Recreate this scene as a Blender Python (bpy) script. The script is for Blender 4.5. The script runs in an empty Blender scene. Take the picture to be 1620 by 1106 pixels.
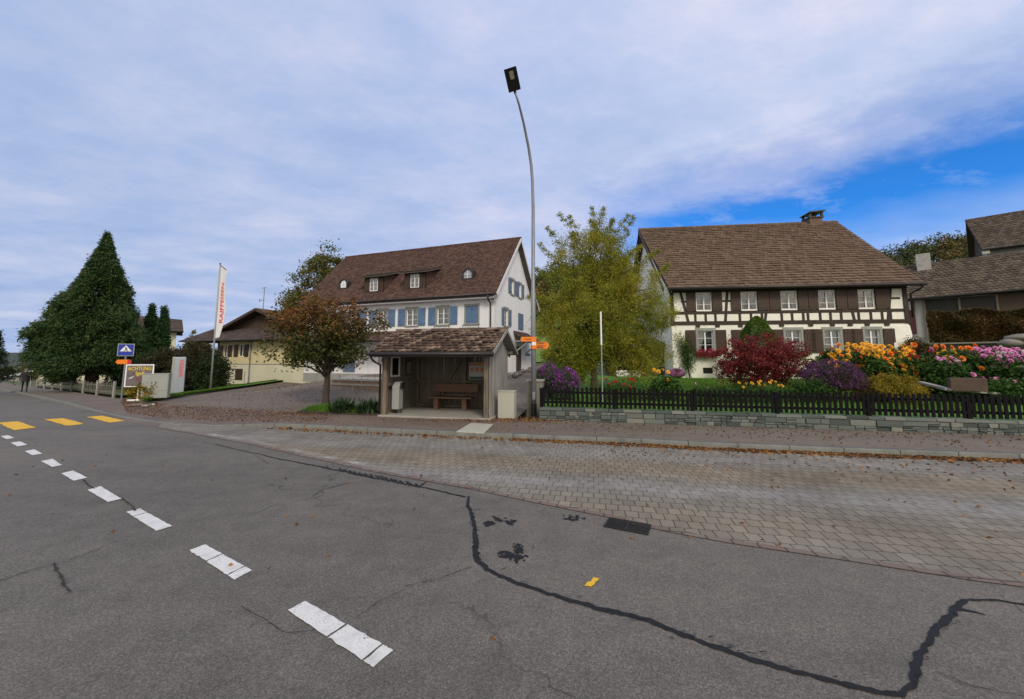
import bpy, bmesh, math, random
import numpy as np
from mathutils import Vector, Matrix
SC = bpy.context.scene
COL = SC.collection
rng = np.random.default_rng(7)
random.seed(7)
R = math.radians
# ---------------------------------------------------------------- camera
FPX, CX, PY, PITCH, EYE = 630.0, 810.0, 502.0, R(6.0), 2.0      # photo is 1620 x 1106
cam_d = bpy.data.cameras.new('camera')
cam = bpy.data.objects.new('camera', cam_d); COL.objects.link(cam)
cam.location = (0, 0, EYE); cam.rotation_euler = (R(90) + PITCH, 0, 0)
cam_d.sensor_width = 36; cam_d.sensor_fit = 'HORIZONTAL'
cam_d.lens = 36 * FPX / 1620; cam_d.shift_y = (PY - 553) / 1620
cam_d.clip_start = 0.1; cam_d.clip_end = 9000
SC.camera = cam
# ---------------------------------------------------------------- sky and sun
SUN_EL, SUN_AZ = R(38), R(163)          # azimuth measured clockwise from +Y (the view direction)
world = bpy.data.worlds.new('World'); SC.world = world; world.use_nodes = True
nt = world.node_tree; nt.nodes.clear()
def N(tree, typ, **kw):
    n = tree.nodes.new(typ)
    for k, v in kw.items():
        if k in n.inputs: n.inputs[k].default_value = v
        else: setattr(n, k, v)
    return n
def LK(tree, a, b): tree.links.new(a, b)
def math_(tree, op, a, b=None, c=None):
    n = tree.nodes.new('ShaderNodeMath'); n.operation = op
    for i, v in enumerate((a, b, c)):
        if v is None: continue
        if isinstance(v, (int, float)): n.inputs[i].default_value = v
        else: tree.links.new(v, n.inputs[i])
    return n.outputs[0]
def ramp(tree, fac, stops, interp='LINEAR'):
    n = tree.nodes.new('ShaderNodeValToRGB'); cr = n.color_ramp; cr.interpolation = interp
    while len(cr.elements) < len(stops): cr.elements.new(0.5)
    for e, (p, c) in zip(cr.elements, stops):
        e.position = p; e.color = (*c, 1) if len(c) == 3 else c
    tree.links.new(fac, n.inputs[0]); return n.outputs[0]
def mixc(tree, fac, a, b, mode='MIX'):
    n = tree.nodes.new('ShaderNodeMix'); n.data_type = 'RGBA'; n.blend_type = mode
    for s, v in ((0, fac), (6, a), (7, b)):
        if isinstance(v, (int, float)): n.inputs[s].default_value = v
        elif isinstance(v, tuple): n.inputs[s].default_value = (*v, 1)
        else: tree.links.new(v, n.inputs[s])
    return n.outputs[2]
sky = N(nt, 'ShaderNodeTexSky'); sky.sky_type = 'NISHITA'; sky.sun_disc = False
sky.sun_elevation = SUN_EL; sky.sun_rotation = SUN_AZ
sky.air_density = 1.0; sky.dust_density = 0.3; sky.ozone_density = 2.0
tc = N(nt, 'ShaderNodeTexCoord')
sep = N(nt, 'ShaderNodeSeparateXYZ'); LK(nt, tc.outputs['Generated'], sep.inputs[0])
dx, dy, dz = sep.outputs
zz = math_(nt, 'ADD', math_(nt, 'MAXIMUM', dz, 0.0), 0.12)
comb = N(nt, 'ShaderNodeCombineXYZ')
LK(nt, math_(nt, 'DIVIDE', dx, zz), comb.inputs[0]); LK(nt, math_(nt, 'DIVIDE', dy, zz), comb.inputs[1])
def cloud_noise(scale, detail, rough, stretch, rot, off=0.0):
    m = N(nt, 'ShaderNodeMapping'); m.inputs['Scale'].default_value = stretch; m.inputs['Rotation'].default_value = (0, 0, rot)
    m.inputs['Location'].default_value = (off, off * .7, off * .3)
    LK(nt, comb.outputs[0], m.inputs[0])
    n = N(nt, 'ShaderNodeTexNoise', Scale=scale, Detail=detail, Roughness=rough); LK(nt, m.outputs[0], n.inputs['Vector']); return n
n1 = cloud_noise(0.9, 9, 0.6, (1.0, 1.5, 1), R(-28))
n2 = cloud_noise(2.4, 9, 0.64, (1.0, 1.35, 1), R(-50), 4.0)
n3 = cloud_noise(0.55, 4, 0.5, (1, 1.4, 1), R(-20), 9.0)
cl = math_(nt, 'ADD', math_(nt, 'MULTIPLY', n1.outputs[0], 0.55), math_(nt, 'MULTIPLY', n2.outputs[0], 0.45))
cloud_base = ramp(nt, cl, [(0.36, (.365, .49, .79)), (0.47, (.445, .55, .84)), (0.57, (.555, .62, .87)), (0.68, (.69, .72, .91))])
# the cloud bank is greyer towards the left horizon and paler over the right
side = ramp(nt, math_(nt, 'ADD', math_(nt, 'MULTIPLY', dx, 0.5), 0.5), [(0.15, (.93, .95, .93)), (0.5, (1.04, 1.02, .99)), (0.72, (1.22, 1.14, 1.03))])
cloud_col = mixc(nt, 1.0, cloud_base, side, 'MULTIPLY')
# unseen sky behind the viewer, made brighter and warmer to light the scene
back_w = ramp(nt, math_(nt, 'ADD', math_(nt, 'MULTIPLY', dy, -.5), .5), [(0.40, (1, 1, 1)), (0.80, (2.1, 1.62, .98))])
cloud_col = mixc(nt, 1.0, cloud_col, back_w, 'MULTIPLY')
# edge of the cloud bank: a straight front whose far side is clear blue sky low on the right
# plane through photo points (1000,352) and (1620,182)
def ray(px, py):
    u = (px - CX) / FPX; v = (PY - py) / FPX
    return Vector((u, math.cos(PITCH) - v * math.sin(PITCH), math.sin(PITCH) + v * math.cos(PITCH)))
ea, eb = ray(985, 352).normalized(), ray(1620, 188).normalized()
en = ea.cross(eb).normalized()
if en.z < 0: en = -en
dotn = N(nt, 'ShaderNodeVectorMath', operation='DOT_PRODUCT'); LK(nt, tc.outputs['Generated'], dotn.inputs[0]); dotn.inputs[1].default_value = en
edge = math_(nt, 'ADD', dotn.outputs['Value'], math_(nt, 'MULTIPLY', math_(nt, 'SUBTRACT', cl, 0.5), 0.22))
cover = ramp(nt, math_(nt, 'ADD', math_(nt, 'MULTIPLY', edge, 6.0), 0.22), [(0.02, (0, 0, 0)), (0.40, (.55, .55, .55)), (0.95, (1, 1, 1))], 'EASE')
# thin streaks inside the blue, and low cloud behind the hill
wisp = ramp(nt, n2.outputs[0], [(0.50, (0, 0, 0)), (0.72, (.45, .45, .45))])
low = ramp(nt, math_(nt, 'ADD', dz, math_(nt, 'MULTIPLY', math_(nt, 'SUBTRACT', n3.outputs[0], .5), .25)), [(0.19, (1, 1, 1)), (0.29, (0, 0, 0))])
lefts = ramp(nt, math_(nt, 'ADD', dx, math_(nt, 'MULTIPLY', math_(nt, 'SUBTRACT', n3.outputs[0], .5), .3)), [(0.12, (1, 1, 1)), (0.36, (0, 0, 0))], 'EASE')
cover = math_(nt, 'MAXIMUM', math_(nt, 'MAXIMUM', cover, lefts), math_(nt, 'MAXIMUM', wisp, math_(nt, 'MULTIPLY', low, .75)))
blue = mixc(nt, 1.0, sky.outputs[0], (.16 * .14, .68 * .14, 1.32 * .14), 'MULTIPLY')
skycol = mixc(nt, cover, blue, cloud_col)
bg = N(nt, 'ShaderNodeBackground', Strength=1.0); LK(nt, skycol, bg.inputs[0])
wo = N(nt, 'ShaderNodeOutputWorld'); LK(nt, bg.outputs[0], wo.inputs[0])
sun_d = bpy.data.lights.new('sun', 'SUN'); sun_d.energy = 1.9; sun_d.angle = R(14); sun_d.color = (1.0, .90, .76)
sun = bpy.data.objects.new('sun', sun_d); COL.objects.link(sun)
sv = Vector((math.sin(SUN_AZ) * math.cos(SUN_EL), math.cos(SUN_AZ) * math.cos(SUN_EL), math.sin(SUN_EL)))
sun.rotation_euler = sv.to_track_quat('Z', 'Y').to_euler(); sun.location = (0, -20, 40)
SC.view_settings.view_transform = 'Standard'; SC.view_settings.look = 'None'
SC.view_settings.exposure = 0.0; SC.view_settings.gamma = 1.0

# ---------------------------------------------------------------- measuring helpers
CAM = Vector((0, 0, EYE))
def sm(t): t = min(1.0, max(0.0, t)); return t * t * (3 - 2 * t)
def hill(x, y):
    k = sm((x + 25) / 45) * (1 - .22 * sm((x - 30) / 40) + .62 * sm((x - 85) / 85))
    d = max(0.0, y - 47); z = .30 * d * d / (d + 6)
    return k * min(z, 25.5 + 1.0 * math.sin(x * .05))
def T(x, y):
    rise = sm((y - 15.5) / 10.5) * sm((x + 17) / 9) * 1.0
    rise += .04 * max(0, min(y, 60) - 30) * sm((x + 6) / 6)
    d = max(0.0, -x - 14)
    drop = .0285 * d * d / (d + 4) if d < 400 else .0285 * 396
    if y < 14: rise = 0
    return rise - drop + hill(x, y)
def gp(px, py, z=0.0):
    d = ray(px, py); t = (z - EYE) / d.z; return CAM + d * t
def gt(px, py, off=0.0):
    z = off; p = gp(px, py, z)
    for _ in range(40):
        zn = T(p.x, p.y) + off; z = z * .5 + min(zn, 1.75) * .5; p = gp(px, py, z)
    return p
def dp(px, py, Y):
    d = ray(px, py); return CAM + d * (Y / d.y)
class Fr:
    "a thing's own frame: origin and turn about Z; reads photo points on its planes"
    def __init__(s, o, deg): s.o = Vector(o); s.a = R(deg); s.Ri = Matrix.Rotation(-s.a, 3, 'Z'); s.Rm = Matrix.Rotation(s.a, 3, 'Z')
    def loc(s, p): return s.Ri @ (Vector(p) - s.o)
    def wor(s, p): return s.Rm @ Vector(p) + s.o
    def _h(s, px, py, ax, v):
        c = s.loc(CAM); d = s.Ri @ ray(px, py); return c + d * ((v - c[ax]) / d[ax])
    def fy(s, px, py, y=0.0): p = s._h(px, py, 1, y); return p.x, p.z
    def fx(s, px, py, x=0.0): p = s._h(px, py, 0, x); return p.y, p.z

# ---------------------------------------------------------------- objects
def tag(o, label=None, cat=None, group=None, kind=None):
    if label: o['label'] = label
    if cat: o['category'] = cat
    if group: o['group'] = group
    if kind: o['kind'] = kind
    return o
def empty(name, loc=(0, 0, 0), rz=0.0, label=None, cat=None, group=None):
    o = bpy.data.objects.new(name, None); COL.objects.link(o); o.location = loc; o.rotation_euler = (0, 0, rz)
    o.empty_display_size = .2
    return tag(o, label, cat, group)
def copy_tree(o, parent=None):
    c = o.copy(); COL.objects.link(c)
    if parent is not None: c.parent = parent
    for ch in list(o.children): copy_tree(ch, c)
    return c
class MB:
    def __init__(s): s.v = []; s.f = []
    def quad(s, *p):
        n = len(s.v); s.v += [tuple(q) for q in p]; s.f.append(tuple(range(n, n + len(p)))); return s
    def box(s, x0, x1, y0, y1, z0, z1):
        if x0 > x1: x0, x1 = x1, x0
        if y0 > y1: y0, y1 = y1, y0
        if z0 > z1: z0, z1 = z1, z0
        n = len(s.v)
        s.v += [(x0, y0, z0), (x1, y0, z0), (x1, y1, z0), (x0, y1, z0), (x0, y0, z1), (x1, y0, z1), (x1, y1, z1), (x0, y1, z1)]
        s.f += [tuple(n + i for i in q) for q in ((3, 2, 1, 0), (4, 5, 6, 7), (0, 1, 5, 4), (1, 2, 6, 5), (2, 3, 7, 6), (3, 0, 4, 7))]
        return s
    def hexa(s, p):      # eight corners in box order
        n = len(s.v); s.v += [tuple(q) for q in p]
        s.f += [tuple(n + i for i in q) for q in ((3, 2, 1, 0), (4, 5, 6, 7), (0, 1, 5, 4), (1, 2, 6, 5), (2, 3, 7, 6), (3, 0, 4, 7))]
        return s
    def bar(s, a, b, w, d, up=(0, 0, 1)):   # square bar from a to b; w across, d along 'up'
        a, b = Vector(a), Vector(b); t = (b - a).normalized(); u = Vector(up)
        if abs(t.dot(u)) > .98: u = Vector((0, 1, 0))
        sx = t.cross(u).normalized(); sy = sx.cross(t).normalized(); sx *= w / 2; sy *= d / 2
        return s.hexa([a - sx - sy, a + sx - sy, b + sx - sy, b - sx - sy, a - sx + sy, a + sx + sy, b + sx + sy, b - sx + sy])
    def prism(s, poly, vec):       # planar polygon (3d points) pushed along vec
        n = len(s.v); k = len(poly); v = Vector(vec)
        s.v += [tuple(q) for q in poly] + [tuple(Vector(q) + v) for q in poly]
        s.f.append(tuple(range(n + k - 1, n - 1, -1))); s.f.append(tuple(range(n + k, n + 2 * k)))
        for i in range(k): j = (i + 1) % k; s.f.append((n + i, n + j, n + k + j, n + k + i))
        return s
    def tube(s, pts, rad, seg=8, cap=True):
        pts = [Vector(p) for p in pts]; m = len(pts)
        if isinstance(rad, (int, float)): rad = [rad] * m
        n0 = len(s.v); up = None
        for i, p in enumerate(pts):
            t = (pts[min(i + 1, m - 1)] - pts[max(i - 1, 0)]).normalized()
            if up is None:
                up = Vector((1, 0, 0)) if abs(t.x) < .8 else Vector((0, 1, 0))
            a = (up - t * up.dot(t)).normalized(); b = t.cross(a); up = a
            for k in range(seg):
                an = 2 * math.pi * k / seg; s.v.append(tuple(p + (a * math.cos(an) + b * math.sin(an)) * rad[i]))
        for i in range(m - 1):
            for k in range(seg):
                k2 = (k + 1) % seg; s.f.append((n0 + i * seg + k, n0 + i * seg + k2, n0 + (i + 1) * seg + k2, n0 + (i + 1) * seg + k))
        if cap:
            s.f.append(tuple(n0 + k for k in range(seg - 1, -1, -1))); s.f.append(tuple(n0 + (m - 1) * seg + k for k in range(seg)))
        return s
    def cyl(s, x, y, z0, z1, r, seg=12, r1=None): return s.tube([(x, y, z0), (x, y, z1)], [r, r if r1 is None else r1], seg)
    def blob(s, c, r, seed=0, n=2, amp=.2):      # lumpy stone
        bm = bmesh.new(); bmesh.ops.create_icosphere(bm, subdivisions=n, radius=1); rr = random.Random(seed)
        k = len(s.v); r = (r, r, r) if isinstance(r, (int, float)) else r
        for v in bm.verts:
            f = 1 + rr.uniform(-amp, amp); s.v.append((c[0] + v.co.x * r[0] * f, c[1] + v.co.y * r[1] * f, c[2] + v.co.z * r[2] * f))
        for f in bm.faces: s.f.append(tuple(k + v.index for v in f.verts))
        bm.free(); return s
    def build(s, name, mat, parent=None, smooth=False, bevel=0.0, loc=None):
        me = bpy.data.meshes.new(name); me.from_pydata(s.v, [], s.f); me.update()
        if mat: me.materials.append(mat)
        if smooth: me.polygons.foreach_set('use_smooth', [True] * len(me.polygons))
        o = bpy.data.objects.new(name, me); COL.objects.link(o)
        if parent is not None: o.parent = parent
        if loc is not None: o.location = loc
        if bevel:
            b = o.modifiers.new('bevel', 'BEVEL'); b.width = bevel; b.segments = 2; b.limit_method = 'ANGLE'
        return o
def np_mesh(name, V, Fq, mat, parent=None, smooth=False):
    "V (n,3); Fq (m,4) quads"
    me = bpy.data.meshes.new(name); n, m = len(V), len(Fq); k = Fq.shape[1]
    me.vertices.add(n); me.vertices.foreach_set('co', np.ascontiguousarray(V, dtype=np.float32).ravel())
    me.loops.add(m * k); me.loops.foreach_set('vertex_index', np.ascontiguousarray(Fq, dtype=np.int32).ravel())
    me.polygons.add(m); me.polygons.foreach_set('loop_start', np.arange(0, m * k, k, dtype=np.int32))
    me.polygons.foreach_set('loop_total', np.full(m, k, dtype=np.int32))
    if smooth: me.polygons.foreach_set('use_smooth', np.ones(m, dtype=bool))
    me.update(calc_edges=True)
    if mat: me.materials.append(mat)
    o = bpy.data.objects.new(name, me); COL.objects.link(o)
    if parent is not None: o.parent = parent
    return o
def unit(a): return a / (np.linalg.norm(a, axis=1, keepdims=True) + 1e-9)
def leaf_verts(P, L, W, flat=0.0, hang=0.0, axis=None):
    "diamond leaves at points P; flat pulls their normals up, hang pulls their long axis down"
    n = len(P); d = rng.normal(size=(n, 3))
    if axis is not None: d = d * .45 + axis
    d[:, 2] *= (1 - flat); d[:, 2] -= hang; d = unit(d)
    q = rng.normal(size=(n, 3)); q[:, 2] *= (1 - flat * .8); s = unit(np.cross(d, q))
    ll = (L * rng.uniform(.65, 1.3, n))[:, None] / 2; ww = (W * rng.uniform(.65, 1.3, n))[:, None] / 2
    nr = np.cross(d, s) * ll * .25
    V = np.stack([P - d * ll, P + s * ww + nr, P + d * ll, P - s * ww + nr], 1).reshape(-1, 3)
    return V, np.arange(n * 4).reshape(-1, 4)
def leaves(name, P, L, W, mat, parent=None, **kw):
    V, Q = leaf_verts(P, L, W, **kw); return np_mesh(name, V, Q, mat, parent)
def in_ell(E, n, shell=.35):
    "n points spread through a list of ellipsoids (cx,cy,cz,rx,ry,rz), denser towards their surface"
    E = np.array(E, float); vol = E[:, 3] * E[:, 4] * E[:, 5]; idx = rng.choice(len(E), n, p=vol / vol.sum())
    d = unit(rng.normal(size=(n, 3))); r = rng.uniform(shell ** 3, 1, n) ** (1 / 3)
    return E[idx, :3] + d * r[:, None] * E[idx, 3:]
def text_mesh(name, body, size, mat, parent, loc, rot, extrude=.002, align='CENTER', squeeze=1.0, spacing=1.0, bold=0.0):
    cu = bpy.data.curves.new(name, 'FONT'); cu.body = body; cu.size = size; cu.align_x = align; cu.align_y = 'CENTER'; cu.extrude = extrude
    cu.space_character = spacing; cu.offset = bold; cu.resolution_u = 3
    t = bpy.data.objects.new(name, cu); COL.objects.link(t); dg = bpy.context.evaluated_depsgraph_get()
    me = bpy.data.meshes.new_from_object(t.evaluated_get(dg)); bpy.data.objects.remove(t); me.name = name
    me.materials.clear(); me.materials.append(mat)
    o = bpy.data.objects.new(name, me); COL.objects.link(o); o.parent = parent; o.location = loc; o.rotation_euler = rot; o.scale = (squeeze, 1, 1)
    return o
# ---------------------------------------------------------------- materials
def new_mat(name):
    m = bpy.data.materials.new(name); m.use_nodes = True; t = m.node_tree; t.nodes.clear()
    out = N(t, 'ShaderNodeOutputMaterial'); b = N(t, 'ShaderNodeBsdfPrincipled'); LK(t, b.outputs[0], out.inputs[0])
    return m, t, b, out
def noise(t, scale, detail=4, rough=.6, vec=None, stretch=None):
    n = N(t, 'ShaderNodeTexNoise', Scale=scale, Detail=detail, Roughness=rough)
    if vec is None:
        c = N(t, 'ShaderNodeTexCoord'); vec = c.outputs['Object']
    if stretch:
        m = N(t, 'ShaderNodeMapping'); m.inputs['Scale'].default_value = stretch; LK(t, vec, m.inputs[0]); vec = m.outputs[0]
    LK(t, vec, n.inputs['Vector']); return n.outputs[0]
def bump(t, b, h, strength=.3, dist=.01):
    n = N(t, 'ShaderNodeBump', Strength=strength, Distance=dist); LK(t, h, n.inputs['Height']); LK(t, n.outputs[0], b.inputs['Normal'])
def mul(c, k): return tuple(min(1, x * k) for x in c)
def surf(name, col, rough=.7, var=.18, scale=3.0, fine=40.0, metallic=0.0, bumps=.15, stretch=None, spec=None, col2=None):
    "a weathered solid surface: broad mottling plus fine grain"
    m, t, b, _ = new_mat(name)
    a = noise(t, scale, 6, .65, stretch=stretch); f = noise(t, fine, 3, .6, stretch=stretch)
    k = math_(t, 'ADD', math_(t, 'MULTIPLY', a, .7), math_(t, 'MULTIPLY', f, .3))
    c = ramp(t, k, [(.3, mul(col, 1 - var * 1.6)), (.5, col), (.7, col2 or mul(col, 1 + var))])
    LK(t, c, b.inputs['Base Color']); b.inputs['Roughness'].default_value = rough; b.inputs['Metallic'].default_value = metallic
    if spec is not None: b.inputs['Specular IOR Level'].default_value = spec
    if bumps: bump(t, b, f, bumps, .004)
    return m
def leafmat(name, stops, clump=1.2, trans=.30, mixn=.55, rough=.6):
    m, t, b, out = new_mat(name)
    g = N(t, 'ShaderNodeNewGeometry'); nz = noise(t, clump, 3, .6)
    nz = math_(t, 'ADD', math_(t, 'MULTIPLY', math_(t, 'SUBTRACT', nz, .5), 2.0), .5)
    k = math_(t, 'ADD', math_(t, 'MULTIPLY', nz, mixn), math_(t, 'MULTIPLY', g.outputs['Random Per Island'], 1 - mixn))
    c = ramp(t, k, stops); LK(t, c, b.inputs['Base Color']); b.inputs['Roughness'].default_value = rough
    b.inputs['Specular IOR Level'].default_value = .25
    tr = N(t, 'ShaderNodeBsdfTranslucent'); LK(t, c, tr.inputs[0]); mx = N(t, 'ShaderNodeMixShader', Fac=trans)
    LK(t, b.outputs[0], mx.inputs[1]); LK(t, tr.outputs[0], mx.inputs[2]); LK(t, mx.outputs[0], out.inputs[0])
    return m
def tilemat(name, stops, moss=None, rough=.85, patch=.5):
    m, t, b, _ = new_mat(name)
    g = N(t, 'ShaderNodeNewGeometry'); nz = noise(t, .45, 5, .65); f = noise(t, 30, 3)
    k = math_(t, 'ADD', math_(t, 'MULTIPLY', g.outputs['Random Per Island'], 1 - patch), math_(t, 'MULTIPLY', nz, patch))
    c = ramp(t, k, stops)
    c = mixc(t, math_(t, 'MULTIPLY', f, .35), c, (.02, .018, .017))
    if moss:
        mm = ramp(t, noise(t, 1.4, 6, .7), [(.56, (0, 0, 0)), (.72, (.6, .6, .6))]); c = mixc(t, mm, c, moss)
    LK(t, c, b.inputs['Base Color']); b.inputs['Roughness'].default_value = rough; bump(t, b, f, .25, .006)
    return m
M = {}
M['plaster'] = surf('white_plaster', (.74, .75, .79), .85, .09, .9, 60, bumps=.12, stretch=(2.2, 2.2, .5))
M['plaster_warm'] = surf('old_plaster', (.80, .80, .74), .88, .10, 1.0, 25, bumps=.35)
M['cream'] = surf('cream_render', (.62, .55, .33), .85, .07, .8, 40)
M['cream_pale'] = surf('pale_render', (.62, .60, .46), .85, .08, .8, 40)
M['grey_wall'] = surf('grey_render', (.34, .34, .34), .85, .12, 1.0, 40)
M['beam'] = surf('dark_timber', (.030, .018, .012), .7, .35, 6, 60, stretch=(1, 1, 1))
M['shutter_brown'] = surf('brown_shutter', (.045, .022, .014), .55, .2, 3, 60, stretch=(6, 6, .6))
M['shutter_blue'] = surf('blue_shutter', (.092, .168, .30), .6, .18, 2, 50)
M['shutter_slate'] = surf('slate_shutter', (.12, .17, .26), .6, .15, 2, 50)
M['dark_wood'] = surf('dark_cladding', (.055, .035, .026), .75, .3, 2, 50, stretch=(8, 8, .4))
M['stone_grey'] = surf('window_stone', (.28, .29, .28), .8, .12, 3, 50)
M['white_paint'] = surf('white_paint', (.78, .79, .82), .4, .04, 2, 40, bumps=.03)
M['curtain'] = surf('curtain', (.60, .61, .66), .9, .2, 3, 30, stretch=(14, 14, .6))
M['gutter'] = surf('gutter_metal', (.035, .03, .032), .45, .2, 3, 40, metallic=.3)
M['eave'] = surf('eave_board', (.10, .085, .075), .75, .2, 2, 40)
M['soffit'] = surf('soffit_white', (.66, .66, .70), .8, .08, 2, 40)
M['tile_red'] = tilemat('red_brown_tiles', [(.1, (.04, .023, .020)), (.38, (.085, .044, .036)), (.62, (.125, .066, .052)), (.85, (.16, .10, .08))], patch=.45)
M['tile_tan'] = tilemat('tan_tiles', [(.15, (.085, .054, .038)), (.42, (.135, .088, .062)), (.65, (.17, .118, .084)), (.88, (.21, .155, .115))], patch=.6)
M['tile_old'] = tilemat('old_shelter_tiles', [(.1, (.045, .028, .024)), (.35, (.095, .058, .048)), (.6, (.15, .095, .075)), (.87, (.30, .225, .185))], moss=(.13, .085, .035), patch=.25)
M['tile_barn'] = tilemat('grey_brown_tiles', [(.15, (.055, .042, .036)), (.42, (.095, .070, .058)), (.65, (.13, .10, .08)), (.88, (.165, .135, .10))], moss=(.10, .09, .05), patch=.4)
M['tile_dark'] = tilemat('dark_tiles', [(.15, (.035, .026, .027)), (.5, (.07, .052, .05)), (.85, (.11, .08, .07))])
M['tile_orange'] = tilemat('orange_brown_tiles', [(.15, (.12, .06, .03)), (.5, (.20, .105, .055)), (.85, (.26, .16, .09))])
M['board_grey'] = surf('weathered_boards', (.27, .265, .255), .85, .35, 2.2, 60, stretch=(5, 5, .35), col2=(.42, .415, .41))
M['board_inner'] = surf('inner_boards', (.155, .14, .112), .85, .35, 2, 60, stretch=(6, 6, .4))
M['post_wood'] = surf('post_wood', (.15, .118, .09), .8, .45, 3, 60, stretch=(6, 6, .5), col2=(.27, .23, .185))
M['bench_wood'] = surf('bench_wood', (.16, .09, .058), .65, .3, 3, 60, stretch=(.5, 6, 6))
M['fence_wood'] = surf('black_stained_wood', (.007, .0065, .009), .8, .4, 4, 60, stretch=(4, 4, .6), spec=.12)
M['concrete'] = surf('concrete', (.30, .29, .27), .85, .15, 1.6, 60, bumps=.25)
M['concrete_dark'] = surf('concrete_old', (.20, .19, .175), .88, .25, 2, 60, bumps=.3)
M['kerb'] = surf('kerb_granite', (.24, .25, .245), .8, .2, 2.2, 80, bumps=.3)
M['cabinet'] = surf('cabinet_grey', (.40, .41, .36), .55, .07, 1.5, 30, bumps=.04)
M['cabinet_pale'] = surf('cabinet_pale', (.30, .32, .31), .5, .07, 1.5, 30, bumps=.04)
M['galv'] = surf('galvanised_steel', (.21, .23, .26), .5, .12, 6, 50, metallic=.2, bumps=.05)
M['black_metal'] = surf('black_metal', (.015, .015, .018), .45, .2, 6, 50, metallic=.2, bumps=.05)
M['lamp_glass'] = surf('lamp_glass', (.42, .40, .33), .2, .06, 6, 50, bumps=0)
M['orange'] = surf('orange_sign', (.80, .20, .006), .45, .08, 4, 40, bumps=.03)
M['ink'] = surf('ink', (.03, .025, .02), .6, .1, 4, 40, bumps=0)
M['blue_sign'] = surf('blue_sign', (.012, .035, .34), .35, .08, 4, 40, bumps=.02)
M['red_letter'] = surf('red_lettering', (.68, .045, .035), .5, .06, 4, 40, bumps=0)
M['yellow_letter'] = surf('yellow_lettering', (.62, .47, .05), .5, .1, 4, 40, bumps=0)
M['poster_dark'] = surf('poster_print', (.13, .115, .125), .4, .5, 2.2, 8, bumps=0, col2=(.17, .12, .13))
M['poster_pale'] = surf('notice_print', (.50, .47, .47), .5, .08, 4, 30, bumps=0)
M['poster_orange'] = surf('notice_orange', (.55, .22, .10), .5, .2, 4, 30, bumps=0)
M['poster_teal'] = surf('notice_teal', (.03, .10, .12), .5, .2, 4, 30, bumps=0)
M['flag'] = surf('flag_cloth', (.66, .68, .74), .85, .05, 2, 60, bumps=.05)
M['bark'] = surf('bark', (.055, .042, .032), .9, .4, 4, 25, bumps=.6, stretch=(3, 3, .6))
M['bark_pale'] = surf('pale_bark', (.16, .145, .12), .9, .4, 5, 25, bumps=.6, stretch=(3, 3, .6))
M['bark_birch'] = surf('birch_bark', (.34, .32, .29), .85, .5, 6, 25, bumps=.4, stretch=(1, 1, 3))
M['twig'] = surf('twig', (.045, .035, .022), .9, .3, 6, 30, bumps=.2)
M['stem'] = surf('green_stem', (.05, .085, .025), .7, .3, 6, 30, bumps=.1)
M['skin'] = surf('skin', (.45, .28, .21), .6, .08, 6, 40, bumps=0)
M['hair'] = surf('grey_hair', (.22, .21, .20), .8, .2, 20, 80, bumps=.2)
M['coat'] = surf('dark_coat', (.018, .018, .024), .85, .3, 6, 60, bumps=.2)
M['trousers'] = surf('dark_trousers', (.012, .013, .022), .85, .3, 6, 60, bumps=.2)
M['terracotta'] = surf('terracotta', (.17, .09, .06), .85, .2, 4, 50, bumps=.2)
M['planter'] = surf('planter_stone', (.10, .064, .050), .88, .22, 5, 120, bumps=.35)
M['stone_wall'] = tilemat('green_grey_stone', [(.12, (.055, .072, .07)), (.42, (.105, .135, .13)), (.7, (.155, .18, .165)), (.94, (.25, .25, .225))], patch=.15)
M['mortar'] = surf('mortar', (.095, .095, .088), .95, .3, 5, 60, bumps=.4)
M['rock'] = tilemat('rubble', [(.15, (.08, .078, .072)), (.5, (.17, .16, .145)), (.9, (.33, .315, .285))], patch=.2)
M['tar'] = surf('tar', (.014, .015, .018), .7, .3, 9, 90, bumps=.3, spec=.25)
M['crack'] = surf('crack', (.020, .019, .018), .95, .3, 9, 60, bumps=0)
M['yellow_road'] = surf('yellow_road_paint', (.72, .43, .025), .7, .13, 5, 90, bumps=.3)
M['white_road'] = surf('white_road_paint', (.66, .68, .70), .7, .12, 5, 60, bumps=.5)
M['iron'] = surf('cast_iron', (.025, .025, .026), .6, .3, 8, 60, metallic=.4, bumps=.2)
M['red_item'] = surf('red_plastic', (.50, .02, .03), .4, .1, 5, 30, bumps=0)
M['soil'] = surf('soil', (.045, .034, .026), .95, .35, 3, 40, bumps=.5)
M['chim'] = surf('chimney_render', (.36, .35, .34), .9, .2, 3, 30, bumps=.3)
M['chim_brick'] = surf('chimney_brick', (.15, .10, .075), .9, .35, 6, 30, bumps=.4)
M['stele'] = surf('stele_metal', (.36, .40, .47), .35, .06, 2, 40, metallic=.25, bumps=.02)
M['slat_wood'] = surf('old_fence_wood', (.15, .15, .125), .85, .3, 3, 40, stretch=(5, 5, .6))  # weathered wood of the left garden fence
# glass: thin dark pane that mirrors the sky and lets the curtain behind show
m, t, b, out = new_mat('window_glass'); b.inputs['Base Color'].default_value = (.02, .025, .03, 1); b.inputs['Roughness'].default_value = .04
fr = N(t, 'ShaderNodeFresnel', IOR=1.5); tr = N(t, 'ShaderNodeBsdfTransparent'); tr.inputs[0].default_value = (.72, .76, .78, 1)
gl = N(t, 'ShaderNodeBsdfGlossy', Roughness=.03); mx = N(t, 'ShaderNodeMixShader'); LK(t, math_(t, 'ADD', fr.outputs[0], .06), mx.inputs[0])
LK(t, tr.outputs[0], mx.inputs[1]); LK(t, gl.outputs[0], mx.inputs[2]); LK(t, mx.outputs[0], out.inputs[0]); M['glass'] = m

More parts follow.
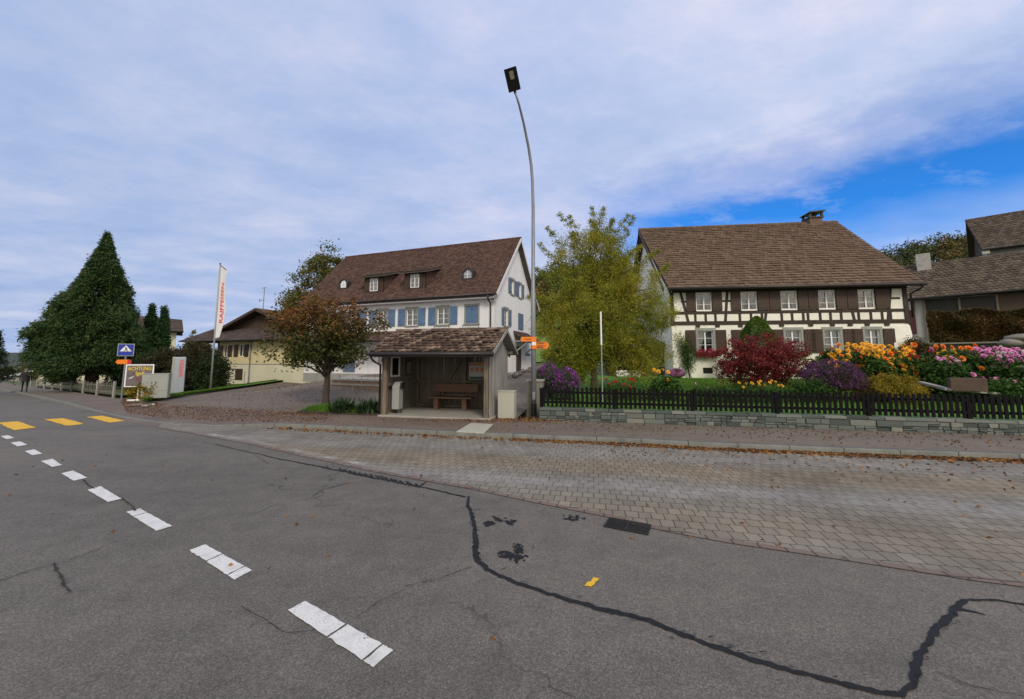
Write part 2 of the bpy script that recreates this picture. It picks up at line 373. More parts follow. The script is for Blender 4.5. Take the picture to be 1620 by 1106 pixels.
# asphalt: aggregate speckle, broad stains, faint hairline cracks
def asphalt(name, base, warm=0.0):
    m, t, b, _ = new_mat(name)
    c = N(t, 'ShaderNodeTexCoord').outputs['Object']
    vo = N(t, 'ShaderNodeTexVoronoi', Scale=115.0); LK(t, c, vo.inputs['Vector'])
    vs = N(t, 'ShaderNodeSeparateColor'); LK(t, vo.outputs['Color'], vs.inputs[0])
    grain = noise(t, 160, 2, .7, c); mid = noise(t, 3.0, 6, .7, c); big = noise(t, .22, 4, .6, c)
    k = math_(t, 'ADD', math_(t, 'MULTIPLY', vs.outputs[0], .55), math_(t, 'MULTIPLY', grain, .45))
    B = lambda f: (base[0] * f * (1 + warm), base[1] * f, base[2] * f * (1 - warm * .6))
    col = ramp(t, k, [(.15, B(.55)), (.45, B(.88)), (.66, B(1.18)), (.84, B(1.7)), (.96, B(3.2))])
    trk = N(t, 'ShaderNodeMapping'); trk.inputs['Rotation'].default_value = (0, 0, R(31.8)); trk.inputs['Scale'].default_value = (.10, .75, 1); LK(t, c, trk.inputs[0])
    wear = noise(t, 1.0, 4, .6, trk.outputs[0])          # long streaks of tyre wear along the road
    st = ramp(t, math_(t, 'ADD', math_(t, 'MULTIPLY', math_(t, 'ADD', big, wear), .33), math_(t, 'MULTIPLY', mid, .34)), [(.36, (.68, .67, .67)), (.5, (1, 1, 1)), (.62, (1.26, 1.23, 1.19))])
    col = mixc(t, 1.0, col, st, 'MULTIPLY')
    # hairline cracking: thin ridges of a distorted cell pattern, only here and there
    dis = N(t, 'ShaderNodeTexNoise', Scale=1.6, Detail=5.0); LK(t, c, dis.inputs['Vector'])
    av = mixc(t, .45, c, dis.outputs['Color']); 
    ce = N(t, 'ShaderNodeTexVoronoi', Scale=.42, feature='DISTANCE_TO_EDGE'); LK(t, av, ce.inputs['Vector'])
    line = ramp(t, ce.outputs['Distance'], [(.0, (1, 1, 1)), (.0045, (0, 0, 0))])
    gate = ramp(t, noise(t, .5, 3, .5, c), [(.50, (0, 0, 0)), (.60, (1, 1, 1))])
    col = mixc(t, math_(t, 'MULTIPLY', math_(t, 'MULTIPLY', line, gate), .75), col, (.022, .02, .019))
    LK(t, col, b.inputs['Base Color']); b.inputs['Roughness'].default_value = .82; b.inputs['Specular IOR Level'].default_value = .35
    bump(t, b, k, .55, .006); return m
def road_paint(name, col):      # thermoplastic paint, scuffed through to the stones here and there
    m, t, b, _ = new_mat(name); c = N(t, 'ShaderNodeTexCoord').outputs['Object']
    f = noise(t, 75, 3, .7, c); w = noise(t, 5, 5, .7, c); k = math_(t, 'ADD', math_(t, 'MULTIPLY', f, .62), math_(t, 'MULTIPLY', w, .38))
    base = ramp(t, w, [(.3, mul(col, .72)), (.55, col), (.8, mul(col, 1.08))])
    col_ = mixc(t, ramp(t, k, [(.57, (0, 0, 0)), (.64, (1, 1, 1))]), base, (.16, .15, .14))
    LK(t, col_, b.inputs['Base Color']); b.inputs['Roughness'].default_value = .75; bump(t, b, f, .5, .004); return m
M['white_road'] = road_paint('white_road_paint', (.64, .65, .66)); M['yellow_road'] = road_paint('yellow_road_paint', (.72, .42, .022))
def worn_paint():
    m, t, b, out = new_mat('worn_paint'); c = N(t, 'ShaderNodeTexCoord').outputs['Object']; k = math_(t, 'ADD', math_(t, 'MULTIPLY', noise(t, 40, 4, .7, c), .5), math_(t, 'MULTIPLY', noise(t, 2.2, 4, .6, c), .5))
    b.inputs['Base Color'].default_value = (.42, .42, .42, 1); b.inputs['Roughness'].default_value = .85
    LK(t, ramp(t, k, [(.46, (0, 0, 0)), (.60, (.75, .75, .75))]), b.inputs['Alpha']); return m
M['worn_paint'] = worn_paint()
M['asphalt'] = asphalt('road_asphalt', (.124, .117, .109), .01)
M['asphalt_yard'] = asphalt('yard_asphalt', (.140, .121, .104), .03)
# concrete pavers of the bus bay, laid along the kerb
PAV_ROT = R(11.3)
def pavers(name, cols, bw, bh, mortar, joint, worn=True, off=.5):
    m, t, b, _ = new_mat(name); c = N(t, 'ShaderNodeTexCoord').outputs['Object']
    mp = N(t, 'ShaderNodeMapping'); mp.inputs['Rotation'].default_value = (0, 0, PAV_ROT); LK(t, c, mp.inputs[0])
    wob = N(t, 'ShaderNodeTexNoise', Scale=5.0, Detail=2.0); LK(t, mp.outputs[0], wob.inputs['Vector'])
    vec = mixc(t, .03, mp.outputs[0], wob.outputs['Color'])
    br = N(t, 'ShaderNodeTexBrick'); br.offset = off; LK(t, vec, br.inputs['Vector'])
    for k_, v in (('Scale', 1.0), ('Brick Width', bw), ('Row Height', bh), ('Mortar Size', mortar), ('Mortar Smooth', .35), ('Bias', 0.0)): br.inputs[k_].default_value = v
    br.inputs['Color1'].default_value = (*cols[0], 1); br.inputs['Color2'].default_value = (*cols[1], 1); br.inputs['Mortar'].default_value = (*joint, 1)
    col = br.outputs['Color']; fine = noise(t, 120, 3, .7, c); big = noise(t, .5, 5, .65, c)
    col = mixc(t, 1.0, col, ramp(t, fine, [(.25, (.68, .68, .68)), (.75, (1.3, 1.3, 1.3))]), 'MULTIPLY')
    col = mixc(t, 1.0, col, ramp(t, big, [(.3, (.8, .79, .77)), (.7, (1.2, 1.19, 1.17))]), 'MULTIPLY')
    if worn:     # pale, rubbed wheel tracks along the bay and darker oily strips between
        sp = N(t, 'ShaderNodeSeparateXYZ'); LK(t, mp.outputs[0], sp.inputs[0])
        yy = math_(t, 'ADD', sp.outputs[1], math_(t, 'MULTIPLY', math_(t, 'SUBTRACT', noise(t, .35, 3, .5, c), .5), .9))
        tr1 = ramp(t, math_(t, 'ABSOLUTE', math_(t, 'SUBTRACT', yy, 6.75)), [(0, (1, 1, 1)), (.5, (0, 0, 0))], 'EASE')
        tr2 = ramp(t, math_(t, 'ABSOLUTE', math_(t, 'SUBTRACT', yy, 8.9)), [(0, (.6, .6, .6)), (.4, (0, 0, 0))], 'EASE')
        w = math_(t, 'MULTIPLY', math_(t, 'MAXIMUM', tr1, tr2), ramp(t, noise(t, 7, 4, .7, c), [(.38, (0, 0, 0)), (.62, (1, 1, 1))]))
        tan = ramp(t, math_(t, 'ABSOLUTE', math_(t, 'SUBTRACT', yy, 7.85)), [(.2, (1, 1, 1)), (.75, (0, 0, 0))], 'EASE'); tan2 = ramp(t, math_(t, 'ABSOLUTE', math_(t, 'SUBTRACT', yy, 5.5)), [(.2, (.6, .6, .6)), (.9, (0, 0, 0))], 'EASE')
        col = mixc(t, math_(t, 'MULTIPLY', math_(t, 'MAXIMUM', tan, tan2), .75), col, mixc(t, 1.0, col, (1.06, .94, .74), 'MULTIPLY'))
        col = mixc(t, math_(t, 'MULTIPLY', w, .6), col, (.27, .275, .29))
        soot = ramp(t, noise(t, .8, 5, .7, c), [(.50, (0, 0, 0)), (.68, (.75, .75, .75))]); col = mixc(t, soot, col, mixc(t, 1.0, col, (.62, .60, .58), 'MULTIPLY'))
    LK(t, col, b.inputs['Base Color']); b.inputs['Roughness'].default_value = .85
    bump(t, b, math_(t, 'ADD', br.outputs['Fac'], math_(t, 'MULTIPLY', fine, -.25)), -.6, .008); return m
M['pavers'] = pavers('bay_pavers', ((.165, .154, .137), (.215, .202, .18)), .155, .205, .008, (.05, .045, .037))
M['pavers_red'] = pavers('pavement_setts', ((.135, .106, .092), (.17, .132, .114)), .20, .10, .008, (.06, .048, .042), worn=False)
M['brick_strip'] = pavers('brick_strip', ((.15, .10, .085), (.15, .132, .12)), .24, .5, .012, (.05, .04, .035), worn=False)
def turf(name, stops, sc=1.5):
    m, t, b, _ = new_mat(name); a = noise(t, sc, 5, .65); f = noise(t, 60, 3, .7)
    c = ramp(t, math_(t, 'ADD', math_(t, 'MULTIPLY', a, .5), math_(t, 'MULTIPLY', f, .5)), stops)
    LK(t, c, b.inputs['Base Color']); b.inputs['Roughness'].default_value = .9; bump(t, b, f, .8, .03); return m
M['lawn'] = turf('lawn', [(.3, (.045, .13, .010)), (.5, (.075, .20, .015)), (.7, (.11, .26, .025))])
M['meadow'] = turf('meadow', [(.3, (.08, .14, .02)), (.5, (.125, .20, .03)), (.7, (.17, .24, .04))], .3)
M['field'] = turf('field', [(.3, (.045, .07, .02)), (.5, (.07, .095, .03)), (.7, (.10, .11, .045))], .12)
M['wooded'] = turf('far_woods', [(.3, (.016, .028, .022)), (.5, (.03, .045, .034)), (.7, (.06, .065, .045))], .035)
M['grass'] = leafmat('grass_blades', [(.2, (.05, .12, .010)), (.5, (.085, .19, .018)), (.8, (.14, .24, .035))], .8)
L_ = {}
L_['conifer'] = leafmat('conifer_leaf', [(.16, (.014, .034, .015)), (.42, (.036, .080, .026)), (.66, (.075, .130, .038)), (.90, (.14, .118, .052))], 1.7, .25, .72)
L_['cypress'] = leafmat('cypress_leaf', [(.2, (.014, .045, .016)), (.5, (.026, .075, .022)), (.8, (.045, .10, .028))], 1.5, .12)
L_['cherry'] = leafmat('cherry_leaf', [(.12, (.035, .052, .014)), (.34, (.085, .078, .020)), (.52, (.15, .078, .024)), (.72, (.21, .085, .030)), (.92, (.28, .15, .055))], .55, .25, .6)
L_['birch'] = leafmat('birch_leaf', [(.15, (.055, .075, .016)), (.5, (.11, .12, .026)), (.85, (.21, .18, .045))], .5)
L_['willow'] = leafmat('willow_leaf', [(.08, (.085, .13, .020)), (.34, (.20, .25, .028)), (.60, (.36, .35, .042)), (.82, (.50, .41, .06)), (.96, (.38, .20, .045))], .55, .42, .5)
L_['maple'] = leafmat('maple_leaf', [(.12, (.05, .010, .011)), (.45, (.165, .024, .028)), (.72, (.26, .045, .042)), (.93, (.36, .10, .07))], 1.3, .28)
L_['box'] = leafmat('box_leaf', [(.2, (.035, .08, .007)), (.55, (.075, .145, .014)), (.85, (.12, .19, .026))], 2.0, .15)
L_['brownbush'] = leafmat('brown_bush_leaf', [(.15, (.014, .020, .008)), (.5, (.035, .034, .014)), (.75, (.07, .045, .020)), (.95, (.11, .065, .028))], .7, .15)
L_['darkbush'] = leafmat('dark_bush_leaf', [(.2, (.010, .022, .008)), (.55, (.022, .042, .012)), (.9, (.04, .065, .02))], 1.0, .15)
L_['ochre'] = leafmat('ochre_leaf', [(.1, (.09, .11, .014)), (.45, (.24, .19, .016)), (.75, (.36, .25, .024)), (.95, (.32, .13, .025))], 1.6, .25)
L_['autumn_hedge'] = leafmat('hedge_leaf', [(.10, (.034, .042, .014)), (.40, (.075, .060, .018)), (.72, (.15, .078, .024)), (.95, (.22, .12, .04))], .8, .25)
L_['green'] = leafmat('garden_leaf', [(.2, (.024, .062, .012)), (.55, (.048, .115, .020)), (.9, (.09, .17, .035))], 1.2, .2)
L_['strap'] = leafmat('strap_leaf', [(.2, (.018, .040, .018)), (.6, (.035, .068, .028)), (.9, (.075, .11, .05))], 3.0, .12)
L_['yellowgreen'] = leafmat('yellow_green_leaf', [(.15, (.06, .075, .010)), (.5, (.14, .145, .018)), (.9, (.24, .21, .03))], .8, .25)
L_['forest'] = leafmat('forest_leaf', [(.10, (.022, .042, .016)), (.38, (.045, .072, .022)), (.55, (.085, .10, .026)), (.70, (.19, .10, .03)), (.88, (.24, .18, .04))], .11, .12, .72)
L_['aster_purple'] = leafmat('purple_aster', [(.1, (.10, .02, .14)), (.5, (.27, .06, .34)), (.9, (.48, .16, .52))], 2.5, .2)
L_['aster_dusk'] = leafmat('dusky_aster', [(.1, (.06, .028, .055)), (.45, (.13, .05, .13)), (.75, (.22, .08, .25)), (.95, (.33, .18, .36))], 2.5, .2)
L_['mum_pink'] = leafmat('pink_flower', [(.1, (.42, .10, .32)), (.5, (.62, .18, .50)), (.9, (.78, .38, .68))], 3, .2)
L_['red_flower'] = leafmat('red_flower', [(.1, (.22, .008, .02)), (.5, (.45, .012, .06)), (.9, (.62, .05, .16))], 3, .2)
L_['dahlia_yellow'] = leafmat('yellow_petal', [(.1, (.80, .34, .02)), (.5, (.90, .52, .04)), (.9, (.92, .68, .14))], 3, .2, .3)
L_['dahlia_orange'] = leafmat('orange_petal', [(.1, (.70, .10, .012)), (.5, (.88, .24, .03)), (.9, (.90, .48, .12))], 3, .2, .3)
L_['dahlia_red'] = leafmat('crimson_petal', [(.1, (.22, .006, .012)), (.5, (.46, .015, .03)), (.9, (.60, .05, .09))], 3, .2, .3)
L_['dahlia_pink'] = leafmat('pink_petal', [(.1, (.62, .15, .46)), (.5, (.80, .30, .62)), (.9, (.88, .58, .76))], 3, .2, .3)
L_['dahlia_white'] = leafmat('white_petal', [(.1, (.60, .42, .50)), (.9, (.82, .76, .74))], 3, .2, .3)
L_['fallen'] = leafmat('fallen_leaf', [(.1, (.065, .032, .016)), (.4, (.15, .072, .030)), (.7, (.24, .115, .045)), (.95, (.36, .22, .08))], .6, .05, .3, .8)
L_['fallen_dull'] = leafmat('dull_fallen_leaf', [(.1, (.06, .035, .022)), (.5, (.14, .075, .045)), (.95, (.24, .15, .085))], .6, .05, .3, .8)

L_['cherry_green'] = leafmat('cherry_green_leaf', [(.12, (.028, .045, .012)), (.45, (.06, .078, .018)), (.75, (.10, .095, .024)), (.95, (.17, .095, .03))], .6, .25, .55)
# ---------------------------------------------------------------- ground, road, pavement
def resample(pts, n):
    P = np.array([(p[0], p[1]) for p in pts], float); s = np.r_[0, np.cumsum(np.linalg.norm(np.diff(P, axis=0), axis=1))]
    t = np.linspace(0, s[-1], n); return np.c_[np.interp(t, s, P[:, 0]), np.interp(t, s, P[:, 1])]
def ribbon(name, A, B, nl, nc, off, mat, kind='structure', zf=None):
    A = resample(A, nl); B = resample(B, nl); V = []
    for i in range(nl):
        for j in range(nc + 1):
            p = A[i] + (B[i] - A[i]) * j / nc
            V.append((p[0], p[1], (zf or T)(p[0], p[1]) + (off(i / (nl - 1), j / nc) if callable(off) else off)))
    Q = [(i * (nc + 1) + j, (i + 1) * (nc + 1) + j, (i + 1) * (nc + 1) + j + 1, i * (nc + 1) + j + 1) for i in range(nl - 1) for j in range(nc)]
    me = bpy.data.meshes.new(name); me.from_pydata(V, [], Q); me.update()
    if nl > 1 and len(me.polygons) and me.polygons[0].normal.z < 0: me.flip_normals()
    me.materials.append(mat); me.polygons.foreach_set('use_smooth', [True] * len(me.polygons))
    o = bpy.data.objects.new(name, me); COL.objects.link(o); return tag(o, kind=kind)
# far ground: one sheet to the horizon
def far_T(x, y):
    z = T(x, y); d = math.hypot(x, y)
    if d > 130:
        a = math.atan2(x, y); k = sm((d - 130) / 200)
        left = sm((-a - .35) / .3)
        ridge = 34 * sm((d - 500) / 900) * (1 + .25 * math.sin(a * 23) + .15 * math.sin(a * 61 + 1)) * left
        z += ridge - left * k * 14 * (1 - sm((d - 450) / 500))
    return z
g = np.sinh(np.linspace(-6.2, 6.2, 210)) / np.sinh(6.2)
gx = g * 3200; gy = g * 3200 + 10
V = np.array([(x, y, far_T(x, y) - .10) for y in gy for x in gx]); n_ = len(gx)
ii, jj = np.meshgrid(np.arange(n_ - 1), np.arange(n_ - 1)); a_ = (jj * n_ + ii).ravel()
o = np_mesh('ground', V, np.stack([a_, a_ + 1, a_ + n_ + 1, a_ + n_], 1), M['field'], smooth=True); tag(o, kind='structure')
o.data.materials.append(M['wooded']); cen = V[np.stack([a_, a_ + n_ + 1], 1)].mean(1); dd_ = np.hypot(cen[:, 0], cen[:, 1])
o.data.polygons.foreach_set('material_index', ((dd_ > 260)).astype(np.int32))

kerb_px = [(0, 617), (40, 625), (100, 640), (145, 650), (200, 662), (250, 669), (340, 674.5), (417, 676), (507, 680), (610, 685.5), (700, 690), (860, 697), (1000, 702.5), (1100, 708.5), (1357, 719.5), (1620, 729)]
kerb = [gt(*p) for p in kerb_px]
u0 = (kerb[0] - kerb[1]); u0.z = 0; u0.normalize(); u1 = (kerb[-1] - kerb[-2]); u1.z = 0; u1.normalize()
kerb = [kerb[0] + u0 * 160, kerb[0] + u0 * 60] + kerb + [kerb[-1] + u1 * 12, kerb[-1] + u1 * 40]
kpx = [-900, -300] + [p[0] for p in kerb_px] + [1900, 2500]
NK = 260
KR = resample(kerb, NK)
_s = np.r_[0, np.cumsum(np.linalg.norm(np.diff(np.array([(p.x, p.y) for p in kerb]), axis=0), axis=1))]
KPX = np.interp(np.linspace(0, _s[-1], NK), _s, kpx)          # photo column along the kerb
KH = np.interp(KPX, [-900, 105, 160, 345, 425, 2500], [.12, .12, .025, .025, .12, .12])
def nrm(P):      # left-hand normals of a polyline (towards the houses)
    d = np.gradient(P, axis=0); d /= np.linalg.norm(d, axis=1, keepdims=True); return np.c_[-d[:, 1], d[:, 0]]
KN = nrm(KR)
ribbon('road', [(-190, 75), (-60, 12), (-22, -14), (10, -24), (50, -24)], KR + KN * .03, 240, 60, 0.0, M['asphalt'])
# kerb stones, lowered across the yard entrance
kv = []; kq = []
for i in range(NK):
    p, n, h = KR[i], KN[i], KH[i]; z = T(*p)
    for (o_, zz_) in ((0, -.05), (0.0, h - .012), (.012, h), (.16, h + .001), (.16, -.05)): q = p + n * o_; kv.append((q[0], q[1], z + zz_))
    if i: kq += [(5 * (i - 1) + k, 5 * i + k, 5 * i + k + 1, 5 * (i - 1) + k + 1) for k in range(4)]
o = np_mesh('kerb', np.array(kv), np.array(kq), None); tag(o, kind='structure')
m, t, b, _ = new_mat('kerb_stones'); c_ = noise(t, 2.5, 5, .7); c2_ = noise(t, 70, 3)
LK(t, ramp(t, math_(t, 'ADD', math_(t, 'MULTIPLY', c_, .6), math_(t, 'MULTIPLY', c2_, .4)), [(.3, (.08, .085, .08)), (.5, (.15, .155, .145)), (.7, (.22, .225, .21))]), b.inputs['Base Color']); b.inputs['Roughness'].default_value = .85; bump(t, b, c2_, .3, .006)
o.data.materials.append(m)
# joints between the kerb stones
jm = MB(); acc = 0
for i in range(1, NK):
    acc += np.linalg.norm(KR[i] - KR[i - 1])
    if acc > .95 and 380 < KPX[i] < 1800:
        acc = 0; p, n, h = KR[i], KN[i], KH[i]; d = np.array([n[1], -n[0]]) * .006; z = T(*p)
        a, c = p - n * .003, p + n * .16
        jm.quad((*(a - d), z), (*(a + d), z), (*(a + d), z + h + .001), (*(a - d), z + h + .001))
        jm.quad((*(a - d), z + h + .002), (*(a + d), z + h + .002), (*(c + d), z + h + .003), (*(c - d), z + h + .003))
tag(jm.build('kerb_joints', M['crack']), kind='structure')
# pavement behind the kerb
back_px = [(0, 605), (50, 611), (120, 619), (180, 628), (235, 636.5), (300, 641), (380, 646), (450, 650), (520, 654), (605, 658), (780, 664), (850, 665), (1000, 669.5), (1200, 676), (1400, 682), (1620, 689)]
back = [gt(p[0], p[1], .12) for p in back_px]
backw = [KR[0] + KN[0] * 2.2] + [np.array((p.x, p.y)) for p in back] + [np.array((back[-1].x, back[-1].y)) + np.array((u1.x, u1.y)) * 50]
# match pavement back line to kerb stations by photo column
bpx = np.array([-900] + [p[0] for p in back_px] + [2500]); bxy = np.array([(p[0], p[1]) for p in backw])
BK = np.c_[np.interp(KPX, bpx, bxy[:, 0]), np.interp(KPX, bpx, bxy[:, 1])]
def pav_ribbon(name, i0, i1, mat, extra=0.0):
    V, Q = [], []; nc = 6
    for i in range(i0, i1):
        for j in range(nc + 1):
            p = (KR[i] + KN[i] * .15) * (1 - j / nc) + BK[i] * (j / nc); h = KH[i] + (.12 - KH[i]) * (j / nc) if KPX[i] > 500 or KPX[i] < 60 else KH[i] + (.05 - KH[i]) * j / nc
            V.append((p[0], p[1], T(p[0], p[1]) + h - .004 + extra))
    for i in range(i1 - i0 - 1):
        for j in range(nc): a = i * (nc + 1) + j; Q.append((a, a + nc + 1, a + nc + 2, a + 1))
    o = np_mesh(name, np.array(V), np.array(Q), mat, smooth=True)
    if o.data.polygons[0].normal.z < 0: o.data.flip_normals()
    return tag(o, kind='structure')
i_a = int(np.searchsorted(KPX, 110)); i_b = int(np.searchsorted(KPX, 845))
pav_ribbon('pavement', 0, i_a + 1, M['asphalt_yard']); pav_ribbon('paved_forecourt', i_a, i_b + 1, M['pavers_red']); pav_ribbon('pavement', i_b, NK, M['asphalt_yard'])
def pav_z(p): return T(p.x, p.y) + .12
# yard and drive, climbing to the white house
iy0, iy1 = int(np.searchsorted(KPX, 232)), int(np.searchsorted(KPX, 868))
ya = [Vector((p[0], p[1], 0)) for p in BK[iy0:iy1]]
yb = [gt(*p) for p in ((245, 635), (300, 627.5), (350, 619), (400, 610.5), (440, 604.5))] + [Vector((-15.5, 31.5, 0)), Vector((-8, 29, 0)), Vector((-.8, 27, 0)), Vector((1.5, 33, 0)), Vector((4.6, 50, 0)), Vector((8.0, 62, 0))]
A_, B_ = ya, yb
ribbon('yard', [p - Vector((0, .12, 0)) for p in A_], B_, 60, 30, lambda s, c: (.038 + .068 * sm((s - .40) / .12)) * (1 - min(1, c * 4)) + .045 * min(1, c * 4), M['asphalt_yard'])
# grass bank left of the yard
bank_a = [gt(*p) for p in ((222, 640), (245, 635), (300, 627.5), (350, 619), (400, 610.5), (440, 604.5), (475, 600))]
bank_b = [p + Vector((-1.2, 5.5 + .6 * i, 0)) for i, p in enumerate(bank_a)]
ribbon('grass_bank', bank_a, bank_b, 40, 8, lambda s, c: .06 + .16 * min(1, c * 5), M['lawn'])
bk = MB(); ba = resample(bank_a, 60); bn = nrm(ba)
for i in range(59):
    p, q = ba[i], ba[i + 1]; n1_, n2_ = bn[i], bn[i + 1]; zp, zq = T(*p) + .02, T(*q) + .02
    bk.hexa([(*(p - n1_ * .05), zp), (*(q - n2_ * .05), zq), (*(q + n2_ * .04), zq), (*(p + n1_ * .04), zp), (*(p - n1_ * .05), zp + .10), (*(q - n2_ * .05), zq + .10), (*(q + n2_ * .04), zq + .10), (*(p + n1_ * .04), zp + .10)])
tag(bk.build('bank_edging', M['concrete_dark']), kind='structure')
# bus bay of concrete pavers and its brick edge
bay_px = [(250, 676.5), (300, 685), (335, 691.5), (391, 701), (468, 718.6), (597, 746), (640, 754), (746, 772.6), (852, 795), (955, 815), (1033, 834.6), (1097, 847), (1159, 858), (1269, 874), (1394, 893), (1540, 916), (1620, 926)]
bayl = [gt(*p) for p in bay_px]; ub = bayl[-1] - bayl[-3]; ub.z = 0; ub.normalize(); bayl.append(bayl[-1] + ub * 14)
bpx2 = np.array([p[0] for p in bay_px] + [2500]); bx2 = np.array([(p.x, p.y) for p in bayl])
i_s = int(np.searchsorted(KPX, 248)); nb_ = 200
bay_near = resample(bayl, nb_); kfar = resample([KR[i] for i in range(i_s, NK - 25)], nb_)
ribbon('bus_bay', bay_near, kfar, nb_, 24, .005, M['pavers'])
bn_ = nrm(bay_near)
ribbon('brick_strip', bay_near - bn_ * .05, bay_near + bn_ * .05, nb_, 1, .009, M['brick_strip'])
# concrete gutter narrowing out towards the yard entrance, and the worn edge line of the bay
gu0, gu1 = int(np.searchsorted(KPX, 150)), int(np.searchsorted(KPX, 253))
ribbon('gutter_strip', [gt(*p) for p in ((152, 652.5), (200, 666), (252, 676.8))], [KR[i] for i in range(gu0, gu1 + 1)], 60, 6, .004, M['asphalt_yard'])
wl_ = resample([bay_near[i] for i in range(16, 60)], 60); wln = nrm(wl_)
ribbon('worn_edge_line', wl_ + wln * .09, wl_ + wln * .24, 60, 2, .011, M['worn_paint'])
# garden behind the stone wall
W0 = gp(853, 664, .12); W1 = gp(1620, 688, .12); wd = (W1 - W0); wd.z = 0; wd.normalize(); wn = Vector((-wd.y, wd.x, 0)); W1 = W1 + wd * 8
def G(x, y):
    d = (Vector((x, y, 0)) - W0).dot(wn); return .40 + .52 * min(1.0, max(0.0, d / 9.0))
gl0 = W0 + wn * .25; gl1 = W1 + wn * .25
ribbon('lawn', [gl0, gl1], [Vector((4.0, 27, 0)), W1 + wn * 26 + wd * 6], 60, 30, 0, M['lawn'], zf=G)
gs = MB(); e0, e1 = gl0, Vector((4.0, 27, 0))       # earth face of the garden towards the drive
for i in range(12):
    p, q = e0 + (e1 - e0) * (i / 12), e0 + (e1 - e0) * ((i + 1) / 12)
    gs.quad((p.x, p.y, T(p.x, p.y) - .1), (q.x, q.y, T(q.x, q.y) - .1), (q.x, q.y, max(G(q.x, q.y), T(q.x, q.y))), (p.x, p.y, max(G(p.x, p.y), T(p.x, p.y))))
tag(gs.build('garden_edge', M['concrete_dark']), kind='structure')

# ---------------------------------------------------------------- markings and marks on the road
def flat_piece(mb, c, s0, s1, z, jit, n=10):
    "c: four ground corners (far-left, near-left, near-right, far-right); s along the long side"
    a, b_, c_, d = [np.array((q.x, q.y)) for q in c]
    def P(s, w): return (a * (1 - w) + b_ * w) * (1 - s) + (d * (1 - w) + c_ * w) * s
    J = lambda p: (p[0] + rng.normal(0, jit), p[1] + rng.normal(0, jit))
    loop = [J(P(s0 + (s1 - s0) * k / n, 0)) for k in range(n)] + [J(P(s1, k / 4)) for k in range(4)] + [J(P(s1 - (s1 - s0) * k / n, 1)) for k in range(n)] + [J(P(s0, 1 - k / 4)) for k in range(4)]
    mb.quad(*[(x, y, T(x, y) + z) for x, y in loop])
dash_px = [[(483, 952), (455, 967), (590, 1057), (622, 1030)], [(324.7, 862.3), (299.5, 871.7), (370.7, 918.5), (398.4, 903.4)],
 [(221.2, 805.3), (199.6, 810.5), (247.3, 841), (272, 833)], [(159, 769.9), (138.6, 775.6), (170.7, 795), (192.4, 789.7)],
 [(115.5, 744.9), (97, 749.5), (116.8, 761.2), (138, 756.3)], [(82.9, 726.4), (65.2, 730), (82.3, 739.5), (97.8, 736.2)],
 [(54.3, 711.5), (38.9, 714.2), (51, 720.7), (66.8, 718.3)], [(32, 698.7), (17, 700.9), (27.2, 706.8), (43, 704.1)], [(13, 688.9), (.8, 690.5), (10.3, 695.4), (22.3, 693.3)]]
ords = ['nearest and largest white road dash, cracked across its middle', 'second nearest white road dash, cracked near both ends', 'third white road dash from the camera', 'fourth white road dash from the camera', 'fifth white road dash from the camera, middle one of the line', 'sixth white road dash from the camera', 'third farthest white road dash towards the yellow crossing', 'second farthest white road dash towards the yellow crossing', 'farthest white road dash, at the left edge near the yellow crossing']
splits = [[0, .52, .90, 1], [0, .40, .86, 1], [0, .25, 1]]
for i, (q, lab) in enumerate(zip(dash_px, ords)):
    mb = MB(); c = [gt(*p) for p in q]; sp = splits[i] if i < 3 else [0, 1]
    for s0, s1 in zip(sp[:-1], sp[1:]): flat_piece(mb, c, s0 + (.008 if s0 else 0), s1 - (.008 if s1 < 1 else 0), .008, .003)
    tag(mb.build('road_dash', M['white_road']), lab, 'road marking', 'white dashes of the road line')
bars = [[(-4, 669), (28.5, 666.9), (57, 677), (21.7, 681)], [(70.6, 663.9), (99.2, 662), (133, 671), (105.4, 674.2)], [(136.7, 660.1), (160.3, 657.9), (197.8, 666), (172.5, 669)]]
for q, lab in zip(bars, ['yellow crossing bar at the left edge of the road', 'yellow crossing bar between two others, middle of the three', 'yellow crossing bar nearest the kerb and the bank sign']):
    mb = MB(); flat_piece(mb, [gt(*p) for p in (q[0], q[1], q[2], q[3])], 0, 1, .008, .012)
    tag(mb.build('crossing_bar', M['yellow_road']), lab, 'road marking', 'yellow bars of the pedestrian crossing')
SEAM = [0]
def seam(mb, px, w, z=.006, jit=.22, step=.04, zf=None):
    SEAM[0] += 1; z += .00012 * SEAM[0]
    pts = resample([gt(*p) for p in px], max(3, int(sum((gt(*a) - gt(*b)).length for a, b in zip(px[:-1], px[1:])) / step)))
    n = nrm(pts); m = len(pts); ws = np.interp(np.linspace(0, 1, m), np.linspace(0, 1, len(w)), w) if isinstance(w, (list, tuple)) else np.full(m, w)
    wob = np.convolve(rng.normal(0, 1, m + 8), np.ones(9) / 3, 'valid')[:m] * .018 * (ws / .06)
    L = pts + n * (wob + ws / 2 * (1 + rng.normal(0, jit, m)))[:, None]; Rr = pts + n * (wob - ws / 2 * (1 + rng.normal(0, jit, m)))[:, None]
    k = len(mb.v)
    for i in range(m): mb.v += [(*L[i], T(*L[i]) + z), (*Rr[i], T(*Rr[i]) + z)]
    for i in range(m - 1): mb.f.append((k + 2 * i, k + 2 * i + 1, k + 2 * i + 3, k + 2 * i + 2))
    return mb
mb = MB()
seam(mb, [(340, 703), (388, 714), (468, 731.5), (520, 741), (613, 761), (661, 770), (738, 786)], [.02, .02, .035, .055, .035, .04])
seam(mb, [(738, 786), (741, 800), (748, 829), (754, 865), (760.5, 893), (772, 904)], [.035, .05, .045, .07, .06])
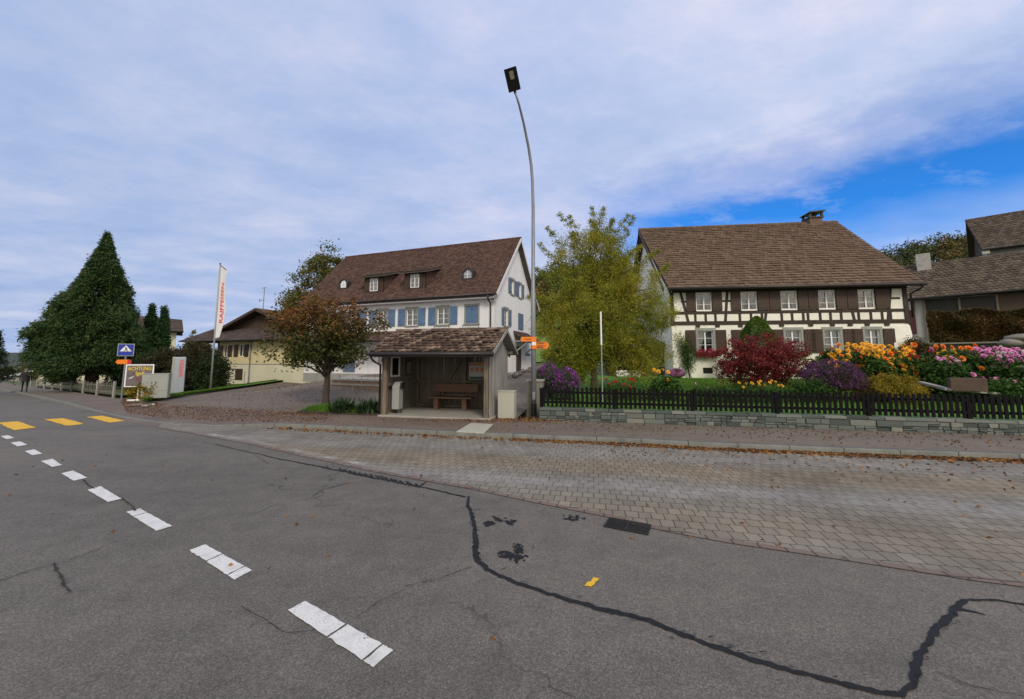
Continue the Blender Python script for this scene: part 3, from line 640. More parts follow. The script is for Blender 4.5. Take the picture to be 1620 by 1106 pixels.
seam(mb, [(768, 901), (797, 913), (852, 931), (912, 951), (973, 969), (1033, 989), (1100, 1012), (1173, 1036), (1265, 1065), (1357, 1089), (1423, 1102)], [.05, .045, .05, .055, .05, .045, .04])
seam(mb, [(1423, 1102), (1438, 1089), (1463, 1045), (1485, 997), (1507, 964), (1529, 950)], [.03, .05, .04, .045, .045, .03])
seam(mb, [(1490, 985), (1529, 951), (1577, 950), (1620, 957), (1700, 970)], [.03, .025, .03, .02])
seam(mb, [(1507, 964), (1530, 966), (1560, 974)], [.05, .03, .01]); seam(mb, [(661, 770), (670, 765), (676, 761)], [.05, .03, .01])
for k in range(16): x = 540 + k * 8; y = 744 + (x - 540) * .205; seam(mb, [(x - 3, y - 3), (x + 4, y + 3.5)], [.03, .05, .02], step=.03)
# thin cracks and brushed tar feathering off the main seam
rs_ = random.Random(41)
for (x0, y0, x1, y1) in ((741, 800, 760, 893), (772, 904, 1100, 1012), (1100, 1012, 1400, 1098), (1440, 1085, 1520, 955)):
    for k in range(12):
        f = rs_.random(); x, y = x0 + (x1 - x0) * f + rs_.gauss(0, 5), y0 + (y1 - y0) * f + rs_.gauss(0, 4); seam(mb, [(x, y), (x + rs_.uniform(4, 12), y + rs_.uniform(-3, 5))], [.004, .010, .003], step=.03)
tag(mb.build('tar_seam', M['tar']), 'black sealed seam zigzagging across the asphalt', 'tar seam')
def patch(pts_px, lab, n, r, seed):
    rr = random.Random(seed); mb = MB()
    for k in range(n):
        p = gt(*pts_px[k % len(pts_px)]); p = p + Vector((rr.gauss(0, r), rr.gauss(0, r * .7), 0)); a = rr.uniform(.006, .026) * (2.2 if k < len(pts_px) else 1); e = rr.uniform(0, 3)
        loop = []
        for j in range(11):
            an = 2 * math.pi * j / 11; q = a * rr.uniform(.3, 1.35); x, y = q * math.cos(an) * 1.5, q * math.sin(an)
            loop.append((p.x + x * math.cos(e) - y * math.sin(e), p.y + x * math.sin(e) + y * math.cos(e), .006 + k * .00004))
        mb.quad(*loop)
    tag(mb.build('tar_patch', M['tar']), lab, 'tar patch', 'splashes of tar on the road')
patch([(818, 866), (815, 876), (800, 876), (826, 884), (808, 880)], 'black splash of tar beside the long seam, larger and darker one', 60, .05, 3)
patch([(785, 822), (795, 826), (775, 828)], 'smaller ragged tar smudge above the black splash', 40, .055, 4)
patch([(908, 820)], 'faint tar smudge left of the drain grate', 24, .05, 5)
mb = MB()
seam(mb, [(84, 893), (88, 906), (98, 918), (103, 930), (112, 938)], .016, jit=.6); seam(mb, [(0, 918), (40, 906), (85, 894), (130, 880), (185, 858)], .006, jit=.6)
seam(mb, [(192, 790), (203, 799), (214, 809)], .018, jit=.5); seam(mb, [(132, 760), (140, 769), (150, 774)], .018, jit=.5)
seam(mb, [(380, 962), (420, 984), (452, 1004), (498, 1000)], .006, jit=.6); seam(mb, [(563, 980), (600, 953), (640, 935)], .005, jit=.6)
seam(mb, [(640, 930), (690, 919), (750, 897)], .006, jit=.6); seam(mb, [(494, 786), (510, 776), (546, 766)], .012, jit=.5)
seam(mb, [(1480, 1066), (1540, 1090), (1620, 1106)], .007, jit=.6); seam(mb, [(320, 700), (360, 709), (400, 718), (425, 735)], .008, jit=.6)
tag(mb.build('road_cracks', M['crack']), kind='structure')
# yellow survey spot: an angular dab of spray paint, worn through in places
c = gt(936, 922); mb = MB(); rr = random.Random(2); e = R(-24)
def dab(pts, z): mb.quad(*[(c.x + x * math.cos(e) - y * math.sin(e), c.y + x * math.sin(e) + y * math.cos(e), z) for x, y in pts])
dab([(-.042, -.075), (.012, -.080), (.030, -.030), (.034, .020), (-.004, .012), (-.038, -.02)], .0075); dab([(-.010, .010), (.036, .018), (.052, .085), (.004, .090), (-.006, .05)], .0079); dab([(-.046, -.088), (-.03, -.092), (-.02, -.07), (-.04, -.066)], .0083)
tag(mb.build('paint_spot', M['yellow_road']), 'small angular sprayed yellow mark on the asphalt beyond the tar seam', 'paint mark')
# storm drain
p = gt(993, 833); dr = empty('storm_drain', (p.x, p.y, 0), R(-27), 'black iron storm drain grate at the edge of the paved bay', 'drain')
mb = MB(); w, d = .255, .150
for a in ((-w, w, -d, -d + .02), (-w, w, d - .02, d), (-w, -w + .02, -d + .02, d - .02), (w - .02, w, -d + .02, d - .02), (-.012, .012, -d + .02, d - .02)): mb.box(a[0], a[1], a[2], a[3], .002, .016)
mb.build('grate_frame', M['iron'], dr); mb = MB()
for k in range(9): y = -d + .040 + k * .0275; mb.box(-w + .02, -.012, y - .007, y + .007, .007, .013); mb.box(.012, w - .02, y - .007, y + .007, .007, .013)
mb.build('grate_bars', M['iron'], dr); MB().box(-w + .02, w - .02, -d + .02, d - .02, .0, .0055).build('drain_pit', M['ink'], dr)
# concrete cover in the pavement
c = [gp(*p, .125) for p in ((745, 669.5), (780, 671.5), (766, 685), (722, 683))]
mb = MB(); mb.prism([(q.x, q.y, .10) for q in reversed(c)], (0, 0, .035)); tag(mb.build('manhole_cover', M['cabinet'], bevel=.006), 'pale square concrete cover set in the pavement before the shelter', 'cover')
for q, lab in (([(196, 641), (226, 638), (229, 641), (200, 643.5)], 'pale worn concrete slab in the pavement below the poster stand'), ([(222, 642.5), (243, 638.6), (246, 640.5), (228, 644)], 'white painted strip on the pavement right of the concrete slab')):
    c = [gt(*p, .06) for p in q]; mb = MB(); mb.quad(*[(v.x, v.y, T(v.x, v.y) + .075) for v in c]); tag(mb.build('pavement_slab', M['concrete'] if 'slab in' in lab else M['white_road']), lab, 'slab')
# ---------------------------------------------------------------- building kit
def XF(mb, fn): mb.v = [fn(*p) for p in mb.v]; return mb
ident = lambda x, y, z: (x, y, z)
def right_gable(X0): return lambda s, y, z: (X0 - y, s, z)
def left_gable(X0): return lambda s, y, z: (X0 + y, -s, z)
def wall_poly(parent, outer, holes, mat, xf=ident, depth=.32, name='wall'):
    bm = bmesh.new(); ed = []
    def loop(pts):
        vs = [bm.verts.new((p[0], 0, p[1])) for p in pts]
        for i in range(len(vs)): ed.append(bm.edges.new((vs[i], vs[(i + 1) % len(vs)])))
    loop(outer)
    for (a, b, c, d) in holes: loop([(a, c), (b, c), (b, d), (a, d)])
    bmesh.ops.triangle_fill(bm, edges=ed, use_beauty=True, use_dissolve=False)
    mb = MB(); bm.verts.index_update(); mb.v = [tuple(v.co) for v in bm.verts]; mb.f = []
    for f in bm.faces:
        ids = [v.index for v in f.verts]
        if f.normal.y > 0: ids.reverse()
        mb.f.append(tuple(ids))
    bm.free()
    for (a, b, c, d) in holes:
        mb.quad((a, 0, c), (a, depth, c), (a, depth, d), (a, 0, d)); mb.quad((b, 0, d), (b, depth, d), (b, depth, c), (b, 0, c))
        mb.quad((a, 0, d), (a, depth, d), (b, depth, d), (b, 0, d)); mb.quad((b, 0, c), (b, depth, c), (a, depth, c), (a, 0, c))
    return XF(mb, xf).build(name, mat, parent)
def window(parent, a, b, c, d, xf=ident, frame='white_paint', surround='stone_grey', bars=2, curtain='drape', sill=True, recess=.12, sw=.10, lint=.14):
    mb = MB(); f = .045; y0 = recess
    for r in ((a, a + f, c, d), (b - f, b, c, d), (a + f, b - f, c, c + f * 1.2), (a + f, b - f, d - f, d)): mb.box(r[0], r[1], y0, y0 + .06, r[2], r[3])
    m_ = (a + b) / 2; mb.box(m_ - .038, m_ + .038, y0 - .012, y0 + .055, c + f * 1.2, d - f)
    for k in range(bars):
        z = c + f + (d - c - 2 * f) * (k + 1) / (bars + 1)
        mb.box(a + f, m_ - .038, y0 + .012, y0 + .04, z - .011, z + .011); mb.box(m_ + .038, b - f, y0 + .012, y0 + .04, z - .011, z + .011)
    w = XF(mb, xf).build('window', M[frame], parent)
    mb = MB(); mb.box(a + f * .5, m_ - .02, y0 + .028, y0 + .034, c + f, d - f * .5); mb.box(m_ + .02, b - f * .5, y0 + .028, y0 + .034, c + f, d - f * .5)
    XF(mb, xf).build('pane', M['glass'], w)
    if curtain:
        mb = MB(); yc = y0 + .11
        def cloth(s0, s1, prof):      # rippled cloth hanging from s0 to s1, lower edge from prof(t)
            n = 18; k0 = len(mb.v)
            for i in range(n + 1):
                t = i / n; s = s0 + (s1 - s0) * t; y = yc + .018 * math.sin(t * 23 + a * 7); mb.v += [(s, y, d - .02), (s, y, prof(t))]
            for i in range(n): q = k0 + 2 * i; mb.f.append((q, q + 1, q + 3, q + 2))
        h = d - c
        if curtain == 'tied':          # swept to the sides, a dark gap low in the middle of each sash
            cloth(a + .03, m_ - .01, lambda t: c + h * (.08 + .55 * max(0, min(1, (t - .30) / .55)) ** 1.2 * (1 if t > .3 else 0)))
            cloth(m_ + .01, b - .03, lambda t: c + h * (.08 + .55 * max(0, min(1, (.70 - t) / .55)) ** 1.2 * (1 if t < .7 else 0)))
        elif curtain == 'half':
            cloth(a + .03, b - .03, lambda t: d - h * .55)
        else:
            cloth(a + .03, a + (b - a) * .42, lambda t: c + .05); cloth(b - (b - a) * .42, b - .03, lambda t: c + .05)
        XF(mb, xf).build('curtain', M['curtain'], w)
    if surround:
        mb = MB(); mb.box(a - sw, a, -.022, .02, c, d); mb.box(b, b + sw, -.022, .02, c, d); mb.box(a - sw * 1.1, b + sw * 1.1, -.028, .02, d, d + lint)
        XF(mb, xf).build('window_surround', M[surround], w, bevel=.004)
        if sill: XF(MB().box(a - sw * 1.2, b + sw * 1.2, -.085, .06, c - .09, c), xf).build('sill', M[surround], w, bevel=.006)
    return w
def shutter(parent, a, b, c, d, mat, xf=ident, louver=False, y=-.05):
    mb = MB(); t = .035
    mb.box(a, b, y, y + t, c, d)
    if louver:
        mb.box(a, a + .055, y - .014, y - .002, c, d); mb.box(b - .055, b, y - .014, y - .002, c, d)
        for z in (c, (c + d) / 2 - .03, d - .06): mb.box(a + .055, b - .055, y - .014, y - .002, z, z + .06)
        n = int((d - c) / .05)
        for k in range(n):
            z = c + .03 + k * (d - c - .06) / n; mb.quad((a + .055, y - .012, z), (b - .055, y - .012, z), (b - .055, y - .003, z + .036), (a + .055, y - .003, z + .036))
    else:
        n = max(2, int((b - a) / .12))
        for k in range(n):
            s0 = a + (b - a) * k / n; mb.box(s0 + .004, s0 + (b - a) / n - .004, y - .012, y - .002, c + .01, d - .01)
        for z in (c + .14, d - .22): mb.box(a + .02, b - .02, y - .028, y - .014, z, z + .075)
    return XF(mb, xf).build('shutter', M[mat], parent)
def tile_roof(parent, mat, ea, eb, ra, rb, tw, th, lift=.03, wave=.012, name='roof', jit=.006, seed=1):
    "tiles laid from the eave (ea-eb) up to the ridge (ra-rb)"
    g = np.random.default_rng(seed); ea, eb, ra, rb = [np.array(p, float) for p in (ea, eb, ra, rb)]
    sl = np.linalg.norm((ra + rb) / 2 - (ea + eb) / 2); nr = max(2, int(round(sl / th))); nrm_ = np.cross(eb - ea, ra - ea); nrm_ /= np.linalg.norm(nrm_)
    if nrm_[2] < 0: nrm_ = -nrm_
    Vs = []; cnt = 0
    for r in range(nr):
        v0, v1 = r / nr, (r + 1.12) / nr
        L0, R0 = ea + (ra - ea) * v0, eb + (rb - eb) * v0; L1, R1 = ea + (ra - ea) * v1, eb + (rb - eb) * v1
        w = np.linalg.norm(R0 - L0); n = max(1, int(round(w / tw))); e = np.arange(n + 1) / n
        if r % 2: e = np.r_[0, (np.arange(n) + .5) / n, 1]
        k = len(e) - 1; h = lift * g.uniform(.75, 1.3, k); dj = g.normal(0, jit, k)
        for (t0, bottom) in ((0, 1), (1, 0)): pass
        def P(A, B, t): return A + (B - A) * t[:, None]
        e0, e1 = e[:-1] + .02 / n, e[1:] - .02 / n; em = (e0 + e1) / 2; up = (ra - ea) / np.linalg.norm(ra - ea)
        b0 = P(L0, R0, e0) + nrm_ * h[:, None] - up * (dj[:, None]); b2 = P(L0, R0, e1) + nrm_ * h[:, None] - up * dj[:, None]
        b1 = P(L0, R0, em) + nrm_ * (h + wave)[:, None] - up * (dj + .012)[:, None]
        t0 = P(L1, R1, e0) + nrm_ * .004; t2 = P(L1, R1, e1) + nrm_ * .004; t1 = P(L1, R1, em) + nrm_ * (.004 + wave)
        c0, c1, c2 = b0 - nrm_ * lift * .6, b1 - nrm_ * lift * .6, b2 - nrm_ * lift * .6
        Vs.append(np.stack([b0, b1, b2, t0, t1, t2, c0, c1, c2], 1)); cnt += k
    V = np.concatenate(Vs).reshape(-1, 3); base = np.arange(cnt)[:, None] * 9
    Q = np.concatenate([base + np.array(q) for q in ((0, 1, 4, 3), (1, 2, 5, 4), (6, 7, 1, 0), (7, 8, 2, 1))])
    return np_mesh(name, V, Q, M[mat], parent)
def deck(parent, ea, eb, ra, rb, th, mat, name='roof_deck', drop=.03):
    n = (Vector(eb) - Vector(ea)).cross(Vector(ra) - Vector(ea)).normalized()
    if n.z < 0: n = -n
    return MB().prism([Vector(p) - n * drop for p in (ea, eb, rb, ra)], -n * th).build(name, M[mat], parent)
def gutter(parent, a, b, r=.065, mat='gutter'):
    a, b = Vector(a), Vector(b); return MB().tube([a, b], r, 10).build('gutter', M[mat], parent, smooth=True)
def ridge_caps(parent, a, b, mat, r=.11, step=.38):
    a, b = Vector(a), Vector(b); n = max(1, int((b - a).length / step)); mb = MB()
    for k in range(n):
        p, q = a + (b - a) * (k / n), a + (b - a) * ((k + 1.06) / n); mb.tube([p, q], [r, r * .86], 8)
    return mb.build('ridge_cap', M[mat], parent)
def plane_hit(F, px, py, p0, n):
    c = F.loc(CAM); d = F.Ri @ ray(px, py); p0, n = Vector(p0), Vector(n); return c + d * ((p0 - c).dot(n) / d.dot(n))

# ---------------------------------------------------------------- white bank house with blue shutters
c = dp(781, 592, 26)
FW = Fr((c.x, 26, .95), -20.3)
wh = empty('white_house', FW.o, FW.a, 'long white plastered house with blue shutters and red-brown tiled roof behind the bus shelter', 'house')
XL, D_, EZ, RZ = -16.2, 8.6, 5.30, 10.35; sl_ = (RZ - 5.36) / (D_ / 2 + .5)
roofz = lambda y: 5.36 + sl_ * (y + .5) if y <= D_ / 2 else 5.36 + sl_ * (D_ + .5 - y)
z4 = lambda x, y: (560 + x / 5.4, 360 + y / 5.4)
wins = [(-6.80, -5.88, 3.43, 4.62), (-4.28, -3.36, 3.43, 4.62), (-2.08, -1.14, 3.43, 4.62), (-9.35, -8.43, 3.43, 4.62), (-11.9, -10.98, 3.43, 4.62), (-14.4, -13.48, 3.43, 4.62)]
low = [(-6.2, -5.2, .05, 2.15), (-9.0, -7.9, .75, 2.0), (-12.4, -11.2, .05, 2.2)]
wall_poly(wh, [(XL, -.6), (0, -.6), (0, roofz(0) - .18), (XL, roofz(0) - .18)], wins + low, M['plaster'])
gw = [(3.15, 3.85, 5.85, 6.95), (4.85, 5.55, 5.85, 6.95), (1.85, 2.62, 3.40, 4.60)]
gpoly = [(0, -.6), (D_, -.6), (D_, roofz(D_) - .18), (D_ / 2, RZ - .18), (0, roofz(0) - .18)]
wall_poly(wh, gpoly, gw, M['plaster'], right_gable(0))
wall_poly(wh, [(-p[0], p[1]) for p in gpoly], [], M['plaster'], left_gable(XL)); MB().quad((0, D_, -.6), (XL, D_, -.6), (XL, D_, 5.2), (0, D_, 5.2)).build('wall', M['plaster'], wh)
for i, (a, b, c, d) in enumerate(wins):
    if i == 2: continue
    window(wh, a, b, c, d, curtain='drape')
    shutter(wh, a - .68, a - .11, c - .02, d + .02, 'shutter_blue', y=-.062); shutter(wh, b + .11, b + .68, c - .02, d + .02, 'shutter_blue', y=-.062)
a, b, c, d = wins[2]; w = window(wh, a, b, c, d, curtain=None)
shutter(wh, a + .01, (a + b) / 2 - .006, c + .01, d - .01, 'shutter_blue', y=.02); shutter(wh, (a + b) / 2 + .006, b - .01, c + .01, d - .01, 'shutter_blue', y=.02)
for k in (1, 2):      # wrought flower brackets under the two windows next to the shelter roof
    a, b = wins[k][:2]; mb = MB()
    for z in (3.02, 3.26): mb.bar((a - .12, -.16, z), (b + .12, -.16, z), .02, .02)
    for s in (a - .12, b + .12): mb.bar((s, -.16, 2.9), (s, -.16, 3.30), .022, .022); mb.bar((s, 0, 3.0), (s, -.16, 3.0), .02, .02); mb.tube([(s - .05, -.16, 3.30), (s, -.16, 3.34), (s + .05, -.16, 3.30)], .012, 5)
    for q in range(5):
        s = a + (b - a) * (q + .5) / 5; mb.bar((s - .05, -.16, 3.09), (s + .05, -.16, 3.19), .014, .014); mb.bar((s - .05, -.16, 3.19), (s + .05, -.16, 3.09), .014, .014)
    mb.build('flower_bracket', M['black_metal'], wh)
window(wh, *low[1], curtain='half'); 
for q, mt in ((low[0], 'board_inner'), (low[2], 'shutter_slate')):
    mb = MB(); mb.box(q[0], q[1], .10, .15, q[2], q[3])
    for k in range(6): s = q[0] + (q[1] - q[0]) * k / 6; mb.box(s + .01, s + (q[1] - q[0]) / 6 - .01, .085, .098, q[2] + .03, q[3] - .03)
    dd = mb.build('door', M[mt], wh); MB().bar((q[1] - .1, .03, 1.0), (q[1] - .1, .085, 1.0), .03, .12).build('handle', M['galv'], dd)
RG = right_gable(0)
for a, b, c, d in gw:
    window(wh, a, b, c, d, RG, curtain='half')
    shutter(wh, a - .52, a - .11, c, d + .02, 'shutter_slate', RG, y=-.062); shutter(wh, b + .11, b + .52, c, d + .02, 'shutter_slate', RG, y=-.062)
shutter(wh, 4.75, 5.30, 3.34, 4.58, 'shutter_slate', RG, louver=True); shutter(wh, 5.32, 5.87, 3.34, 4.58, 'shutter_slate', RG, louver=True)
# roof
ov = .42; E0, E1 = (XL - ov, -.55, roofz(-.55)), (ov, -.55, roofz(-.55)); R0, R1 = (XL - ov, D_ / 2, RZ), (ov, D_ / 2, RZ); B0, B1 = (XL - ov, D_ + .55, roofz(D_ + .55)), (ov, D_ + .55, roofz(D_ + .55))
rf = tile_roof(wh, 'tile_red', E0, E1, R0, R1, .185, .165, .035, .006, seed=4)
deck(rf, E0, E1, R0, R1, .13, 'eave'); gutter(rf, (E0[0], -.63, roofz(-.55) - .05), (E1[0], -.63, roofz(-.55) - .05)); ridge_caps(rf, R0, R1, 'tile_red', .10)
rb_ = tile_roof(wh, 'tile_red', B0, B1, R0, R1, .3, .3, .022, .004, seed=5); deck(rb_, B0, B1, R0, R1, .13, 'eave')
MB().box(XL - .3, .3, -.48, -.02, 5.02, 5.09).build('soffit', M['soffit'], wh); MB().box(XL - .3, .3, -.02, .0, 5.02, 5.2).build('cornice', M['soffit'], wh)
for (s0, y0, s1, y1) in ((ov + .012, -.55, ov + .012, D_ / 2), (ov + .012, D_ + .55, ov + .012, D_ / 2)):
    p, q = Vector((s0, y0, roofz(y0) - .12)), Vector((s1, y1, RZ - .12)); MB().bar(p, q, .03, .22).build('verge_board', M['soffit'], wh)
MB().tube([(-.22, -.63, 5.2), (-.22, -.50, 4.95), (-.22, -.10, 4.72), (-.22, -.08, 4.5), (-.22, -.08, -.3)], .05, 8).build('downpipe', M['gutter'], wh, smooth=True)
nrm_r = Vector((0, -sl_, 1)); p_r = Vector((0, -.5, 5.36))
def dormer(px, py, w, h):
    p = plane_hit(FW, px, py, p_r, nrm_r); x, y, z = p.x, p.y, p.z
    t = z + h; back_y = lambda zz: (zz - 5.36) / sl_ - .5
    dm = MB().prism([(x - w / 2, y, z - .05), (x - w / 2, y, t), (x - w / 2, back_y(t + .38) + .1, t + .38), ], (.05, 0, 0)).prism([(x + w / 2 - .05, y, z - .05), (x + w / 2 - .05, y, t), (x + w / 2 - .05, back_y(t + .38) + .1, t + .38)], (.05, 0, 0)).box(x - w / 2 - .02, x + w / 2 + .02, y - .03, y + .06, z - .09, z - .052).build('dormer', M['tile_red'], wh)
    mb = MB(); ww = .50; mb.box(x - w / 2, x - ww, y, y + .08, z, t); mb.box(x + ww, x + w / 2, y, y + .08, z, t); mb.box(x - ww, x + ww, y, y + .08, z, z + .14); mb.box(x - ww, x + ww, y, y + .08, t - .14, t)
    mb.build('dormer_front', M['dark_wood'], dm); 
    tr_ = lambda s, yy, zz: (x + s, y + yy, zz)
    window(dm, -.36, .36, z + .16, t - .16, tr_, surround=None, recess=-.015, curtain='half') if False else None
    mb = MB(); f = .05; a, b, c_, d_ = x - .36, x + .36, z + .16, t - .16
    for r in ((a, a + f, c_, d_), (b - f, b, c_, d_), (a + f, b - f, c_, c_ + f), (a + f, b - f, d_ - f, d_), (x - .03, x + .03, c_ + f, d_ - f)): mb.box(r[0], r[1], y - .02, y + .04, r[2], r[3])
    for k in (1, 2): zz = c_ + (d_ - c_) * k / 3; mb.box(a + f, x - .03, y, y + .03, zz - .01, zz + .01); mb.box(x + .03, b - f, y, y + .03, zz - .01, zz + .01)
    mb.build('dormer_window', M['white_paint'], dm); MB().box(a + .02, b - .02, y + .012, y + .018, c_ + .02, d_ - .02).build('pane', M['glass'], dm); MB().box(a + .03, b - .03, y + .07, y + .075, c_ + .03, d_ - .03).build('curtain', M['curtain'], dm)
    for s in (a - .30, b + .04): MB().box(s, s + .26, y - .035, y - .003, c_, d_).build('shutter', M['shutter_brown'], dm)
    e0, e1 = (x - w / 2 - .28, y - .38, t - .02), (x + w / 2 + .28, y - .38, t - .02); zb = t + .72; yb_ = back_y(zb); r0, r1 = (x - w / 2 - .28, yb_, zb), (x + w / 2 + .28, yb_, zb)
    tile_roof(dm, 'tile_dark', e0, e1, r0, r1, .2, .17, .02, .004, name='dormer_roof', seed=9); deck(dm, e0, e1, r0, r1, .09, 'eave')
dormer(591, 464, 1.75, 1.30); dormer(656, 458.5, 1.80, 1.30)
def eyebrow(px, py):
    p = plane_hit(FW, px, py, p_r, nrm_r); x, y, z = p.x, p.y, p.z; r = .46; L = 1.6
    arc = [(x + r * math.cos(a), z + .38 + r * math.sin(a)) for a in np.linspace(0, math.pi, 15)]
    prof = [(x + r, z)] + arc + [(x - r, z)]; mb = MB()
    inn = [(x + r * .70, z + .10)] + [(x + r * .70 * math.cos(a), z + .38 + r * .70 * math.sin(a)) for a in np.linspace(0, math.pi, 15)] + [(x - r * .70, z + .10)]
    for (A, B_) in zip(zip(prof, prof[1:]), zip(inn, inn[1:])):
        (p0, p1), (q0, q1) = A, B_; mb.quad((p0[0], y - .06, p0[1]), (p1[0], y - .06, p1[1]), (q1[0], y - .06, q1[1]), (q0[0], y - .06, q0[1]))
        mb.quad((p0[0], y - .06, p0[1]), (p0[0], y + L, p0[1]), (p1[0], y + L, p1[1]), (p1[0], y - .06, p1[1]))
        mb.quad((q0[0], y - .06, q0[1]), (q1[0], y - .06, q1[1]), (q1[0], y + .03, q1[1]), (q0[0], y + .03, q0[1]))
    mb.quad((x + r, y - .06, z), (x - r, y - .06, z), (x - r * .7, y - .06, z + .10), (x + r * .7, y - .06, z + .10))
    e = mb.build('eyebrow_dormer', M['gutter'], wh)
    n = len(inn); g_ = MB(); g_.quad(*[(q[0], y + .0, q[1]) for q in reversed(inn)]); g_.build('pane', M['glass'], e); c_ = MB(); c_.quad(*[(q[0], y + .025, q[1]) for q in reversed(inn)]); c_.build('curtain', M['curtain'], e)
    mb = MB(); mb.box(x - .02, x + .02, y - .03, y - .008, z + .1, z + .68); mb.box(x - r * .66, x - .02, y - .03, y - .008, z + .36, z + .39); mb.box(x + .02, x + r * .66, y - .03, y - .008, z + .36, z + .39); mb.build('window_bars', M['white_paint'], e)
eyebrow(740, 442.5); eyebrow(543, 457.5)
# pent roof over the ground floor, left of the shelter, and the small one on the gable
e0, e1, r0, r1 = (XL, -1.7, 2.35), (-4.9, -1.7, 2.35), (XL, -.02, 3.05), (-4.9, -.02, 3.05)
pr = tile_roof(wh, 'tile_red', e0, e1, r0, r1, .185, .155, .022, .004, name='pent_roof', seed=11); deck(pr, e0, e1, r0, r1, .10, 'eave'); gutter(pr, (XL, -1.77, 2.30), (-4.9, -1.77, 2.30), .055)
MB().tube([(-5.0, -1.77, 2.26), (-5.0, -1.3, 1.9), (-5.0, -.1, 1.72), (-5.0, -.08, -.3)], .045, 8).build('downpipe', M['gutter'], wh, smooth=True)
pe0, pe1, pr0, pr1 = (1.35, 3.7, 2.35), (1.35, 6.9, 2.35), (.02, 3.7, 3.15), (.02, 6.9, 3.15)
pr = tile_roof(wh, 'tile_red', pe0, pe1, pr0, pr1, .185, .155, .022, .004, name='pent_roof', seed=12); deck(pr, pe0, pe1, pr0, pr1, .09, 'eave')
mb = MB()
for s in (3.9, 6.7): mb.bar((.03, s, 1.55), (1.15, s, 2.35), .09, .09); mb.bar((.02, s, 2.38), (1.3, s, 2.38), .09, .09)
mb.build('canopy_brace', M['board_grey'], wh)
mb = MB(); mb.box(.0, .06, 4.3, 5.3, -.2, 2.0); mb.build('door', M['dark_wood'], wh); MB().box(.0, .035, 6.6, 7.5, .1, 1.3).build('garage_door', M['white_paint'], wh); MB().box(.0, .06, 6.5, 7.6, 1.3, 1.5).build('lintel', M['shutter_slate'], wh)
MB().box(XL - .02, .03, -.03, -.002, -.7, -.02).build('plinth', M['stone_grey'], wh); MB().box(.002, .03, -.03, D_, -.7, -.02).build('plinth', M['stone_grey'], wh)
# terrace wall before the white house
ta, tb_ = dp(526, 603, 21.5), dp(625, 603, 19.6)
tw_ = empty('terrace_wall', (ta.x, ta.y, .95), math.atan2(tb_.y - ta.y, tb_.x - ta.x), 'low stone-capped terrace wall before the white house, seen under the brown tree', 'wall')
tl = (tb_ - ta).length
MB().box(0, tl, 0, .3, -1.0, -.06).build('wall_body', surf('brown_render', (.20, .125, .09), .9, .2, 2, 40), tw_); MB().box(-.05, tl, -.05, .35, -.06, .03).build('coping', M['stone_grey'], tw_); MB().box(-.03, tl, -.03, -.002, -.30, -.22).build('band', M['stone_grey'], tw_)
ribbon('terrace_paving', [(ta.x, ta.y + .3), (tb_.x, tb_.y + .3)], [(FW.wor((-11, -.1, 0)).x, FW.wor((-11, -.1, 0)).y), (FW.wor((-2, -.1, 0)).x, FW.wor((-2, -.1, 0)).y)], 20, 6, 0, M['concrete'], zf=lambda x, y: .935)

# ---------------------------------------------------------------- half-timbered farmhouse
c = dp(1066, 597, 23.6)
FT = Fr((c.x, 23.6, .88), -7)
th = empty('timbered_house', FT.o, FT.a, 'white half-timbered farmhouse with dark beams, brown shutters and tan tiled roof', 'house')
z7 = lambda x, y: (1000 + x / 3.375, 320 + y / 3.375)
tx = lambda x: FT.fy(*z7(x, 560))[0]
WT, DT, RZT = 12.65, 12.4, 11.05; st_ = (RZT - 5.25) / (DT / 2 + .6); rzt = lambda y: 5.25 + st_ * (y + .6) if y <= DT / 2 else 5.25 + st_ * (DT + .6 - y)
up = [(tx(340) + .03, tx(425) - .01), (tx(580) + .03, tx(668) - .01), (tx(793) + .03, tx(883) - .01), (tx(994) + .03, tx(1087) - .01), (tx(1205) + .03, tx(1297) - .01)]
upw = [(a, b, 3.97, 5.02) for a, b in up]
lox = [(350, 433), (600, 685), (818, 903), (1027, 1113), (1242, 1325)]
low = [(FT.fy(*z7(a, 720))[0] + .02, FT.fy(*z7(b, 720))[0], 1.52, 2.78) for a, b in lox]
cel = (FT.fy(1112, 582)[0], FT.fy(1128, 582)[0], .28, .62)
wall_poly(th, [(0, -.7), (WT, -.7), (WT, rzt(0) - .2), (0, rzt(0) - .2)], upw + low + [cel], M['plaster_warm'])
gp_ = [(0, -.7), (DT, -.7), (DT, rzt(DT) - .2), (DT / 2, RZT - .2), (0, rzt(0) - .2)]
wall_poly(th, gp_, [], M['plaster_warm'], right_gable(WT)); wall_poly(th, [(-p[0], p[1]) for p in gp_], [], M['plaster_warm'], left_gable(0))
MB().quad((WT, DT, -.7), (0, DT, -.7), (0, DT, 5.2), (WT, DT, 5.2)).build('wall', M['plaster_warm'], th)
MB().box(cel[0], cel[1], .12, .16, cel[2], cel[3]).build('cellar_grille', M['black_metal'], th)
MB().prism([(WT, -.0, -.7), (WT + .42, -.16, -.7), (WT + .42, DT, -.7), (WT, DT, -.7)], (0, 0, .01)).build('plinth', M['plaster_warm'], th) if False else None
mb = MB(); mb.hexa([(WT - .9, -.28, -.7), (WT + .40, -.28, -.7), (WT + .40, 3, -.7), (WT - .9, 3, -.7), (WT - .9, -.012, 3.0), (WT + .06, -.012, 3.0), (WT + .06, 3, 3.0), (WT - .9, 3, 3.0)]); mb.build('buttress', M['plaster_warm'], th, bevel=.03)
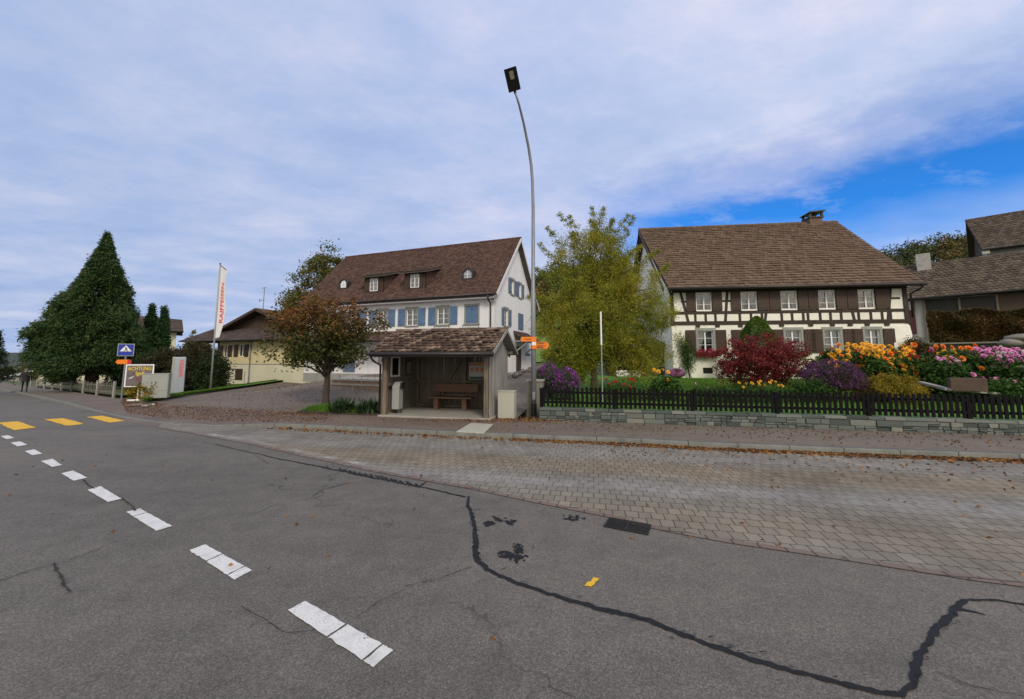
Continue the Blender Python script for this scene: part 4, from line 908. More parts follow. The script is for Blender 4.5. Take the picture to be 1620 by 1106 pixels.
# the timber frame, standing 25 mm proud
mb = MB(); PR = -.028
def hb(x0, x1, za, zb, p=PR): mb.box(x0, x1, p, .02, za, zb)
hb(-.1, WT + .1, 3.12, 3.34, PR - .012); hb(-.1, WT + .1, 3.76, 3.93, PR - .006); hb(-.1, WT + .1, 5.06, 5.24, PR - .006)
for x0 in (-.05, WT - .17): mb.box(x0, x0 + .22, PR - .02, .02, 3.10, 5.26)
for s in (335, 390, 442, 572, 632, 690, 795, 850, 910, 935, 1000, 1055, 1112, 1205, 1270, 1330, 1375):
    x = tx(s); hb(x - .065, x + .065, 3.34, 3.76, PR - .003)
def slant(sa, sb, za, zb, w=.13):
    a, b = tx(sa), tx(sb); mb.hexa([(a - w / 2, PR, za), (a + w / 2, PR, za), (a + w / 2, .02, za), (a - w / 2, .02, za), (b - w / 2, PR, zb), (b + w / 2, PR, zb), (b + w / 2, .02, zb), (b - w / 2, .02, zb)])
slant(296, 262, 3.34, 5.06, .15); slant(494, 512, 3.34, 5.06, .15); slant(705, 735, 3.34, 5.06, .15); slant(1180, 1155, 3.34, 5.06, .15); slant(1360, 1388, 3.34, 5.06, .15)
for a, b in ((480, 530), (1375, 1435), (262, 290)): hb(tx(a), tx(b), 4.47, 4.58, PR + .004)
for (a, b) in up:      # posts beside every window, head and sill pieces
    for s in (a - .14, b + .02): hb(s, s + .12, 3.93, 5.06, PR - .001)
for s in (380, 475, 560, 680, 760, 840, 915, 1020, 1115, 1215, 1310, 1400): x = tx(s); mb.box(x - .10, x + .10, -.5, .02, 5.24, 5.42)      # joist ends under the eave
for s in (345, 450, 572, 700, 790, 945, 1060, 1155, 1245, 1350): x = tx(s); mb.box(x - .12, x + .12, PR - .03, .02, 2.98, 3.12)
mb.build('timber_frame', M['beam'], th, bevel=.006)
for i, (a, b, c, d) in enumerate(upw):
    window(th, a, b, c, d, surround=None, curtain='tied', recess=.03)
    l0 = tx(290) if i == 0 else tx(528) if i == 1 else (up[i - 1][1] + a) / 2 + .012; r1_ = tx(480) if i == 0 else tx(1375) if i == 4 else (b + up[i + 1][0]) / 2 - .012
    shutter(th, l0, a - .03, c - .02, d + .03, 'shutter_brown', y=-.075)
    shutter(th, b + .03, r1_, c - .02, d + .03, 'shutter_brown', y=-.075)
for i, (a, b, c, d) in enumerate(low):
    window(th, a, b, c, d, curtain='drape' if i % 2 else 'half', sw=.13, lint=.16)
    w_ = .60; shutter(th, a - .14 - w_ * (1 if i else .95), a - .14, c - .04, d + .04, 'shutter_brown', y=-.07); shutter(th, b + .14, b + .14 + w_ * .95, c - .04, d + .04, 'shutter_brown', y=-.07)
ov = .5; E0, E1 = (-ov + .25, -.6, 5.25), (WT + ov, -.6, 5.25); R0, R1 = (-ov, DT / 2, RZT), (WT + ov + .35, DT / 2, RZT); B0, B1 = (-ov, DT + .6, 5.25), (WT + ov, DT + .6, 5.25)
rf = tile_roof(th, 'tile_tan', E0, E1, R0, R1, .235, .30, .075, .014, seed=21); deck(rf, E0, E1, R0, R1, .14, 'dark_wood'); gutter(rf, (E0[0], -.69, 5.20), (E1[0] + .05, -.69, 5.20), .075); ridge_caps(rf, R0, R1, 'tile_tan', .12)
rb_ = tile_roof(th, 'tile_tan', B0, B1, R0, R1, .4, .4, .045, .012, seed=22); deck(rb_, B0, B1, R0, R1, .14, 'dark_wood')
for s in (-ov - .02, WT + ov + .02): MB().bar((s, -.6, 5.13), (s, DT / 2, RZT - .12), .035, .24).build('verge_board', M['dark_wood'], th)
MB().tube([(WT + .45, -.69, 5.15), (WT + .35, -.5, 4.95), (WT + .16, -.12, 4.75), (WT + .16, -.1, 3.4)], .05, 8).build('downpipe', M['gutter'], th, smooth=True)
yc, zc = DT / 2 + .1, RZT; xc = FT.fy(1287, 350, DT / 2)[0]
ch = MB().box(xc - .42, xc + .42, yc - .42, yc + .42, zc - .5, zc + .28).build('chimney', M['chim_brick'], th)
mb = MB(); mb.box(xc - .5, xc + .5, yc - .5, yc + .5, zc + .28, zc + .36)
for sx in (-.4, .4):
    for sy in (-.4, .4): mb.box(xc + sx - .07, xc + sx + .07, yc + sy - .07, yc + sy + .07, zc + .36, zc + .66)
mb.box(xc - .12, xc + .12, yc - .12, yc + .12, zc + .36, zc + .6)
mb.hexa([(xc - .6, yc - .6, zc + .62), (xc + .55, yc - .6, zc + .72), (xc + .55, yc + .6, zc + .72), (xc - .6, yc + .6, zc + .62), (xc - .5, yc - .6, zc + .72), (xc + .55, yc - .6, zc + .80), (xc + .55, yc + .6, zc + .80), (xc - .5, yc + .6, zc + .72)])
mb.build('chimney_cap', M['gutter'], ch)
# brown wooden annex left of the farmhouse
an = empty('wooden_annex', FT.wor((-1.75, 2.0, 0)), FT.a, 'low brown board annex beside the farmhouse, half hidden by the yellow-green tree', 'shed')
mb = MB(); mb.box(-1.7, 1.7, 0, 2.6, -.6, 2.0)
for k in range(22): x = -1.7 + k * .1545; mb.box(x + .006, x + .148, -.022, -.002, -.5, 1.95)
mb.build('wall', M['dark_wood'], an); MB().prism([(-1.9, -.4, 2.0), (1.75, -.4, 2.0), (1.75, 2.7, 2.55), (-1.9, 2.7, 2.55)], (0, 0, .1)).build('roof', M['tile_dark'], an); MB().box(-1.7, 1.7, -.06, -.024, .62, .70).build('rail', M['stone_grey'], an)
tag(MB().box(-.75, .75, -.3, 0, -.5, .42).build('planter_block', M['white_paint']), 'white low block before the brown annex', 'block')
o = bpy.data.objects['planter_block']; o.location = FT.wor((-2.35, 1.6, 0)); o.rotation_euler.z = FT.a
ter = MB().box(-3.2, WT + .5, -1.5, -.3, -.9, -.10).build('terrace', M['concrete']); ter.location = FT.o; ter.rotation_euler.z = FT.a; tag(ter, 'pale stone terrace edge along the foot of the farmhouse', 'terrace')
# ---------------------------------------------------------------- bus shelter
pa, pb = gp(606, 658, .12), gp(772, 664, .12)
rot_s = math.degrees(math.atan2(pb.y - pa.y, pb.x - pa.x)); FS = Fr((pa.x, pa.y, .12), rot_s); WS = (pb - pa).length; DS = 2.45
sh = empty('bus_shelter', FS.o, FS.a, 'open weathered wooden bus shelter with a mossy tiled gable roof', 'shelter')
MB().box(-.12, WS + .12, -.16, DS + .1, -.15, .05).build('floor_slab', M['concrete'], sh, bevel=.012)
def post(x, y, z0=.05, z1=2.06, w=.13, name='post'): return MB().box(x - w / 2, x + w / 2, y - w / 2, y + w / 2, z0, z1).build(name, M['post_wood'], sh, bevel=.008)
for x, y in ((.06, 0), (WS - .06, 0), (.06, DS - .07), (WS - .06, DS - .07), (WS * .55, DS - .07)): post(x, y)
def boards(mb, s0, s1, z0, z1, xf, w=.155, gap=None, batten=True, t=.022):
    n = max(1, int((s1 - s0) / w)); w = (s1 - s0) / n
    for k in range(n):
        a = s0 + k * w; top = z1(a + w / 2) if callable(z1) else z1; e = rng.uniform(-.004, .004); lo = z0 + rng.uniform(-.02, .02)
        mb.v and None; b = MB().box(a + .004, a + w - .004, e, e + t, lo, top); XF(b, xf)
        k0 = len(mb.v); mb.v += b.v; mb.f += [tuple(i + k0 for i in f) for f in b.f]
        if batten:
            b = MB().box(a - .025, a + .025, e - .022, e - .002, lo, top); XF(b, xf); k0 = len(mb.v); mb.v += b.v; mb.f += [tuple(i + k0 for i in f) for f in b.f]
    return mb
EZs, RZs, Y0s, Y1s = 2.10, 2.90, -.50, DS + .45; Yr = (Y0s + Y1s) / 2; ks = (RZs - EZs) / (Yr - Y0s)
rz_s = lambda y: EZs + ks * (y - Y0s) if y < Yr else EZs + ks * (Y1s - y)
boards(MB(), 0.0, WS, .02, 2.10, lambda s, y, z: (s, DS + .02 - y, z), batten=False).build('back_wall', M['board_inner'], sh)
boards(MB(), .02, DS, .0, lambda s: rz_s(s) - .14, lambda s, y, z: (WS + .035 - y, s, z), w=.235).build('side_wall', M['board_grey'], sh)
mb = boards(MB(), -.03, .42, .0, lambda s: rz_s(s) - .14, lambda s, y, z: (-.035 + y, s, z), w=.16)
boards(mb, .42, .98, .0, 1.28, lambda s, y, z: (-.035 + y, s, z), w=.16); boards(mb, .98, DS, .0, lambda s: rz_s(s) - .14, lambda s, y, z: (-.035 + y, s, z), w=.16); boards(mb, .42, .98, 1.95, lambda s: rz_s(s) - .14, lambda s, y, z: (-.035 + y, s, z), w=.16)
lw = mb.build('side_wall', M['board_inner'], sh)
mb = MB()
for r in ((.40, .46, 1.26, 1.98), (.94, 1.0, 1.26, 1.98), (.46, .94, 1.26, 1.32), (.46, .94, 1.92, 1.98)): mb.box(-.05, .02, *r)
wn_ = mb.build('window', M['white_paint'], lw); MB().box(-.005, .003, .45, .95, 1.31, 1.93).build('pane', M['glass'], wn_); MB().box(-.035, -.028, .45, .95, 1.31, 1.93).build('sheet', M['poster_pale'], wn_)  # pale paper sheet, added behind the pane so the window shows light
mb = MB(); mb.box(.12, WS - .12, DS - .13, DS - .01, .98, 1.07).bar((WS * .20, DS - .075, .12), (WS * .53, DS - .075, 2.0), .09, .10, (0, 1, 0)); mb.box(.12, WS - .12, DS - .12, DS - .01, .07, .16)
mb.box(.0, .10, .1, DS - .1, .98, 1.07).box(WS - .10, WS - .0, .1, DS - .1, .98, 1.07); mb.build('bracing', M['post_wood'], sh)
mb = MB(); mb.box(-.22, WS + .22, -.07, .07, 2.062, 2.17); mb.box(-.22, WS + .22, DS - .14, DS, 2.062, 2.17); mb.build('wall_plate', M['post_wood'], sh)
xl, xr = -.27, WS + .30
rf = tile_roof(sh, 'tile_old', (xl, Y0s, EZs), (xr, Y0s, EZs), (xl, Yr, RZs), (xr, Yr, RZs), .21, .215, .085, .022, jit=.014, seed=31)
deck(rf, (xl, Y0s, EZs), (xr, Y0s, EZs), (xl, Yr, RZs), (xr, Yr, RZs), .05, 'board_grey')
rb_ = tile_roof(sh, 'tile_old', (xl, Y1s, EZs), (xr, Y1s, EZs), (xl, Yr, RZs), (xr, Yr, RZs), .185, .182, .045, .014, jit=.012, seed=32); deck(rb_, (xl, Y1s, EZs), (xr, Y1s, EZs), (xl, Yr, RZs), (xr, Yr, RZs), .05, 'board_grey')
ridge_caps(rf, (xl, Yr, RZs + .01), (xr, Yr, RZs + .01), 'tile_old', .085, .33)
MB().box(xl, xr, Y0s - .035, Y0s - .008, EZs - .15, EZs + .01).build('fascia', M['gutter'], sh); MB().tube([(xl - .03, Y0s - .09, EZs - .06), (xr + .03, Y0s - .09, EZs - .06)], .055, 10).build('gutter', M['gutter'], sh, smooth=True)
MB().tube([(-.2, Y0s - .09, EZs - .1), (-.19, Y0s + .1, EZs - .28), (-.12, -.06, EZs - .42), (-.11, -.06, .0)], .035, 8).build('downpipe', M['gutter'], sh, smooth=True)
for s in (Y0s, Y1s):
    for x in (xl - .018, xr + .018): MB().bar((x, s, EZs - .03), (x, Yr, RZs - .03), .03, .11).build('verge_board', M['board_grey'], sh)
mb = MB()
for k in range(6): x = xl + .3 + (xr - xl - .6) * k / 5; mb.bar((x, Y0s + .02, EZs - .11), (x, Yr, RZs - .11), .06, .09); mb.bar((x, Y1s - .02, EZs - .11), (x, Yr, RZs - .11), .06, .09)
mb.build('rafters', M['post_wood'], sh)
def sloc(x, y, z=.05): return FS.wor((x, y, z))
# bench
bx_, _ = FS.fy(714, 632, DS - .62); bn = empty('bench', sloc(bx_, DS - .62), FS.a, 'brown wooden bench with plank back inside the bus shelter', 'bench')
w = .86
mb = MB()
for k in range(3): y = -.26 + k * .165; mb.box(-w, w, y, y + .155, .40, .455)
mb.build('seat', M['bench_wood'], bn, bevel=.006)
mb = MB().hexa([(-w + .08, .235, .60), (w + .08, .235, .60), (w + .08, .28, .60), (-w + .08, .28, .60), (-w + .08, .30, .90), (w + .08, .30, .90), (w + .08, .345, .90), (-w + .08, .345, .90)]); mb.build('backrest', M['bench_wood'], bn, bevel=.008)
for x in (-.55, .55):
    MB().box(x - .09, x + .09, -.16, .20, .0, .398).build('leg', M['bench_wood'], bn, bevel=.01)
    for dx_ in (-.07, .07): MB().bar((x + dx_ + .04, .20, .46), (x + dx_ + .04, .27, .62), .05, .06).build('back_support', M['bench_wood'], bn)
# bin, notices and small things in the shelter
bi = empty('rubbish_bin', sloc(.34, .30), FS.a, 'tall pale rubbish bin with slanted top by the left post of the shelter', 'bin')
MB().prism([(-.13, -.15, .15), (-.13, .15, .15), (-.13, .15, 1.06), (-.13, .02, 1.06), (-.13, -.15, .92)], (.26, 0, 0)).build('body', M['cabinet_pale'], bi, bevel=.02)
MB().box(.132, .20, -.10, .12, .84, 1.04).build('hood', M['black_metal'], bi, bevel=.02); MB().box(-.03, .03, .10, .14, .0, .15).build('foot', M['galv'], bi)
xa, za = FS.fy(742, 568, DS - .1); xb, zb = FS.fy(766, 601, DS - .1); za -= .12; zb -= .12
nb = empty('timetable_board', FS.wor((xa, DS - .05, 0)), FS.a, 'framed timetable notice on the back wall beside the bench', 'notice board')
w = min(xb, WS - .14) - xa; MB().box(0, w, -.03, -.004, zb + .12, za).build('board', M['poster_pale'], nb); MB().box(.02, w - .02, -.036, -.032, za - .13, za - .02).build('heading', M['poster_orange'], nb); MB().box(.02, w - .02, -.036, -.032, zb + .13, zb + .24).build('footer', M['poster_teal'], nb)
mb = MB()
for k in range(3): mb.box(.06 + k * .2, .18 + k * .2, -.036, -.032, zb + .42, za - .2)
mb.build('timetable_columns', M['poster_orange'], nb)
MB().box(0, w, -.20, -.004, zb + .02, zb + .05).build('shelf', M['post_wood'], nb)
ri = empty('red_box', FS.wor((WS - .20, .75, .72)), FS.a, 'small red box hung on the inside of the right shelter post', 'box'); MB().box(-.05, .06, -.07, .07, 0, .20).build('body', M['red_item'], ri, bevel=.015); MB().box(-.052, .03, -.073, .073, .19, .25).build('lid', M['white_paint'], ri, bevel=.01)
pn = empty('framed_notice', FS.wor((.02, 1.62, 1.15)), FS.a, 'small dark framed notice on the left inner wall of the shelter', 'notice'); MB().box(0, .03, -.22, .22, .12, .70).build('frame', M['dark_wood'], pn); MB().box(.031, .036, -.16, .16, .18, .64).build('sheet', M['concrete_dark'], pn)
# ---------------------------------------------------------------- street furniture
def cabinet(x0, x1, yb, yt, z, deg, depth, label, mat, lock=False):
    p = gp((x0 + x1) / 2, yb, z); d = FPX / p.y; w = (x1 - x0) / FPX * p.y / math.cos(R(deg)) ; h = (yb - yt) / FPX * p.y
    c = empty('utility_cabinet', p, R(deg), label, 'utility cabinet')
    MB().box(-w / 2, w / 2, 0, depth, 0, h - .03).build('body', M[mat], c, bevel=.008); MB().box(-w / 2 - .015, w / 2 + .015, -.015, depth + .015, h - .03, h).build('lid', M[mat], c, bevel=.008)
    if lock:
        mb = MB(); 
        MB().box(-w / 2 + .03, w / 2 - .03, -.012, -.001, h * .30, h - .07).build('door', M[mat], c, bevel=.003); MB().box(.02, .05, -.03, -.012, h * .6, h * .68).build('handle', M['black_metal'], c); MB().box(-w / 2 + .02, w / 2 - .02, -.006, -.001, .04, h * .28).build('base_panel', M[mat], c)
    return c
cabinet(787.5, 813, 662.5, 620, .12, rot_s, .34, 'plain grey utility cabinet at the right end of the bus shelter', 'cabinet')
pp = gp(845.5, 656.5, .12); pl = empty('gate_pillar', pp, R(rot_s), 'square concrete gate pillar behind the lamp post foot', 'pillar')
pw = 24 / FPX * pp.y; ph = 54 / FPX * pp.y; MB().box(-pw / 2, pw / 2, 0, pw * .9, -.1, ph - .07).build('shaft', M['concrete_dark'], pl, bevel=.012); MB().box(-pw / 2 - .03, pw / 2 + .03, -.03, pw * .9 + .03, ph - .07, ph).build('cap', M['concrete'], pl, bevel=.012)
lp = gp(844, 657, .12); lp = lp + Vector((0, -.22, 0)); lm = empty('street_lamp', lp, 0, 'tall street lamp with thin bent mast and flat black head', 'street lamp')
yl = lp.y
def up_at(px, py, Y): q = dp(px, py, Y); return q - lp
pts = [Vector((0, 0, 0)), Vector((0, 0, 4.2)), Vector((0, 0, 4.22)), up_at(843.5, 330, yl), up_at(842.5, 290, yl), up_at(840.5, 262, yl - .06), up_at(836, 232, yl - .25), up_at(828.5, 195, yl - .6), up_at(821, 165, yl - .95), up_at(815, 146, yl - 1.2)]
MB().tube(pts, [.085, .08, .068, .056, .052, .05, .047, .042, .036, .032], 14).build('mast', M['galv'], lm, smooth=True)
MB().cyl(0, 0, 0, .42, .096, 16).build('foot_sleeve', M['black_metal'], lm)
MB().box(-.045, .045, -.088, -.07, .55, .80).build('service_door', M['galv'], lm)
h0 = up_at(814.5, 144, yl - 1.22); h1 = up_at(806.5, 107, yl - 1.75); ax = (h1 - h0); L = ax.length
# flat head: long axis h0->h1, seen from below
sidev = Vector((1, .12, .10)); sidev = (sidev - ax.normalized() * sidev.dot(ax.normalized())).normalized(); nv = ax.normalized().cross(sidev).normalized()
if nv.z > 0: nv = -nv
hw = .205
def HP(l, s, n): return h0 + ax * l + sidev * s + nv * n
mb = MB(); mb.hexa([HP(0, -hw, .02), HP(0, hw, .02), HP(1, hw, .02), HP(1, -hw, .02), HP(.02, -hw * .9, -.07), HP(.02, hw * .9, -.07), HP(.97, hw * .9, -.05), HP(.97, -hw * .9, -.05)]); hd = mb.build('lamp_head', M['black_metal'], lm, bevel=.008)
mb = MB(); mb.hexa([HP(.52, -hw * .28, .021), HP(.52, hw * .36, .021), HP(.86, hw * .36, .021), HP(.86, -hw * .28, .021), HP(.52, -hw * .28, .03), HP(.52, hw * .36, .03), HP(.86, hw * .36, .03), HP(.86, -hw * .28, .03)]); mb.build('lens', M['lamp_glass'], hd)
MB().tube([h0 - ax * .12, h0 + ax * .08], .045, 10).build('spigot', M['black_metal'], lm)
# yellow hiking signs on the mast
def trail_sign(x0, x1, y0, y1, point, label):
    a = dp(x0, y0, yl - .11); b = dp(x1, y1, yl - .11); o = empty('trail_sign', ((a.x + b.x) / 2, yl - .11, b.z), R(-3), label, 'direction sign', 'orange trail signs on the lamp mast'); w = (b.x - a.x) / 2; h = a.z - b.z; t = .012; e = h / 2 * .7 if h < .25 else .07
    if point < 0: pl_ = [(-w + e, 0, 0), (w, 0, 0), (w, 0, h), (-w + e, 0, h), (-w, 0, h / 2)]
    elif h > .25: pl_ = [(-w, 0, 0), (w - e, 0, 0), (w, 0, h * .25), (w - e, 0, h * .5), (w, 0, h * .75), (w - e, 0, h), (-w, 0, h)]
    else: pl_ = [(-w, 0, 0), (w - e, 0, 0), (w, 0, h / 2), (w - e, 0, h), (-w, 0, h)]
    MB().prism(pl_, (0, t, 0)).build('plate', M['orange'], o)
    MB().box(-.03, .03, t + .001, .07, h * .3, h * .7).build('clamp', M['galv'], o); return o, w, h
o, w, h = trail_sign(823, 848.5, 533, 540.2, -1, 'single orange trail sign pointing left on the lamp mast')
mb = MB(); mb.box(-w + .16, w - .16, -.003, -.0005, h * .42, h * .58); mb.build('lettering', M['ink'], o)
o, w, h = trail_sign(841.5, 869, 540.6, 552, 1, 'double orange trail sign pointing right below the left-pointing one')
mb = MB()
for k, (q, l) in enumerate(((.86, .30), (.70, .24), (.42, .30), (.26, .2), (.12, .26))): mb.box(-w + .16, -w + .16 + l, -.003, -.0005, h * q - .011, h * q + .011)
mb.build('lettering', M['ink'], o); MB().box(-w - .005, -w + .13, -.004, -.0005, h * .5, h + .01).build('place_panel', M['white_paint'], o)
# crossing sign with orange plate
sp = gt(192, 633, .12); sg = empty('crossing_sign', sp, R(28), 'blue square pedestrian crossing sign on a grey pole at the pavement edge', 'traffic sign')
s = sp.y / FPX; zt = dp(205, 544, sp.y).z - sp.z; zb = dp(205, 563.5, sp.y).z - sp.z; hw = (zt - zb) / 2 * 1.02
MB().cyl(0, 0, 0, zt - .05, .035, 12).build('pole', M['galv'], sg); zc = (zt + zb) / 2
MB().box(-hw, hw, -.075, -.05, zb, zt).build('border', M['cabinet_pale'], sg, bevel=.004); fc = MB().box(-hw + .03, hw - .03, -.079, -.0755, zb + .03, zt - .03).build('face', M['blue_sign'], sg)
mb = MB(); t_ = hw * .72; mb.prism([(-t_, -.0795, zc - hw * .22), (t_, -.0795, zc - hw * .22), (0, -.0795, zc + hw * .72)], (0, -.004, 0)); tri = mb.build('triangle', M['white_paint'], sg)
mb = MB()      # walking figure in the triangle
mb.box(-.022, .022, -.0885, -.0845, zc + hw * .34, zc + hw * .46); mb.bar((0, -.0865, zc + hw * .32), (.012, -.0865, zc + hw * .05), .05, .004, (0, 1, 0)); mb.bar((.01, -.0865, zc + hw * .06), (-.07, -.0865, zc - hw * .16), .028, .004, (0, 1, 0)); mb.bar((.01, -.0865, zc + hw * .06), (.075, -.0865, zc - hw * .16), .028, .004, (0, 1, 0)); mb.bar((0, -.0865, zc + hw * .26), (.07, -.0865, zc + hw * .1), .02, .004, (0, 1, 0))
mb.build('walker', M['ink'], tri)
za = dp(205, 569, sp.y).z - sp.z; zb = dp(205, 576, sp.y).z - sp.z
os_ = empty('route_plate', sp + Vector((0, 0, zb)), R(28), 'small orange arrow plate pointing left under the crossing sign', 'direction sign'); h = za - zb
MB().prism([(-.26, -.06, 0), (.16, -.06, 0), (.16, -.06, h), (-.26, -.06, h), (-.34, -.06, h / 2)], (0, .015, 0)).build('plate', M['orange'], os_); MB().box(.10, .24, -.068, -.0615, .0, h * .95).build('red_field', M['red_item'], os_)
# poster stand
ps = gt(217, 634, .12); po = empty('poster_stand', ps, R(30), 'poster board with yellow lettering on a thin post with white foot', 'poster stand')
zb = dp(222, 612, ps.y).z - ps.z; zt = dp(222, 576.5, ps.y).z - ps.z; w = 16.8 * ps.y / FPX
MB().tube([(-.42, 0, .0), (-.42, 0, .05)], .02, 6).build('foot', M['white_paint'], po) if False else None
MB().prism([(.36 * math.cos(a), .2 * math.sin(a), 0) for a in np.linspace(0, 2 * math.pi, 20)[:-1]], (0, 0, .07)).build('foot', M['white_paint'], po, bevel=.02)
MB().cyl(0, 0, .06, zb + .1, .03, 10).build('post', M['white_paint'], po)
bd = MB().box(-w, w, -.05, .0, zb, zt).build('frame', M['white_paint'], po, bevel=.006); MB().box(-w + .05, w - .05, -.056, -.0505, zb + .05, zt - .05).build('poster', M['poster_dark'], bd)
text_mesh('lettering', 'ACHTUNG', .235, M['yellow_letter'], bd, (.0, -.060, zt - .20), (R(90), 0, 0), squeeze=.72, bold=.006); text_mesh('lettering', 'Igel!', .24, M['yellow_letter'], bd, (.02, -.060, zt - .42), (R(90), 0, 0), squeeze=.8, bold=.006)
MB().hexa([(-w + .12, -.060, zb + .36), (-w + .26, -.060, zb + .40), (-w + .26, -.0575, zb + .40), (-w + .12, -.0575, zb + .36), (-w + .18, -.060, zb + .44), (-w + .34, -.060, zb + .52), (-w + .34, -.0575, zb + .52), (-w + .18, -.0575, zb + .44)]).build('pale_patch', M['poster_pale'], bd); MB().box(.16, w - .12, -.060, -.0575, zb + .10, zb + .13).build('small_print', M['poster_pale'], bd)
mb = MB(); mb.blob((.05, -.058, zb + .38), (.22, .001, .12), 3, 2, .12); mb.build('picture', M['poster_orange'] if False else surf('poster_maroon', (.15, .07, .085), .5, .4, 12, 40, bumps=0), bd)
cabinet(228, 258, 630, 592, .18, 24, .40, 'wide pale utility cabinet with door behind the poster stand', 'cabinet_pale', True)
# stele and flag
st = gt(279.5, 622.5, .15); se = empty('sign_stele', st, R(30), 'slim grey upright sign slab with red vertical lettering', 'sign'); zt = dp(284, 565, st.y).z - st.z; w = 8.2 * st.y / FPX
MB().box(-w, w, -.09, .09, -.1, zt).build('slab', M['stele'], se, bevel=.01); MB().box(-w - .0, -w + .12, -.094, -.0905, .05, zt - .03).build('edge_strip', M['cabinet_pale'], se)
text_mesh('lettering', 'RAIFFEISEN', .26, M['red_letter'], se, (w * .45, -.094, zt * .69), (R(90), R(-90), 0), squeeze=.74, bold=.004)
fp = gt(333, 616, .15); fl = empty('banner_flag', fp, R(-12), 'tall white banner flag with red vertical lettering on a silver pole', 'flag'); zt = dp(348, 418, fp.y).z - fp.z
MB().cyl(0, 0, -.1, zt, .06, 12, .04).build('pole', M['cabinet_pale'], fl, smooth=True); MB().cyl(0, 0, zt, zt + .08, .06, 10, .03).build('finial', M['black_metal'], fl); MB().tube([(0, 0, zt - .06), (.56, -.02, zt - .40)], .018, 8).build('top_arm', M['black_metal'], fl)
V = []; nz_, nx_ = 60, 10; zlo = dp(341, 536, fp.y).z - fp.z
def flagp(u, v):      # v 0 top .. 1 bottom
    wid = .56 * (1 - .62 * max(0, (v - .62) / .38) ** 1.1) - .05 * math.sin(v * 5); z = zt - .08 - .32 * u * (1 - v) - v * (zt - .08 - zlo) * (1 - .02 * u)
    return (.055 + u * wid, .05 * math.sin(u * 3.4 + v * 7) * u + .10 * v * u, z)
for i in range(nz_ + 1):
    for j in range(nx_ + 1): V.append(flagp(j / nx_, i / nz_))
Q = [(i * (nx_ + 1) + j, (i + 1) * (nx_ + 1) + j, (i + 1) * (nx_ + 1) + j + 1, i * (nx_ + 1) + j + 1) for i in range(nz_) for j in range(nx_)]
ck = np_mesh('cloth', np.array(V), np.array(Q), M['flag'], fl, True); so = ck.modifiers.new('thickness', 'SOLIDIFY'); so.thickness = .006
tm = text_mesh('lettering', 'RAIFFEISEN', .36, M['red_letter'], ck, (0, 0, 0), (0, 0, 0), extrude=0, squeeze=1.0, bold=.008)
xs = [v.co.x for v in tm.data.vertices]; x0, x1 = min(xs), max(xs)
bm = bmesh.new(); bm.from_mesh(tm.data); bmesh.ops.subdivide_edges(bm, edges=bm.edges[:], cuts=1); bmesh.ops.triangulate(bm, faces=bm.faces[:])
for v in bm.verts:        # lay the letters on the cloth, reading upwards
    vv = .79 - (v.co.x - x0) / (x1 - x0) * .57; u_ = .60 - v.co.y / .56 * .9; q = flagp(u_, vv); v.co = (q[0], q[1] - .008, q[2])
bm.to_mesh(tm.data); bm.free()
# ---------------------------------------------------------------- stone wall and picket fence
a_w = math.atan2(wd.y, wd.x); wlen = (W1 - W0).length
sw = empty('stone_wall', (W0.x, W0.y, .12), a_w, 'low wall of grey-green split stones below the black picket fence', 'wall')
topz = lambda s: .365 - .055 * s / wlen
mb = MB(); mb.prism([(0, .03, -.1), (wlen, .03, -.1), (wlen, .03, topz(wlen) - .03), (0, .03, topz(0) - .03)], (0, .27, 0)); mb.build('core', M['mortar'], sw)
def split_rect(x0, x1, z0, z1, rr, out):
    w, h = x1 - x0, z1 - z0
    if h > .16 and (rr.random() < .80 or h > .25): c = z0 + h * rr.choice((.32, .45, .5, .6)); split_rect(x0, x1, z0, c, rr, out); split_rect(x0, x1, c, z1, rr, out); return
    if w > h * rr.uniform(2.2, 4.5) and w > .3: c = x0 + w * rr.uniform(.3, .7); split_rect(x0, c, z0, z1, rr, out); split_rect(c, x1, z0, z1, rr, out); return
    if h > .085 and rr.random() < .28: c = z0 + h * .5; split_rect(x0, x1, z0, c, rr, out); split_rect(x0, x1, c, z1, rr, out); return
    out.append((x0, x1, z0, z1))
rr = random.Random(12); st_list = []; x = 0
while x < wlen:
    w = min(rr.uniform(.55, 1.1), wlen - x + .01); split_rect(x, x + w, -.03, topz(x) - .085, rr, st_list); x += w
x = 0
while x < wlen: w = rr.uniform(.3, .75); st_list.append((x, x + w, topz(x) - .08, topz(x) + rr.uniform(-.01, .015))); x += w
mb = MB()
for (x0, x1, z0, z1) in st_list:
    g_ = .006; p = rr.uniform(-.03, .012); J = lambda k=.007: rr.uniform(-k, k); cap = z0 > .2
    ww = [(x0 + g_ + J(), p + J(), z0 + g_ + J()), (x1 - g_ + J(), p + J(), z0 + g_ + J()), (x1 - g_ + J(), p + .12, z0 + g_), (x0 + g_ + J(), p + .12, z0 + g_), (x0 + g_ + J(), p + J(), z1 - g_ + J()), (x1 - g_ + J(), p + J(), z1 - g_ + J()), (x1 - g_ + J(), (.30 if cap else p + .12), z1 - g_), (x0 + g_ + J(), (.30 if cap else p + .12), z1 - g_)]
    mb.hexa(ww)
mb.build('stones', M['stone_wall'], sw, bevel=.008)
pf = empty('picket_fence', (W0.x, W0.y, .12), a_w, 'black picket fence standing on the low stone wall', 'fence')
npan = int(wlen / 2.45) + 1; pwid = wlen / npan; fy_ = .17
for k in range(npan + 1): s = min(k * pwid, wlen - .05) + .04; MB().box(s - .045, s + .045, fy_, fy_ + .09, topz(s) - .05, topz(s) + .60).build('post', M['fence_wood'], pf)
rr = random.Random(5)
